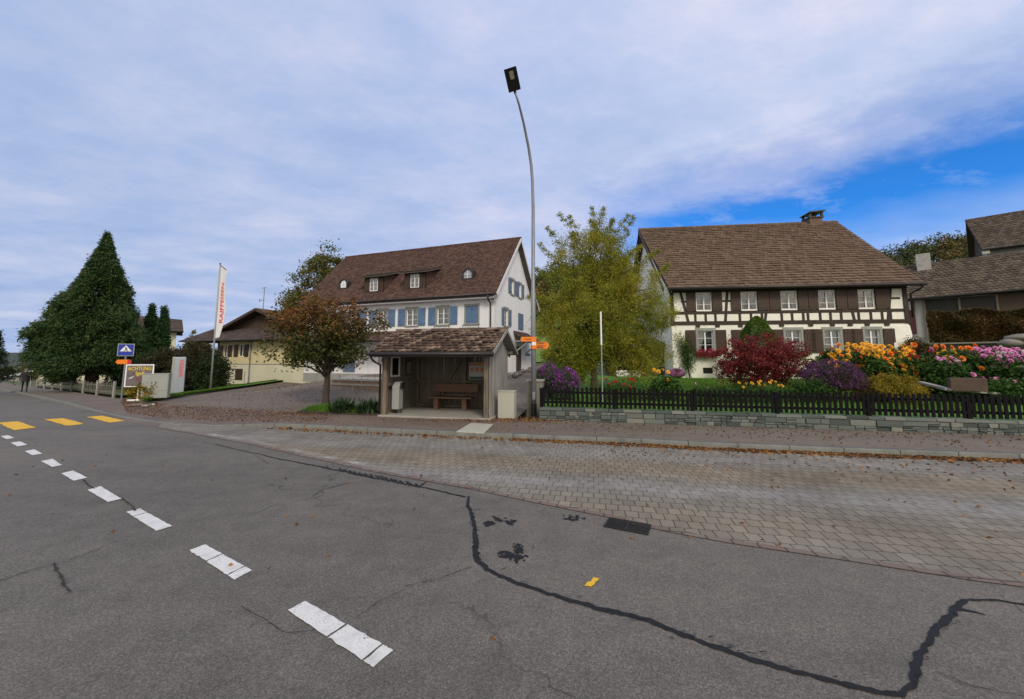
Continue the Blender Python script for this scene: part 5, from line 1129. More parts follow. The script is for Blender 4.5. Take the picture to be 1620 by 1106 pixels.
for k in range(npan):
    mb = MB(); s0 = k * pwid + .09; n = int((pwid - .06) / .135)
    for q in range(n):
        s = s0 + q * .135; z0 = topz(s) + .03 + rr.uniform(-.012, .012); h = .60 + rr.uniform(-.022, .022); e = rr.uniform(-.010, .010); w = .078
        mb.prism([(s, fy_ - .02 + e, z0), (s + w, fy_ - .02 + e, z0), (s + w + e, fy_ - .02 + e, z0 + h - .03), (s + w * .78, fy_ - .02 + e, z0 + h), (s + w * .22, fy_ - .02 + e, z0 + h), (s + e, fy_ - .02 + e, z0 + h - .03)], (0, .022, 0))
    for zz_ in (.13, .44): mb.hexa([(s0 - .05, fy_ + .005, topz(s0) + zz_), (s0 + pwid - .07, fy_ + .005, topz(s0 + pwid) + zz_), (s0 + pwid - .07, fy_ + .045, topz(s0 + pwid) + zz_), (s0 - .05, fy_ + .045, topz(s0) + zz_), (s0 - .05, fy_ + .005, topz(s0) + zz_ + .07), (s0 + pwid - .07, fy_ + .005, topz(s0 + pwid) + zz_ + .07), (s0 + pwid - .07, fy_ + .045, topz(s0 + pwid) + zz_ + .07), (s0 - .05, fy_ + .045, topz(s0) + zz_ + .07)])
    mb.build('picket_panel', M['fence_wood'], pf)
# white pole in the garden
q = dp(953, 612, 13.75); wp = empty('garden_pole', (q.x, q.y, G(q.x, q.y)), 0, 'thin white pole standing in the lawn before the yellow-green tree', 'pole'); zt = dp(951, 493, q.y).z - G(q.x, q.y); zm = dp(951, 546, q.y).z - G(q.x, q.y)
MB().cyl(0, 0, -.1, zm + .1, .018, 10).build('lower_tube', M['cabinet_pale'], wp); MB().cyl(0, 0, zm, zt, .030, 12).build('upper_tube', M['white_paint'], wp)
# brown planter trough and edging slab
q = dp(1534, 619, 12.6); pt = empty('planter_trough', q, R(-32), 'brown granite-like trough among the dahlias behind the fence', 'planter'); w = 20 * 12.6 / FPX; h = 20 * 12.6 / FPX
mb = MB(); mb.box(-w, w, 0, .28, 0, h); mb.build('trough', M['planter'], pt, bevel=.012); MB().box(-w + .05, w - .05, .05, .23, h - .02, h + .015).build('soil', M['soil'], pt)
p0, p1 = dp(1455, 603, 14.2), dp(1500, 614, 12.9); p2 = dp(1580, 620, 12.7); mb = MB(); mb.bar((p0.x, p0.y, p0.z - .04), (p1.x, p1.y, p1.z - .04), .16, .07); mb.bar((p1.x, p1.y, p1.z - .045), (p2.x, p2.y, p2.z - .05), .16, .07); tag(mb.build('bed_edging', M['concrete']), 'pale stone edging slab of the flower bed next to the brown trough', 'edging')
# ---------------------------------------------------------------- cream house on the left
c = dp(343, 606, 40); FC = Fr((c.x, 40, -.35), -20); ch_ = empty('cream_house', FC.o, FC.a, 'cream rendered house with brown shutters and dark wooden gable beyond the parking yard', 'house')
xr_ = FC.fy(478, 590)[0] + 3.0; ez = FC.fy(380, 536.5)[1]; pk = FC.fy(416, 489, 1.2); zb_ = FC.fy(370, 576)[1]
XG0, XG1 = -4.2, 2 * pk[0] + 4.2
wn2 = [(FC.fy(353, 560)[0], FC.fy(360.5, 560)[0], FC.fy(357, 564)[1], FC.fy(357, 547)[1]), (FC.fy(377, 560)[0], FC.fy(386.5, 560)[0], FC.fy(382, 564)[1], FC.fy(382, 545.5)[1])]
wall_poly(ch_, [(0, zb_), (xr_, zb_), (xr_, ez + .1), (0, ez + .1)], wn2, M['cream']); wall_poly(ch_, [(0, -.8), (xr_, -.8), (xr_, zb_), (0, zb_)], [], M['cream_pale'])
MB().box(0, xr_, -.02, -.002, zb_ - .04, zb_ + .04).build('string_course', M['stone_grey'], ch_)
MB().box(0, xr_, .35, 9, -.8, ez).build('core_wall', M['cream'], ch_); MB().box(-3.6, -.002, 2.2, 9, -.8, ez).build('porch_wall', M['board_inner'], ch_)
for a, b, c0, d0 in wn2:
    window(ch_, a, b, c0, d0, curtain='half', surround=None, bars=1); w = .55
    shutter(ch_, a - w - .03, a - .03, c0 - .03, d0 + .03, 'shutter_brown', y=-.05); shutter(ch_, b + .03, b + w + .03, c0 - .03, d0 + .03, 'shutter_brown', y=-.05)
for (x0, x1) in ((348.5, 356), (373, 384)):
    a, b = FC.fy(x0, 590)[0], FC.fy(x1, 590)[0]; z0, z1 = FC.fy(378, 601)[1], FC.fy(378, 583.5)[1]
    shutter(ch_, a, (a + b) / 2 - .01, z0, z1, 'shutter_brown', y=-.05); shutter(ch_, (a + b) / 2 + .01, b, z0, z1, 'shutter_brown', y=-.05)
MB().cyl(FC.fy(395, 590)[0], -.07, -.6, ez, .06, 8).build('downpipe', M['galv'], ch_)
e0, e1, r0, r1 = (XG0 - .4, -.9, ez - .1), (xr_ + .5, -.9, ez - .1), (XG0 - .4 + 1.2, 1.5, ez + 1.25), (xr_ + .5, 1.5, ez + 1.25)
pr = tile_roof(ch_, 'tile_dark', e0, e1, r0, r1, .4, .3, .03, .006, name='pent_roof', seed=41); deck(pr, e0, e1, r0, r1, .12, 'dark_wood'); gutter(pr, (e0[0], -.98, ez - .15), (e1[0], -.98, ez - .15), .07)
XP, ZP = pk; zl = ez + .1
MB().prism([(XG0 + .6, 1.3, zl), (XG1 - .6, 1.3, zl), (XP, 1.3, ZP - .35)], (0, .15, 0)).build('gable_wall', M['dark_wood'], ch_)
for (x0, s) in ((XG0, 1), (XG1, -1)):
    A = [(x0, .4, zl - .15), (x0, 11, zl - .15), (XP, .4, ZP), (XP, 11, ZP)]
    r_ = tile_roof(ch_, 'tile_orange', A[0] if s > 0 else A[1], A[1] if s > 0 else A[0], A[2] if s > 0 else A[3], A[3] if s > 0 else A[2], .4, .3, .03, .006, seed=43 + s); deck(r_, A[0], A[1], A[2], A[3], .16, 'dark_wood')
    MB().bar((x0, .38, zl - .28), (XP, .38, ZP - .12), .05, .26).build('verge_board', M['dark_wood'], ch_)
an_ = FC.fy(418.5, 455, 2.0); mb = MB(); mb.cyl(an_[0], 2.0, ZP - 1.0, an_[1], .035, 8)
zt = an_[1]; mb.bar((an_[0] - .35, 2, zt - .05), (an_[0] + .2, 2, zt), .05, .05); mb.bar((an_[0] - .6, 2, zt - 1.35), (an_[0] + .1, 2, zt - 1.3), .05, .05); mb.bar((an_[0] - .6, 2, zt - 1.5), (an_[0] - .6, 2, zt - 1.15), .04, .04); mb.build('aerial', M['galv'], ch_)
# house hidden behind the big conifer
FL = Fr((dp(60, 600, 44).x, 44, -1.2), 40); lh = empty('hidden_house', FL.o, FL.a, 'pale house with dark hipped roof mostly hidden behind the tall conifer', 'house')
wl = FL.fy(276, 560)[0]; zeL = FL.fy(54, 511, -.8)[1]
MB().box(0, wl, 0, 7.2, -1, zeL - .1).build('wall', M['cream_pale'], lh)
e0, e1, r0, r1 = (-.9, -.8, zeL), (wl + .7, -.8, zeL - .35), (3.2, 3.6, zeL + 1.9), (wl + .5, 3.6, zeL + 1.45)
r_ = tile_roof(lh, 'tile_dark', e0, e1, r0, r1, .4, .35, .03, .006, seed=51); deck(r_, e0, e1, r0, r1, .18, 'dark_wood'); gutter(r_, (-.9, -.88, zeL - .08), (wl + .7, -.88, zeL - .42), .08)
b0, b1 = (-.9, 8.0, zeL), (wl + .7, 8.0, zeL - .35); r2 = tile_roof(lh, 'tile_dark', b0, b1, r0, r1, .4, .35, .03, .006, seed=52); deck(r2, b0, b1, r0, r1, .18, 'dark_wood'); MB().prism([e0, r0, b0], (.02, 0, .02)).build('hip', M['tile_dark'], lh)
MB().tube([(-.85, -.86, zeL - .1), (-.8, -.7, zeL - .35), (-.1, -.1, zeL - .7)], .07, 8).build('downpipe', M['white_paint'], lh)
# ---------------------------------------------------------------- buildings on the right
FB = Fr((dp(1434, 473, 36).x, 36, 1.3), -42); ba_ = empty('barn', FB.o, FB.a, 'long barn with grey-brown pantile roof behind the brown hedge on the right', 'barn')
eB = FB.fy(1434, 473.5)[1]; LB = 17; hB = 3.55; wB = 3.6
e0, e1, r0, r1 = (-.3, 0, eB), (LB, 0, eB + .35), (-.3, wB, eB + hB), (LB, wB, eB + hB + .35)
r_ = tile_roof(ba_, 'tile_barn', e0, e1, r0, r1, .30, .33, .06, .028, seed=61); deck(r_, e0, e1, r0, r1, .14, 'dark_wood'); gutter(r_, (-.3, -.09, eB - .05), (LB, -.09, eB + .30), .07); ridge_caps(r_, r0, r1, 'tile_barn', .13)
b0, b1 = (-.3, wB * 2, eB), (LB, wB * 2, eB + .35); r2 = tile_roof(ba_, 'tile_barn', b0, b1, r0, r1, .6, .5, .05, .02, seed=62); deck(r2, b0, b1, r0, r1, .14, 'dark_wood')
MB().box(0, LB, .7, wB * 2 - .5, -.5, eB - .02).build('wall', M['grey_wall'], ba_); MB().prism([(0, .7, eB - .1), (0, wB * 2 - .5, eB - .1), (0, wB, eB + hB - .2)], (.15, 0, 0)).build('gable_wall', M['dark_wood'], ba_)
mb = MB(); a, b = FB.fy(1462, 480, .6)[0], FB.fy(1578, 480, .6)[0]; mb.box(a, b, .64, .69, 2.6, eB - .1); mb.build('dark_screen', M['iron'], ba_); MB().box(b + .1, LB - .2, .62, .69, 2.6, eB - .05).build('boarding', M['dark_wood'], ba_)
for s in (a, (a + b) / 2, b): MB().box(s - .07, s + .07, .55, .635, 2.4, eB - .05).build('post', M['post_wood'], ba_)
a, b = FB.fy(1432, 480, .6)[0], FB.fy(1446, 480, .6)[0]; MB().box(a - .3, b, .55, .69, 3.0, eB - .1).build('red_boarding', surf('dark_red_boards', (.06, .015, .018), .7, .3, 4, 40), ba_)
a, b = FB.fy(1433.5, 480, .5)[0], FB.fy(1440.5, 480, .5)[0]; z0, z1 = FB.fy(1437, 490.5, .5)[1], FB.fy(1437, 477, .5)[1]
mb = MB()
for r in ((a, a + .07, z0, z1), (b - .07, b, z0, z1), (a + .07, b - .07, z0, z0 + .07), (a + .07, b - .07, z1 - .07, z1)): mb.box(r[0], r[1], .48, .545, r[2], r[3])
w = mb.build('window', M['white_paint'], ba_); MB().box(a + .05, b - .05, .51, .52, z0 + .05, z1 - .05).build('pane', M['glass'], w); MB().box(a + .05, b - .05, .53, .54, z0 + .05, z1 - .05).build('backing', M['ink'], w)
a, b = FB.fy(1449, 408, wB * .8)[0], FB.fy(1472, 408, wB * .8)[0]; MB().box(a, b, wB * .8, wB * .8 + 1.0, eB + hB - 1.2, FB.fy(1460, 401, wB * .8)[1]).build('chimney', M['chim'], ba_)
FU = Fr((dp(1554, 395, 41).x, 41, 1.5), -42); ub_ = empty('tall_barn', FU.o, FU.a, 'taller barn with mossy pantile roof at the right edge, behind the long barn', 'barn')
eU = FU.fy(1555, 395)[1]; rU = FU.fy(1541, 347, 4.0)[1]; LU = 14
e0, e1, r0, r1 = (0, 0, eU), (LU, 0, eU + .2), (-.4, 4, rU), (LU, 4, rU + .2)
r_ = tile_roof(ub_, 'tile_barn', e0, e1, r0, r1, .30, .33, .06, .028, seed=65); deck(r_, e0, e1, r0, r1, .16, 'dark_wood'); gutter(r_, (0, -.09, eU - .05), (LU, -.09, eU + .15), .08); ridge_caps(r_, r0, r1, 'tile_barn', .13)
b0, b1 = (0, 8, eU), (LU, 8, eU + .2); r2 = tile_roof(ub_, 'tile_barn', b0, b1, r0, r1, .6, .5, .05, .02, seed=66); deck(r2, b0, b1, r0, r1, .16, 'dark_wood')
MB().box(.4, LU, .8, 7.2, -1, eU - .02).build('wall', M['grey_wall'], ub_); MB().prism([(.38, .8, eU - .1), (.38, 7.2, eU - .1), (.2, 4, rU - .25)], (.15, 0, 0)).build('gable_wall', M['dark_wood'], ub_); MB().box(.0, .5, .0, .4, eU - .45, eU - .1).build('wall_bracket', M['cream_pale'], ub_)
# retaining wall with the autumn hedge, dark inner fence and stones
ra0, ra1 = dp(1462, 556, 24), dp(1640, 553, 20.5); ra1 = ra0 + (ra1 - ra0) * 2.2; aw = math.atan2(ra1.y - ra0.y, ra1.x - ra0.x); lw_ = math.hypot(ra1.x - ra0.x, ra1.y - ra0.y); zt = dp(1500, 542, 23).z
rw = empty('retaining_wall', (ra0.x, ra0.y, 0), aw, 'grey concrete retaining wall below the brown hedge on the right', 'wall'); MB().box(-1.5, lw_, 0, .3, .2, zt - .08).build('wall_body', M['concrete_dark'], rw); MB().box(-1.5, lw_, -.04, .34, zt - .08, zt).build('coping', M['concrete'], rw)
ribbon('upper_terrace', [(ra0.x - 1.3, ra0.y + .4), (ra1.x, ra1.y + .3)], [(ra0.x + 6, ra0.y + 9), (ra1.x + 12, ra1.y + 10)], 20, 8, 0, M['meadow'], zf=lambda x, y: zt - .1)
fi = empty('inner_fence', (dp(1445, 562, 19.5).x, 19.5, .95), R(-9), 'dark low picket fence seen behind the dahlias below the retaining wall', 'fence'); mb = MB()
for k in range(70): s = k * .125; mb.box(s, s + .075, -.01, .012, .1, 1.36)
mb.box(0, 8.8, .013, .05, .35, .42); mb.box(0, 8.8, .013, .05, 1.0, 1.07); mb.build('picket_panel', M['fence_wood'], fi)
for k in range(4): MB().box(k * 2.9 - .04, k * 2.9 + .04, .052, .13, -.4, 1.4).build('post', M['fence_wood'], fi)
for i, (px, py, r, lab) in enumerate(((1598, 543, 15, 'flat grey boulder on the retaining wall, left of the larger one'), (1617, 535, 22, 'larger flat boulder on the retaining wall at the right edge'))):
    q = dp(px, py, 20.6); k = 20.6 / FPX; mb = MB(); mb.blob((0, 0, 0), (r * k, r * k * .8, 7 * k), 20 + i, 3, .06); tag(mb.build('boulder', M['concrete_dark'], smooth=True, loc=q), lab, 'boulder', 'boulders on the retaining wall')

# ---------------------------------------------------------------- trees
def limb(a, b, sag, rr, n=5):
    a, b = Vector(a), Vector(b); L = (b - a).length; out = []
    for i in range(n + 1):
        t = i / n; p = a.lerp(b, t); p.z += sag * L * math.sin(math.pi * t); p += Vector((rr.gauss(0, .02), rr.gauss(0, .02), rr.gauss(0, .02))) * L * math.sin(math.pi * t) * 2; out.append(p)
    return out
def broad_tree(name, base, label, cat, env, trunk_h, trunk_r, n_cl, per, cl_r, leaf, mats, seed, group=None, lean=(0, 0), hang=0.0, flat=.2, limbs=40, twigs=0, shell=.25, bark_seg=10, trunk_top=None, start=.35, split=0):
    "crown clumps spread through an envelope, carried by limbs from a tapered trunk"
    global rng
    keep = rng; rng = np.random.default_rng(seed); rr = random.Random(seed)
    o = empty(name, base, 0, label, cat, group); mb = MB(); tt = trunk_top or trunk_h
    ax = lambda z: Vector((lean[0] * (z / tt) ** 1.3 + .03 * tt * math.sin(z * 1.7 + seed) * (z / tt) * .35, lean[1] * (z / tt) + .03 * tt * math.cos(z * 1.3 + seed) * (z / tt) * .3, z))
    zs = np.linspace(-.15, tt, 14); mb.tube([ax(max(z, 0)) if z > 0 else ax(0) + Vector((0, 0, z)) for z in zs], [trunk_r * ((1.45 if z < .05 else 1.0) * (1 - .85 * max(0, z) / tt) + .02) for z in zs], bark_seg)
    C = in_ell(env, n_cl, shell); order = rng.permutation(n_cl)
    for k in order[:limbs]:
        cz = C[k, 2]; z0 = max(trunk_h * start, min(tt * .97, cz * rr.uniform(.45, .8))); a = ax(z0); r0 = trunk_r * (1 - .85 * z0 / tt) * .5
        pts = limb(a, C[k], .06 if hang <= 0 else .14, rr, 6); mb.tube(pts, [r0 * (1 - .85 * i / 6) + .006 for i in range(7)], 5)
        for _ in range(twigs):
            i = rr.randint(2, 5); q = pts[i] + Vector((rr.gauss(0, 1), rr.gauss(0, 1), rr.gauss(.1, .6))) * cl_r * 1.3; mb.tube(limb(pts[i], q, .03, rr, 3), [r0 * .25 + .004, r0 * .18 + .004, .005, .003], 4)
    mb.build('trunk', M[mats[1]], o, smooth=True)
    P = []
    for k in range(n_cl):
        n = int(per * rr.uniform(.5, 1.5)); r = cl_r * rr.uniform(.6, 1.35); d = rng.normal(size=(n, 3)) * r * .55; d[:, 2] *= .75
        if hang > 0: d[:, 2] -= np.abs(rng.normal(0, hang, n))
        P.append(C[k] + d)
    P = np.concatenate(P)
    if len(mats) > 2:          # the lower boughs keep other leaves than the top
        lowm = P[:, 2] + rng.normal(0, .35, len(P)) < split; leaves('lower_crown', P[lowm], leaf[0], leaf[1], L_[mats[2]], o, flat=flat, hang=hang * .8); P = P[~lowm]
    leaves('crown', P, leaf[0], leaf[1], L_[mats[0]], o, flat=flat, hang=hang * .8); rng = keep; return o
def bush(name, base, label, cat, env, n, leaf, mat, seed, flat=.1, group=None, clumps=60, cr=.3, stems=10, stem_mat='twig', bloom=None, part='foliage', hang=0.0, shell=.3):
    global rng
    keep = rng; rng = np.random.default_rng(seed); rr = random.Random(seed); o = empty(name, base, 0, label, cat, group)
    C = in_ell(env, clumps, shell); idx = rng.integers(0, clumps, n); k = cr * rng.uniform(.6, 1.3, clumps); P = C[idx] + rng.normal(size=(n, 3)) * k[idx, None] * .55
    P[:, 2] = np.maximum(P[:, 2], .02 + 0 * P[:, 2])
    leaves(part, P, leaf[0], leaf[1], L_[mat], o, flat=flat, hang=hang)
    if stems:
        mb = MB(); e = np.array(env); cx, cy = e[:, 0].mean(), e[:, 1].mean()
        for q in C[rng.permutation(clumps)[:stems]]: mb.tube(limb((cx + rr.gauss(0, .08), cy + rr.gauss(0, .08), -.05), q, .05, rr, 5), [.022, .018, .014, .01, .007, .004], 5)
        mb.build('stems', M[stem_mat], o)
    if bloom:
        bm_, bn_, bl = bloom; C2 = in_ell(env, bn_, .86); C2 = C2[C2[:, 2] > np.percentile(C2[:, 2], 22)]; C2 = np.repeat(C2, 9, 0) + rng.normal(size=(len(C2) * 9, 3)) * bl[0] * .45; leaves('blossoms', C2, bl[0], bl[1], L_[bm_], o, flat=-.2)
    rng = keep; return o
def conifer(name, base, label, h, prof, mats, seed, n_br=240, spray=95, leaf=(.20, .055), group=None, z0=.9, trunk_r=.33, droop=.18):
    "whorls of drooping sprays; prof maps height fraction to (radius left, radius right)"
    global rng
    keep = rng; rng = np.random.default_rng(seed); rr = random.Random(seed); o = empty(name, base, 0, label, 'tree', group); mb = MB(); mb.tube([(0, 0, -.2), (0, 0, .3), (0, 0, h * .5), (0, 0, h * .97)], [trunk_r * 1.4, trunk_r, trunk_r * .6, .03], 10); P = []; A = []
    for k in range(n_br):
        t = (k + rr.random()) / n_br; t = 1 - (1 - t) ** .80 if False else t; z = z0 + (h - z0) * t; an = rr.uniform(0, 2 * math.pi); cx = math.cos(an); rl, rR_ = prof(t); rad = (rl * max(0, -cx) + rR_ * max(0, cx) + (rl + rR_) / 2 * (1 - abs(cx))) * rr.uniform(.78, 1.04) * (.92 + .16 * math.sin(an * 5 + z * 2.1) * math.sin(z * 3.3 + an * 2)) * (1.14 if rr.random() < .12 else 1)
        if t > .97: rad = max(rad, .12)
        d = np.array([cx, math.sin(an), 0]); tip = d * rad + np.array([0, 0, z - droop * rad + .10 * rad]); mid = d * rad * .55 + np.array([0, 0, z + .05 * rad])
        if rr.random() < .8: mb.tube([(0, 0, z), mid, tip], [.04, .025, .006], 4)
        m = max(14, int(spray * (rad / 2.5 + .25))); u = rng.uniform(.25, 1.0, m) ** .75
        pts = (1 - u)[:, None] ** 2 * np.array([0, 0, z]) + 2 * (u * (1 - u))[:, None] * (mid * 1.15) + u[:, None] ** 2 * tip
        side = np.array([-d[1], d[0], 0]); wv = .32 * rad ** .6 * (1.05 - .55 * u)
        pts = pts + side * (rng.normal(0, 1, m) * wv * .7)[:, None]; pts[:, 2] += rng.normal(0, .11 + .06 * rad ** .5, m) - .10 * rng.random(m) * rad * .3; P.append(pts); A.append(np.repeat((d + np.array([0, 0, -.35]))[None], m, 0))
    mb.build('trunk', M['bark'], o, smooth=True); P = np.concatenate(P); A = np.concatenate(A)
    P2 = np.concatenate([P + rng.normal(0, .09, P.shape) for _ in range(5)]); A2 = np.concatenate([A] * 5)
    leaves('crown', P2, leaf[0], leaf[1], L_[mats], o, axis=A2); rng = keep; return o
def ground_at(px, py, off=0): p = gt(px, py, off); return p
# big conifer
tb = dp(144, 609, 31); tb.z = T(tb.x, tb.y); k = tb.y / FPX; Hc = (dp(168, 379, tb.y).z - tb.z) * .955
cy_ = [608, 595, 580, 560, 540, 520, 505, 490, 475, 460, 445, 430, 412, 395, 379]; cl_ = [78, 58, 46, 40, 45, 56, 64, 72, 90, 105, 118, 132, 147, 158, 166]; cr_ = [230, 240, 246, 245, 241, 234, 220, 209, 207, 206, 203, 197, 187, 178, 171]
ct_ = [(608 - y) / 229 for y in cy_]; prof = lambda t: ((144 + 25 * t - np.interp(t, ct_, cl_)) * k * .72, (np.interp(t, ct_, cr_) - 144 - 25 * t) * k * .80)
pr_x = [0, .10, .22, .34, .45, .55, .66, .76, .86, .94, 1.0]; pr_l = [92, 100, 98, 88, 72, 74, 62, 44, 30, 12, 1]; pr_r = [88, 104, 100, 96, 84, 62, 54, 46, 34, 24, 8]
prof_old = lambda t: (np.interp(t, pr_x, pr_l) * k + t * 25 * k * -.6, np.interp(t, pr_x, pr_r) * k)
cf = conifer('conifer_tree', tb, 'tall dark conical conifer behind the low garden fence on the left', Hc, prof, 'conifer', 71, n_br=520, spray=62, leaf=(.22, .062), trunk_r=.42, z0=1.15)
cf.rotation_euler.y = 0
# columnar cypresses by the hidden house
for px, py, w, top, sd, lab in ((229, 615, 15, 492, 72, 'narrow dark green columnar cypress right of the big conifer, tallest of the pair'), (249, 617, 15, 496, 73, 'second columnar cypress, nearer to the grey house wall')):
    q = gt(px, py); q = dp(px, py, 35.0); q.z = T(q.x, q.y); kk = 35 / FPX; h = dp(px, top, 35).z - q.z
    conifer('cypress_tree', q, lab, h, lambda t, w=w: ((w * kk * .8) * (1 - t ** 3) * (.6 + .4 * min(1, t * 4)),) * 2, 'cypress', sd, n_br=160, spray=70, leaf=(.20, .06), z0=.2, trunk_r=.12, droop=-.5)
# brown-leaved cherry by the shelter
q = gt(515, 641, .12); k = q.y / FPX; E = lambda px, py, rx, rz, ry=None: ((px - 515) * k, 0, (641 - py) * k, rx * k, (ry or rx * .85) * k, rz * k)
env = [E(505, 520, 62, 42, 60), E(462, 505, 40, 36, 42), E(560, 512, 42, 34, 42), E(452, 545, 38, 26, 40), E(545, 555, 48, 24, 45), E(500, 490, 50, 22, 45), E(585, 520, 22, 20, 28), E(432, 528, 18, 22, 25), E(508, 562, 55, 20, 50), E(455, 565, 26, 16, 26)]
broad_tree('cherry_tree', q, 'spreading tree with brown and green autumn leaves left of the bus shelter', 'tree', env, 3.0, .14, 235, 40, .36, (.15, .08), ('cherry', 'bark', 'cherry_green'), 81, split=2.95, lean=(.05, 0), limbs=60, twigs=1, flat=.35, trunk_top=3.9, shell=.15)
# birch behind the white house
Yb = 42; q = dp(500, 600, Yb); q.z = T(q.x, q.y); k = Yb / FPX; zc = lambda py: dp(500, py, Yb).z - q.z; E = lambda px, py, rx, rz: ((px - 500) * k, 0, zc(py), rx * k, rx * k * .9, rz * k)
env = [E(513, 400, 17, 26), E(500, 430, 32, 30), E(470, 465, 28, 32), E(520, 455, 30, 40), E(485, 495, 42, 40), E(455, 490, 16, 22), E(528, 425, 18, 20)]
broad_tree('birch_tree', q, 'tall loose birch rising behind the left end of the white house', 'tree', env, 9, .22, 170, 110, .62, (.24, .15), ('birch', 'bark_birch'), 82, hang=.25, limbs=45, trunk_top=14, shell=.1)
# yellow-green garden tree
Yt = 17.0; q = dp(940, 610, Yt); q.z = G(q.x, q.y); k = Yt / FPX; zc = lambda py: dp(940, py, Yt).z - q.z; E = lambda px, py, rx, rz, dy=0: ((px - 940) * k, dy, zc(py), rx * k, rx * k * .8, rz * k)
env = [E(945, 500, 78, 62), E(900, 480, 48, 62), E(1000, 490, 55, 62), E(955, 420, 48, 52), E(905, 545, 52, 42), E(985, 545, 55, 30), E(955, 378, 24, 34), E(900, 415, 30, 42), E(1010, 440, 34, 40), E(1035, 500, 32, 52), E(895, 575, 32, 22), E(870, 520, 24, 46), E(935, 585, 20, 20), E(1000, 575, 50, 20), E(900, 590, 40, 18), E(875, 560, 26, 30), E(1045, 520, 32, 55), E(890, 585, 34, 26), E(920, 560, 44, 36), E(1005, 545, 40, 36), E(1055, 490, 18, 30), E(950, 392, 38, 36), E(985, 408, 30, 32), E(912, 405, 26, 32), E(948, 360, 14, 22)]
broad_tree('garden_tree', q, 'big loose yellow-green tree with drooping leaves between the two main houses', 'tree', env, 3.6, .15, 860, 150, .30, (.10, .027), ('willow', 'bark'), 83, hang=.16, limbs=75, twigs=2, flat=-.1, trunk_top=6.2, shell=.2)
# wispy top shoots of the same tree
tr_o = bpy.data.objects['garden_tree']; keep = rng; rng = np.random.default_rng(5); mb = MB(); P = []; rr = random.Random(8)
for (x0, y0, x1, y1) in ((950, 400, 949, 318), (948, 390, 962, 330), (930, 400, 905, 345), (925, 410, 890, 340), (965, 400, 998, 345), (975, 410, 1005, 350), (905, 420, 870, 360), (895, 430, 858, 385), (955, 385, 938, 352), (985, 420, 1020, 390), (915, 400, 915, 362), (1010, 430, 1050, 395), (880, 450, 848, 425), (960, 380, 975, 350), (880, 480, 838, 470), (1035, 450, 1062, 420)):
    a = Vector(((x0 - 940) * k, rr.gauss(0, .25), zc(y0))); b = Vector(((x1 - 940) * k, a.y + rr.gauss(0, .3), zc(y1))); pts = limb(a, b, .05, rr, 7); mb.tube(pts, [.012, .011, .009, .008, .006, .005, .004, .003], 4)
    for i in range(1, 8): P.append(np.array(pts[i]) + rng.normal(size=(60, 3)) * np.array([.11, .11, .10]) * (1.25 - i * .1))
mb.build('top_shoots', M['twig'], tr_o); leaves('top_leaves', np.concatenate(P), .12, .034, L_['willow'], tr_o, flat=-.1, hang=.2); rng = keep
# ---------------------------------------------------------------- shrubs and flowers
def gq(px, py, Y): q = dp(px, py, Y); q.z = G(q.x, q.y); return q
# red maple
Ym = 15.2; q = gq(1205, 620, Ym); k = Ym / FPX; zc = lambda py: dp(1205, py, Ym).z - q.z; E = lambda px, py, rx, rz, dy=0: ((px - 1205) * k, dy, zc(py), rx * k, rx * k * .85, rz * k)
env = [E(1205, 555, 48, 26), E(1165, 565, 32, 28), E(1245, 562, 30, 30), E(1210, 580, 55, 28), E(1180, 595, 34, 18), E(1235, 595, 32, 16), E(1150, 590, 20, 16), E(1262, 553, 18, 12)]
broad_tree('red_maple', q, 'low wide dark red maple in the garden before the timbered house', 'tree', env, .7, .07, 320, 52, .20, (.095, .042), ('maple', 'bark'), 91, limbs=60, twigs=1, flat=.35, trunk_top=1.4, shell=.15, start=.2)
# clipped yew cone
Yx = 20.5; q = gq(1203, 600, Yx); k = Yx / FPX; zt = dp(1203, 500, Yx).z - q.z; keep = rng; rng = np.random.default_rng(92); o = empty('clipped_cone', q, 0, 'clipped green rounded cone bush rising behind the red maple', 'bush'); n = 26000
t = rng.random(n) ** .8; rad = (np.interp(t, [0, .45, .72, .88, .96, 1], [30, 27, 22, 14, 7, 1]) * k) * rng.uniform(.9, 1.03, n); an = rng.uniform(0, 2 * math.pi, n); bmp = 1 + .05 * np.sin(an * 5 + t * 9) + .03 * np.sin(an * 11 - t * 21)
leaves('foliage', np.stack([rad * bmp * np.cos(an), rad * bmp * np.sin(an), t * zt], 1), .07, .035, L_['box'], o); mb = MB(); mb.cyl(0, 0, -.1, zt * .8, .06); mb.build('stem', M['bark'], o); rng = keep
def flower_bush(px, py, Y, w, h, label, mat, seed, leafmat_='green', n=5200, bl=(.055, .03), nb=420, kind='flowering_bush', leaf=(.07, .022), base_py=None, cat='bush'):
    q = gq(px, base_py or 620, Y); k = Y / FPX; zt = dp(px, py, Y).z - q.z; rx = w / 2 * k
    env = [(0, 0, zt * .62, rx * .82, rx * .7, zt * .38), (-rx * .45, .05, zt * .5, rx * .5, rx * .5, zt * .33), (rx * .45, -.05, zt * .5, rx * .5, rx * .5, zt * .33), (0, 0, zt * .3, rx * .8, rx * .6, zt * .28)]
    return bush(kind, q, label, cat, env, n, leaf, leafmat_, seed, clumps=90, cr=.18 * rx / .7, bloom=(mat, nb, bl), stems=14)
flower_bush(868, 574, 15.2, 42, 60, 'purple flowering aster bush beside the gate pillar, paler and bluish', 'aster_purple', 101, base_py=625); flower_bush(893, 580, 14.6, 52, 50, 'larger purple flowering aster bush behind the left end of the picket fence', 'aster_purple', 102, base_py=625, nb=520)
flower_bush(1316, 569, 13.9, 104, 56, 'wide dusky purple aster bush behind the fence, right of the red maple', 'aster_dusk', 103, nb=1500, bl=(.05, .02), leafmat_='brownbush')
q = gq(1412, 622, 13.4); k = 13.4 / FPX; zt = dp(1412, 592, 13.4).z - q.z
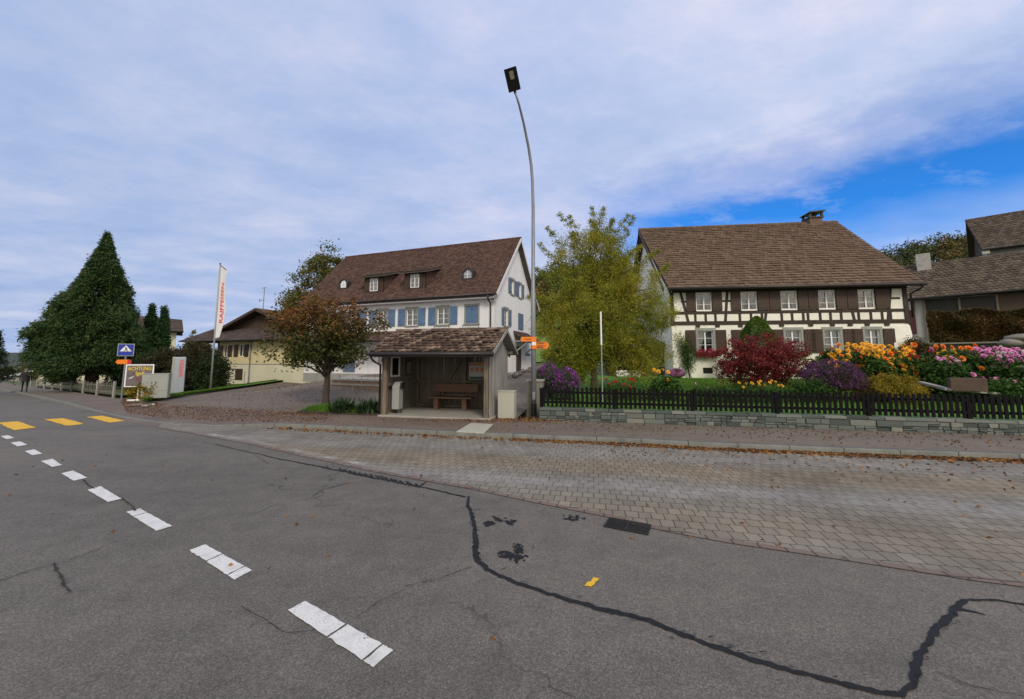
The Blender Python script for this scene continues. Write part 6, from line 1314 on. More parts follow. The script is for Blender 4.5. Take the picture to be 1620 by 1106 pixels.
bush('ochre_shrub', q, 'low rounded ochre-yellow shrub behind the fence, right of the dusky asters', 'bush', [(0, 0, zt * .5, 44 * k, 34 * k, zt * .5), (-22 * k, 0, zt * .42, 24 * k, 20 * k, zt * .4), (24 * k, 0, zt * .45, 24 * k, 20 * k, zt * .42)], 14000, (.075, .022), 'ochre', 104, clumps=120, cr=.13)
bush('rust_shrub', gq(1372, 622, 13.5), 'small rust-brown shrub between the dusky asters and the ochre shrub', 'bush', [(0, 0, .35, .42, .35, .34)], 4200, (.07, .022), 'autumn_hedge', 105, clumps=50, cr=.12)
# dahlias: leafy plants with separate flower heads
def petal_head(r, seed, mat):
    g = np.random.default_rng(seed); V = []; Q = []
    for ring, (tilt, n, L) in enumerate(((-.15, 13, 1.0), (.25, 12, .95), (.6, 10, .8), (.95, 8, .6), (1.25, 5, .42))):
        for j in range(n):
            a = 2 * math.pi * (j + .5 * (ring % 2)) / n + g.normal(0, .08); tl = tilt + g.normal(0, .08); d = np.array([math.cos(a) * math.cos(tl), math.sin(a) * math.cos(tl), math.sin(tl)]); s = np.array([-math.sin(a), math.cos(a), 0]); b = len(V); l = r * L * g.uniform(.9, 1.1); w = r * .30 * L ** .5; up_ = np.array([0, 0, .12 * r])
            V += [d * l * .12, d * l * .62 + s * w + up_ * .3, d * l, d * l * .62 - s * w + up_ * .3]; Q.append((b, b + 1, b + 2, b + 3))
    me_o = np_mesh('flower_head', np.array(V), np.array(Q), L_[mat]); me = me_o.data; bpy.data.objects.remove(me_o); return me
HEADS = {}
def dahlia(px0, px1, ptop, pbot, Y, label, mats, nfl, r, seed, spread=1.0, leafm='green', n=9000, cat='dahlia', name='dahlia_plant', base=None, band=(.55, 1.0), depth=.55, leaf=(.13, .06)):
    global rng
    rr = random.Random(seed); xm = (px0 + px1) / 2; q = gq(xm, base or 622, Y); k = Y / FPX; zt = dp(xm, ptop, Y).z - q.z; zb = dp(xm, pbot, Y).z - q.z; rx = (px1 - px0) / 2 * k
    keep = rng; rng = np.random.default_rng(seed); o = empty(name, q, 0, label, cat); m = max(3, int(rx / .35)); E_ = []
    for j in range(m): x = -rx * .8 + 1.6 * rx * j / (m - 1); E_.append((x, rr.uniform(-.1, .1), zt * .40, rx * .9 / m + .25, depth * .9, zt * .40))
    C = in_ell(E_, 110, .2); idx = rng.integers(0, 110, n); P = C[idx] + rng.normal(size=(n, 3)) * .10; P[:, 2] = np.maximum(P[:, 2], .02); leaves('foliage', P, leaf[0], leaf[1], L_[leafm], o, flat=.3)
    mb = MB(); pos = []
    for i in range(nfl):
        for _ in range(30):
            x = rr.uniform(-rx, rx); t = rr.random() ** .7; z = zb + (zt - zb) * t; y = -depth * rr.uniform(.2, 1.0) * (1.05 - .5 * t) + (.3 * t)
            if all((x - a) ** 2 + (z - c) ** 2 + .3 * (y - b) ** 2 > (r * 1.25) ** 2 for a, b, c in pos): break
        pos.append((x, y, z)); mt = mats[rr.randrange(len(mats))]
        key = (mt, rr.randrange(2)); 
        if key not in HEADS: HEADS[key] = petal_head(1.0, hash(mt) % 1000 + key[1] if False else len(HEADS) + 3, mt)
        h = bpy.data.objects.new('flower_head', HEADS[key]); COL.objects.link(h); h.parent = o; h.location = (x, y, z); s = r * rr.uniform(.72, 1.2); h.scale = (s, s, s); h.rotation_euler = (R(rr.uniform(35, 85)), R(rr.uniform(-20, 20)), R(rr.uniform(-40, 40)))
        mb.tube([(x * .92, y * .6, max(0, z - .55)), (x, y + .04, z - .02)], .007, 4)
    mb.build('stems', M['stem'], o); rng = keep; return o
dahlia(1312, 1392, 543, 590, 16.2, 'yellow dahlias with round blooms, the left half of the yellow clump', ['dahlia_yellow'] * 4 + ['dahlia_orange'], 60, .115, 111)
dahlia(1384, 1456, 545, 590, 15.4, 'yellow and apricot dahlias, the right half of the yellow clump', ['dahlia_yellow'] * 4 + ['dahlia_orange'], 58, .115, 112)
dahlia(1446, 1486, 550, 592, 15.2, 'crimson dahlias between the yellow and the orange ones', ['dahlia_red'] * 4 + ['dahlia_pink'], 14, .11, 113, n=7000)
dahlia(1490, 1556, 546, 584, 14.8, 'orange dahlias above the brown trough', ['dahlia_orange'] * 4 + ['dahlia_yellow'], 26, .12, 114, n=9000)
dahlia(1486, 1518, 562, 596, 14.2, 'small lilac-pink dahlias left of the brown trough', ['dahlia_pink'] * 3 + ['dahlia_white'], 12, .08, 115, n=5000)
dahlia(1560, 1625, 549, 604, 14.4, 'big pink dahlias at the right edge of the garden', ['dahlia_pink'] * 6 + ['dahlia_white'], 115, .09, 116, n=10000)
dahlia(1600, 1690, 556, 612, 13.6, 'pink and white dahlias running out past the right edge behind the fence', ['dahlia_pink'] * 4 + ['dahlia_white'], 85, .09, 117, n=9000)
dahlia(1556, 1640, 596, 618, 13.0, 'low dark leafy plants with few pink blooms right of the brown trough', ['dahlia_pink', 'dahlia_white', 'dahlia_yellow'], 7, .06, 118, n=8000)
# sunflowers and low flowers behind the fence
dahlia(1040, 1066, 585, 609, 14.2, 'thin stems of golden sunflowers behind the fence', ['dahlia_yellow'], 5, .085, 119, n=1100, cat='sunflower', name='sunflower_plant', depth=.15)
dahlia(1172, 1246, 602, 612, 13.6, 'low yellow marigolds at the foot of the red maple', ['dahlia_yellow'], 16, .05, 120, n=3500, cat='marigold', name='marigold_plant', depth=.3, leaf=(.06, .025))
dahlia(955, 1010, 599, 612, 14.6, 'scattered red flowers behind the fence near the tree trunk', ['dahlia_red'], 9, .06, 121, n=2200, cat='red flowers', name='red_flower_plant', depth=.3, leaf=(.08, .03))
dahlia(1270, 1300, 596, 616, 13.6, 'tall leafy green stalks left of the dusky asters', ['dahlia_white'], 2, .04, 122, n=3200, cat='plant', name='leafy_plant', depth=.2, leaf=(.14, .035))
dahlia(1100, 1170, 607, 613, 13.7, 'low green border plants behind the fence left of the red maple', ['dahlia_pink'], 2, .035, 123, n=3500, cat='plant', name='border_plant', depth=.25, leaf=(.09, .03))
dahlia(1290, 1330, 552, 566, 17.0, 'bright green canna leaves with a red bloom beside the yellow dahlias', ['dahlia_red'], 3, .08, 124, n=700, cat='plant', name='canna_plant', depth=.2, leaf=(.34, .11), leafm='yellowgreen')
# flowers by the houses
def potted(p, label, mat, r, seed, pot=True, foliage='green', nb=260):
    o = bush('potted_flowers', p, label, 'flower pot', [(0, 0, .42, r, r, r * .62)], 2600, (.06, .03), foliage, seed, clumps=40, cr=.1, stems=0, bloom=(mat, nb, (.055, .03)))
    mb = MB(); mb.tube([(0, 0, 0), (0, 0, .26), (0, 0, .30)], [.16, .22, .24], 16); mb.build('pot', M['terracotta'], o, smooth=True); return o
pf_ = FT.fy(1069, 590, -.6); potted(FT.wor((pf_[0], -.75, -.10)), 'round pink chrysanthemum in a pot at the left corner of the timbered house', 'mum_pink', .42, 131)
a, b, c, d = low[0]
def box_flowers(i, label, mat, seed, dens):
    a, b, c, d = low[i]; w = b - a + .2; o = empty('window_box', FT.wor(((a + b) / 2, -.22, c - .24)), FT.a, label, 'window box', 'flower boxes under the lower windows'); MB().box(-w / 2, w / 2, -.11, .11, 0, .18).build('box', M['dark_wood'], o)
    global rng
    keep = rng; rng = np.random.default_rng(seed); P = in_ell([(x, -.05, .16 + .05 * math.sin(x * 17), .24, .22, .27) for x in np.linspace(-w / 2, w / 2, 6)], int(dens * .7), .3); leaves('flowers', P, .065, .045, L_[mat], o); P = in_ell([(x, -.02, .16, .22, .16, .16) for x in np.linspace(-w / 2, w / 2, 6)], 900, .2); leaves('foliage', P, .07, .04, L_['green'], o); rng = keep
box_flowers(0, 'window box of hanging red flowers under the leftmost lower window', 'red_flower', 141, 1700); box_flowers(2, 'window box half hidden by the red maple', 'brownbush', 142, 600); box_flowers(3, 'window box with few red flowers behind the yellow dahlias', 'red_flower', 143, 420); box_flowers(4, 'window box with dark foliage under the rightmost lower window', 'brownbush', 144, 700)
q = FT.wor((FT.fy(1003, 572, 1.2)[0], 1.4, 0)); bush('red_geraniums', q, 'dark red geraniums before the brown annex, beneath the garden tree', 'flowers', [(-.4, 0, 1.0, .5, .3, .3), (.3, 0, .95, .55, .3, .25)], 2400, (.08, .05), 'green', 145, clumps=40, cr=.12, bloom=('red_flower', 160, (.07, .05)), stems=8)
# climbing plant on the facade
xv, zv = FT.fy(1085, 585); vn = empty('climbing_plant', FT.wor((xv, -.25, 0)), FT.a, 'thin climbing shrub against the white wall left of the first lower window', 'plant'); mb = MB(); rr = random.Random(4); P = []
for j in range(6):
    pts = [Vector((.15 + rr.gauss(0, .08), .05, 0))] + [Vector((.15 - .12 * i * (.6 + .15 * j) * .5 + rr.gauss(0, .04), .05, i * .42)) for i in range(1, 6)]; mb.tube(pts, [.02, .018, .015, .012, .01, .006], 5)
    for p in pts[2:]: P.append(np.array(p) + np.random.default_rng(j * 7 + 3).normal(size=(52, 3)) * np.array([.16, .08, .22]))
mb.build('stems', M['twig'], vn); leaves('foliage', np.concatenate(P), .085, .05, L_['green'], vn); leaves('lower_foliage', np.random.default_rng(3).normal(size=(520, 3)) * np.array([.17, .1, .5]) + np.array([.22, 0, 1.3]), .09, .05, L_['green'], vn)
# autumn hedge above the retaining wall and the bush beside the house
Lh = lw_ - 1; zt = dp(1500, 543, 23).z; hz = dp(1540, 489, 23).z - zt; n = 42000; keep = rng; rng = np.random.default_rng(151); o = empty('hedge', (ra0.x, ra0.y, zt), aw, 'brown autumn hedge along the top of the retaining wall', 'hedge')
x = rng.uniform(.2, Lh, n); y = rng.uniform(.3, 1.5, n); z = rng.random(n); y = np.where(rng.random(n) < .6, .3 + .18 * rng.random(n), y); top = hz * (.94 + .05 * np.sin(x * 1.3) + .05 * np.sin(x * 3.1 + 1)); z = z ** .8 * top; y = y + .10 * np.sin(x * 4 + z * 3) - .1 * np.sin(z * 5 + x)
leaves('foliage', np.stack([x, y, z], 1), .13, .07, L_['autumn_hedge'], o); MB().box(.3, Lh, .75, 1.15, 0, hz * .8).build('inner_twigs', M['twig'], o); rng = keep
q = dp(1462, 562, 21.5); q.z = 1.0; k = 21.5 / FPX
bush('rust_bush', q, 'rust-orange bush beside the right corner of the timbered house', 'bush', [(0, 0, 1.1, .9, .6, .75), (.9, -.2, .9, .8, .5, .5), (-.4, 0, 1.5, .6, .5, .55)], 7000, (.13, .05), 'autumn_hedge', 152, clumps=70, cr=.25)
# dark bushes behind the stele, yellow shrub by the sign
def dark_bush(px0, px1, top, Y, label, mat, seed, n=15000, leaf=(.15, .07), name='bush'):
    q = dp((px0 + px1) / 2, 615, Y); q.z = T(q.x, q.y); k = Y / FPX; zt = dp((px0 + px1) / 2, top, Y).z - q.z; rx = (px1 - px0) / 2 * k
    return bush(name, q, label, 'bush', [(0, 0, zt * .55, rx * .75, rx * .6, zt * .45), (-rx * .5, -.2, zt * .4, rx * .5, rx * .45, zt * .4), (rx * .5, -.2, zt * .4, rx * .5, rx * .45, zt * .4), (0, -.3, zt * .22, rx * .9, rx * .5, zt * .22)], n, leaf, mat, seed, clumps=150, cr=.35, stems=16)
dark_bush(228, 300, 549, 28.5, 'brown-green bush behind the pale cabinet and the stele', 'brownbush', 161); dark_bush(262, 352, 543, 31, 'wide dark brown bush below the eave of the cream house', 'brownbush', 162, 20000); dark_bush(315, 362, 560, 28, 'dark green shrub behind the foot of the banner pole', 'darkbush', 163, 11000); dark_bush(205, 262, 560, 29.5, 'dark shrub at the right foot of the big conifer', 'darkbush', 164, 11000)
dark_bush(286, 318, 524, 62, 'yellow-green tree crown far behind, left of the cream house', 'yellowgreen', 165, 6000, (.35, .2), 'far_tree')
dark_bush(310, 330, 527, 66, 'second yellow-green crown touching the roof of the cream house', 'yellowgreen', 168, 4000, (.35, .2), 'far_tree')
q = gt(194, 636, .12) + Vector((.2, .9, 0)); k = q.y / FPX; bush('yellow_shrub', q, 'yellow-orange autumn shrub at the foot of the crossing sign', 'bush', [(0, 0, .48, 23 * k, .6, .48), (-.35, 0, .3, .4, .4, .3), (.35, 0, .4, .42, .4, .36)], 6500, (.10, .05), 'ochre', 166, clumps=70, cr=.17)
for px, py, w, top, lab, mt in ((108, 610, 24, 592, 'dark low shrub under the conifer, left of the trunk', 'darkbush'), (180, 613, 26, 596, 'low green shrub under the conifer, right of the trunk', 'darkbush'), (74, 607, 20, 586, 'dark shrub at the left foot of the conifer', 'darkbush'), (55, 604, 12, 588, 'reddish shrub at the far left end of the garden fence', 'autumn_hedge')):
    q = gt(px, py); k = q.y / FPX; h = dp(px, top, q.y).z - q.z; bush('garden_shrub', q, lab, 'bush', [(0, 0, h * .5, w / 2 * k, w / 2 * k, h * .5)], 2600, (.13, .06), mt, int(px), clumps=30, cr=.2)
# left garden fence
fl_ = [gt(*p) for p in ((48, 612), (90, 616.5), (130, 621.5), (182, 628.5))]; gf = empty('garden_fence', fl_[0], 0, 'low weathered slat fence along the pavement below the conifer', 'fence'); P = resample(fl_, 90); rr = random.Random(9); mb = MB()
for i in range(89):
    a, b = P[i], P[i + 1]; p = Vector((a[0], a[1], T(*a))) - fl_[0]; e = Vector((b[0] - a[0], b[1] - a[1], 0)); u = e.normalized(); h = .78 + rr.uniform(-.05, .05)
    mb.bar(p + Vector((0, 0, .1)), p + Vector((rr.gauss(0, .012), 0, h)), .085, .02, (u.y, -u.x, 0))
for z in (.25, .62):
    for i in range(0, 88, 4): a, b = P[i], P[i + 4] if i + 4 < 90 else P[-1]; mb.bar(Vector((a[0], a[1], T(*a) + z)) - fl_[0], Vector((b[0], b[1], T(*b) + z)) - fl_[0], .03, .06)
mb.build('slat_panel', M['slat_wood'], gf)
for i in range(0, 90, 11): a = P[i]; p = Vector((a[0], a[1], T(*a))) - fl_[0]; MB().box(p.x - .05, p.x + .05, p.y - .05, p.y + .05, p.z - .1, p.z + .9).build('post', M['board_grey'], gf)
ribbon('garden_bed', [p + Vector((.1, .25, 0)) for p in fl_], [p + Vector((-1, 9, 0)) for p in fl_], 30, 6, .07, M['field'])
# posts along the grass bank, rubble border before the white house
for i, (px, py, h) in enumerate(((321, 614, 1.1), (379, 607, 1.0), (429, 603, 1.0))):
    q = gt(px, py) + Vector((0, .6, 0)); q.z = T(q.x, q.y); mb = MB(); mb.cyl(0, 0, 0, h, .035, 8); mb.box(-.05, .05, -.05, .05, h, h + .03); tag(mb.build('marker_post', M['board_grey'], loc=q), ['thin grey post on the grass bank, nearest the banner pole', 'thin grey post on the grass bank before the cream house', 'thin grey post at the far end of the grass bank'][i], 'post', 'posts on the grass bank')
def rubble(name, pts_px, n, r, label, seed, lift=.1):
    rr = random.Random(seed); P = [gt(*p) for p in pts_px]; Q = resample(P, n); mb = MB()
    for i in range(n): s = r * rr.uniform(.5, 1.3); x, y = Q[i][0] + rr.gauss(0, r * .8), Q[i][1] + rr.gauss(0, r * 1.2); mb.blob((x, y, T(x, y) + lift + s * .3 + (r * .8 if rr.random() < .35 else 0)), (s, s * .8, s * .6), seed + i, 1, .2)
    o = mb.build(name, M['rock']); return tag(o, label, 'stones', kind='stuff')
rubble('rubble_border', [(444, 602.5), (465, 601), (492, 600)], 60, .26, 'heap of pale rubble stones at the end of the parking yard', 300); rubble('stone_edge', [(803, 601), (815, 597), (828, 592), (840, 588)], 46, .16, 'row of stones along the white house gable', 400)
# planting bed at the cherry, with strap-leaved clumps
bed = [gt(*p, .13) for p in ((470, 652), (520, 654.5), (604, 657.5), (604, 648), (560, 642), (515, 641), (490, 646))]; mb = MB(); mb.prism([(p.x, p.y, T(p.x, p.y) + .06) for p in bed], (0, 0, .10)); tag(mb.build('planting_bed', M['soil']), kind='structure')
def strap(px, py, w, label, seed, n=170, L=.62):
    q = gt(px, py, .15); g = np.random.default_rng(seed); o = empty('strap_plant', q, 0, label, 'plant', 'strap-leaved plants by the shelter'); V = []; Q = []
    for _ in range(n):
        a = g.uniform(0, 2 * math.pi); l = L * g.uniform(.6, 1.15); out = g.uniform(.25, .95); bx, by = g.normal(0, w * .28, 2); d = np.array([math.cos(a), math.sin(a), 0]); s = np.array([-math.sin(a), math.cos(a), 0]); b = len(V); wd_ = g.uniform(.016, .030)
        for i in range(6): t = i / 5; p = np.array([bx, by, 0]) + d * l * out * t + np.array([0, 0, l * (t * 1.05 - out * .62 * t ** 2.2)]); ww = wd_ * (1 - t ** 2.5) + .001; V += [p - s * ww, p + s * ww]
        for i in range(5): Q.append((b + 2 * i, b + 2 * i + 1, b + 2 * i + 3, b + 2 * i + 2))
    np_mesh('leaves', np.array(V), np.array(Q), L_['strap'], o); return o
strap(541, 652, .55, 'strap-leaved green clump nearer the cherry trunk', 171, 230); strap(581, 653.5, .55, 'strap-leaved green clump against the left shelter post', 172, 220)
rr = random.Random(3)
ws_ = empty('wire_stakes', gt(560, 648, .12), R(rot_s), 'row of thin rusty stakes behind the strap-leaved plants', 'stakes')
for i in range(7): x = -1.0 + i * .3 + rr.uniform(-.05, .05); MB().tube([(x, .5, -.1), (x + rr.gauss(0, .02), .5, 1.25 + rr.uniform(-.15, .1))], .011, 6).build('stake', M['post_wood'], ws_)
# grass on the bank and around the bed
def blades(name, poly_pts, n, h, seed, zf, mat='grass'):
    g = np.random.default_rng(seed); P = np.array(poly_pts); w = g.dirichlet(np.ones(len(P)) * .6, n); xy = w @ P[:, :2]; z = np.array([zf(a, b) for a, b in xy]); V = np.zeros((n * 4, 3)); a = g.uniform(0, 2 * math.pi, n); hh = h * g.uniform(.5, 1.3, n); dx_ = np.cos(a) * .010; dy_ = np.sin(a) * .010; lx, ly = g.normal(0, .4, n) * hh, g.normal(0, .4, n) * hh
    base = np.stack([xy[:, 0], xy[:, 1], z], 1); V[0::4] = base - np.stack([dx_, dy_, 0 * a], 1); V[1::4] = base + np.stack([dx_, dy_, 0 * a], 1); V[2::4] = base + np.stack([lx + dx_ * .2, ly + dy_ * .2, hh], 1); V[3::4] = base + np.stack([lx - dx_ * .2, ly - dy_ * .2, hh], 1)
    o = np_mesh(name, V, np.arange(n * 4).reshape(-1, 4), L_[mat] if mat in L_ else M[mat]); return tag(o, kind='stuff')
L_['grass'] = M['grass']
blades('bed_grass', [(p.x, p.y) for p in bed] + [(gt(475, 652, .1).x, gt(475, 652, .1).y)], 9000, .13, 181, lambda x, y: T(x, y) + .15)
for j in range(6): a, b = bank_a[j], bank_a[j + 1]; blades('bank_grass', [(a.x, a.y), (b.x, b.y), (b.x - .6, b.y + 3.0), (a.x - .6, a.y + 3.0)], 5000, .13, 190 + j, lambda x, y: T(x, y) + .14)
blades('lawn_grass', [(gl0.x + .3, gl0.y + .4), (gl0.x + 13, gl0.y - 1.9), (FT.wor((11, -1.6, 0)).x, FT.wor((11, -1.6, 0)).y), (FT.wor((-3, -1.6, 0)).x, FT.wor((-3, -1.6, 0)).y)], 60000, .06, 199, lambda x, y: G(x, y) - .005)
# ---------------------------------------------------------------- fallen leaves
def litter(name, xy, zf, L, W, mat, seed):
    global rng
    keep = rng; rng = np.random.default_rng(seed); P = np.array([(x, y, zf(x, y) + .012 + .012 * rng.random()) for x, y in xy]); V, Q = leaf_verts(P, L, W, flat=.86); o = np_mesh(name, V, Q, L_[mat]); rng = keep; return tag(o, kind='stuff')
g = np.random.default_rng(211)
def along_kerb(p0, p1, n, mu, sd, dens=None):
    i0, i1 = np.searchsorted(KPX, p0), np.searchsorted(KPX, p1); t = g.uniform(i0, i1 - 1.001, n)
    if dens == 'end': t = i0 + (i1 - 1.001 - i0) * g.random(n) ** .8
    i = t.astype(int); f = (t - i)[:, None]; b = KR[i] * (1 - f) + KR[i + 1] * f; return b + KN[i] * (mu + sd * g.normal(size=n))[:, None]
xy = along_kerb(780, 1900, 4600, -.11, .09, 'end'); xy2 = along_kerb(420, 1900, 1500, -.14, .12); xy3 = along_kerb(900, 1900, 900, -.8, .8); xy3 = xy3
litter('gutter_leaves', np.concatenate([np.minimum(xy, xy), xy2]), lambda x, y: T(x, y) + .005, .085, .05, 'fallen', 212); litter('bay_leaves', xy3, lambda x, y: T(x, y) + .005, .06, .035, 'fallen', 213)
xy = []
for _ in range(6500):
    i = g.integers(np.searchsorted(KPX, 180), np.searchsorted(KPX, 800)); t = g.random() ** .8; f = g.random(); xy.append(((KR[i] + KN[i] * .18) * (1 - f) + (KR[i + 1] + KN[i + 1] * .18) * f) * (1 - t) + (BK[i] * (1 - f) + BK[i + 1] * f) * t)
litter('forecourt_leaves', xy, lambda x, y: T(x, y) + .09, .055, .032, 'fallen_dull', 214)
xy = []
for _ in range(1300):
    i = g.integers(np.searchsorted(KPX, 800), NK - 30); t = g.random() ** .5 * .97; f = g.random(); xy.append(((KR[i] + KN[i] * .2) * (1 - f) + (KR[i + 1] + KN[i + 1] * .2) * f) * (1 - t) + (BK[i] * (1 - f) + BK[i + 1] * f) * t)
litter('pavement_leaves', xy, lambda x, y: T(x, y) + .12, .06, .035, 'fallen_dull', 215)
pb_ = gt(815, 664, .12); litter('corner_leaves', g.normal(size=(900, 2)) * np.array([1.3, .22]) + np.array([pb_.x, pb_.y - .12]), lambda x, y: T(x, y) + .12, .06, .035, 'fallen', 216)
yard_xy = [(lambda w: (w @ np.array([(p.x, p.y) for p in (ya[0], ya[len(ya) // 2], ya[-3], yb[5], yb[3])])))(g.dirichlet(np.ones(5) * .5)) for _ in range(1500)]
litter('yard_leaves', yard_xy, lambda x, y: T(x, y) + .07, .06, .035, 'fallen_dull', 217)
litter('road_leaves', along_kerb(300, 1700, 110, -4.0, 1.6), lambda x, y: T(x, y) + .004, .06, .035, 'fallen', 218)
# ---------------------------------------------------------------- woods on the hill, far trees on the left
def wood(name, spots, seed, n=220, leaf=(.75, .5), mat='forest'):
    global rng
    keep = rng; rng = np.random.default_rng(seed); P = []
    for (x, y, z, r, h) in spots:
        m = int(n * rng.uniform(.8, 1.3)); E_ = [(x, y, z + h * .62, r, r, h * .38), (x + rng.normal(0, r * .4), y + rng.normal(0, r * .4), z + h * .45, r * .8, r * .8, h * .3), (x + rng.normal(0, r * .5), y, z + h * .75, r * .55, r * .55, h * .25)]
        P.append(in_ell(E_, m, .55))
    o = leaves(name, np.concatenate(P), leaf[0], leaf[1], L_[mat], None, flat=.2); rng = keep; return tag(o, kind='stuff')
g = np.random.default_rng(221); sp_ = []
for _ in range(1000):
    x, y = g.uniform(-5, 200), g.uniform(84, 158)
    if x < 0 and y < 95: continue
    r = g.uniform(2.2, 4.2); sp_.append((x, y, T(x, y) - .5, r, r * g.uniform(2.0, 3.0)))
wood('hill_forest', sp_, 222, 240)
sp_ = []
for _ in range(120):
    d = g.uniform(120, 330); a = R(g.uniform(-60, -42)); x, y = d * math.sin(a), d * math.cos(a)
    if y < 48 and x > -58: continue
    r = g.uniform(2.0, 4.0); h_ = min(r * g.uniform(1.3, 2.2), max(1.5, 2.3 - far_T(x, y) - .004 * d)); sp_.append((x, y, far_T(x, y) - .5, r, h_))
wood('valley_trees', sp_, 223, 260, (.6, .4))
# meadow on the slope
A_m = [Vector((x, 46, 0)) for x in (2, 40, 110)]; B_m = [Vector((x, 92, 0)) for x in (-2, 60, 190)]
ribbon('meadow', A_m, B_m, 40, 40, .03, M['meadow'])
bush('yellow_border', (5.6, 34, T(5.6, 34)), 'yellow-green low shrubs beside the drive behind the garden tree', 'bush', [(0, 0, .5, .9, 1.6, .5), (.3, 3, .5, .8, 1.4, .5)], 5000, (.12, .06), 'yellowgreen', 231, clumps=60, cr=.25)
# far pale barn roofs down the street
for i, (px, py, w, lab) in enumerate(((14, 592, 24, 'pale low roof far down the street at the left edge'),)):
    q = dp(px, py + 12, 85); k = 85 / FPX; o = empty('far_shed', q, R(-25), lab, 'shed'); MB().box(-w / 2 * k, w / 2 * k, 0, 3, -1.5, 1.0).build('wall', M['grey_wall'], o); MB().prism([(-w / 2 * k - .3, -.5, .9), (w / 2 * k + .3, -.5, .9), (w / 2 * k + .3, 3.5, 2.2), (-w / 2 * k - .3, 3.5, 2.2)], (0, 0, .12)).build('roof', M['chim'], o)
# conifer branches at the left edge of the picture
conifer('edge_conifer', (dp(-14, 600, 30).x, 30, T(-40, 30) - .2), 'dark conifer cut off by the left edge', 4.6, lambda t: ((1 - t) * 1.3, (1 - t) * 1.35), 'darkbush', 74, n_br=60, spray=40, leaf=(.16, .06), z0=1.2, trunk_r=.12)
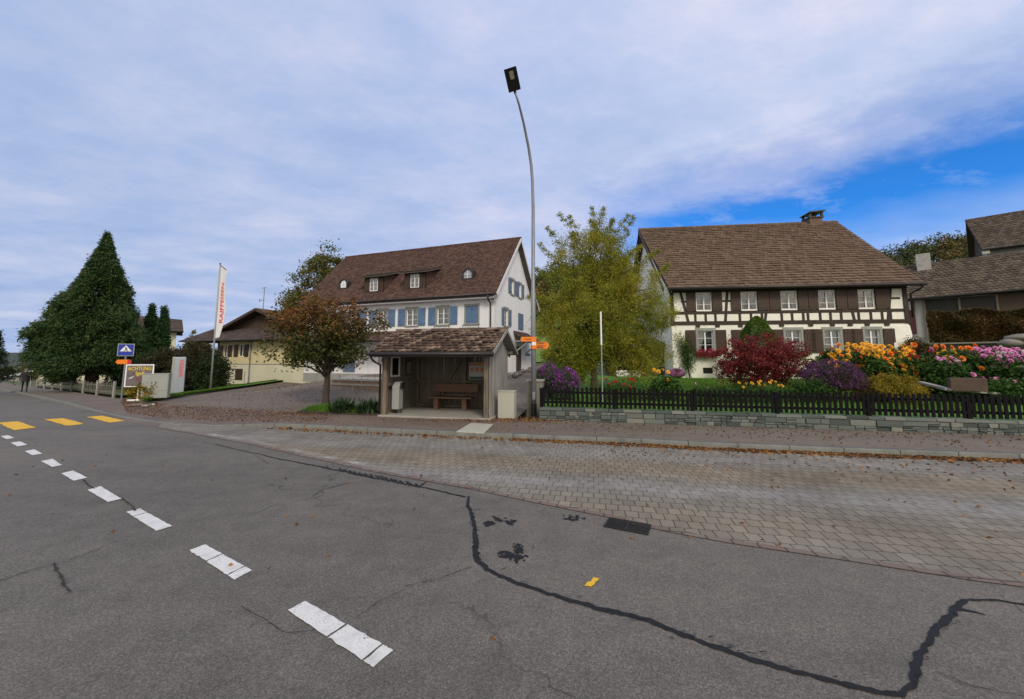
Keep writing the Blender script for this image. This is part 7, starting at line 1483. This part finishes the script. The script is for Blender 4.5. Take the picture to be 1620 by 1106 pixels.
# ---------------------------------------------------------------- the walker
def person(loc, rz, label):
    o = empty('person', loc, rz, label, 'person'); k = 1.0
    J = {'pel': (0, 0, .95), 'wst': (0, .0, 1.10), 'che': (0, .02, 1.32), 'nek': (0, .03, 1.49), 'hed': (0, .05, 1.60), 'top': (0, .05, 1.70),
         'lh': (-.10, 0, .90), 'lk': (-.11, .07, .50), 'la': (-.11, -.04, .09), 'lt': (-.12, .10, .03), 'rh': (.10, 0, .90), 'rk': (.11, .0, .50), 'ra': (.11, -.22, .13), 'rt': (.12, -.10, .03),
         'ls': (-.20, .01, 1.40), 'le': (-.27, -.04, 1.14), 'lw': (-.27, .08, .92), 'lf': (-.27, .11, .80), 'rs': (.20, .01, 1.40), 're': (.27, .00, 1.14), 'rw': (.27, .13, .95), 'rf': (.27, .17, .84)}
    Rd = {'pel': .165, 'wst': .16, 'che': .185, 'nek': .06, 'hed': .105, 'top': .075, 'lh': .10, 'lk': .068, 'la': .048, 'lt': .042, 'rh': .10, 'rk': .068, 'ra': .048, 'rt': .042, 'ls': .085, 'le': .06, 'lw': .045, 'lf': .032, 'rs': .085, 're': .06, 'rw': .045, 'rf': .032}
    ed = [('pel', 'wst'), ('wst', 'che'), ('che', 'nek'), ('nek', 'hed'), ('hed', 'top'), ('pel', 'lh'), ('lh', 'lk'), ('lk', 'la'), ('la', 'lt'), ('pel', 'rh'), ('rh', 'rk'), ('rk', 'ra'), ('ra', 'rt'), ('che', 'ls'), ('ls', 'le'), ('le', 'lw'), ('lw', 'lf'), ('che', 'rs'), ('rs', 're'), ('re', 'rw'), ('rw', 'rf')]
    ks = list(J); me = bpy.data.meshes.new('body'); me.from_pydata([J[q] for q in ks], [(ks.index(a), ks.index(b)) for a, b in ed], [])
    t = bpy.data.objects.new('body', me); COL.objects.link(t); t.modifiers.new('skin', 'SKIN')
    for i, q in enumerate(ks): me.skin_vertices[0].data[i].radius = (Rd[q], Rd[q] * .8); me.skin_vertices[0].data[i].use_root = q == 'pel'
    s = t.modifiers.new('sub', 'SUBSURF'); s.levels = 2; s.render_levels = 2; dg = bpy.context.evaluated_depsgraph_get(); m2 = bpy.data.meshes.new_from_object(t.evaluated_get(dg)); bpy.data.objects.remove(t)
    m2.name = 'body'; m2.materials.clear()
    for q in ('trousers', 'coat', 'skin', 'black_metal'): m2.materials.append(M[q])
    for p in m2.polygons:
        z = p.center.z; x = abs(p.center.x); p.material_index = 2 if (z > 1.49 or (x > .22 and z < .90)) else 1 if (z > .86 or x > .21) else 3 if z < .10 else 0; p.use_smooth = True
    b = bpy.data.objects.new('body', m2); COL.objects.link(b); b.parent = o
    mb = MB(); mb.blob((0, .035, 1.635), (.095, .105, .105), 5, 3, .04); mb.build('hair', M['hair'], o, smooth=True)
    mb = MB()      # coat hem
    n = 20; k0 = 0
    for (z, rx, ry) in ((.78, .235, .18), (.95, .21, .165), (1.15, .20, .155)):
        for j in range(n): a = 2 * math.pi * j / n; mb.v.append((rx * math.cos(a), ry * math.sin(a) + .01, z + .01 * math.sin(a * 5)))
    for r in range(2):
        for j in range(n): j2 = (j + 1) % n; mb.f.append((r * n + j, r * n + j2, (r + 1) * n + j2, (r + 1) * n + j))
    mb.build('coat_skirt', M['coat'], o, smooth=True); return o
q = gt(38, 620, .12); q.z = T(q.x, q.y) + .10
person(q, R(50), 'person in dark coat and trousers with grey hair walking away along the pavement')
# paraglider low in the left sky
q = dp(31, 541, 320); k = 320 / FPX; pg = empty('paraglider', q, 0, 'tiny paraglider low in the sky left of the conifer', 'paraglider'); V = []; Q = []
for i in range(13):
    t = i / 12; a = R(200 - 170 * t); x, z = (1.5 + 5.2 * math.cos(a)) * k, (5.5 * math.sin(a) * 1.0 + 1.5) * k
    w = 2.0 * k * (1 - .7 * abs(2 * t - 1) ** 3); V += [(x, -w / 2, z), (x * .86, -w / 2, z * .82), (x * .86, w / 2, z * .82), (x, w / 2, z)]
for i in range(12):
    for j in range(4): Q.append((4 * i + j, 4 * i + (j + 1) % 4, 4 * i + 4 + (j + 1) % 4, 4 * i + 4 + j))
np_mesh('canopy', np.array(V), np.array(Q), M['gutter'], pg); mb = MB(); mb.tube([(-3.4 * k, 0, 1.0 * k), (-.6 * k, 0, -5.6 * k)], .10, 4); mb.tube([(1.5 * k, 0, 6.5 * k), (-.5 * k, 0, -5.6 * k)], .08, 4); mb.build('lines', M['gutter'], pg); mb = MB(); mb.blob((-.6 * k, 0, -6.2 * k), (3.6 * k, 1.4 * k, .9 * k), 3, 2, .1); mb.build('pilot', M['coat'], pg)
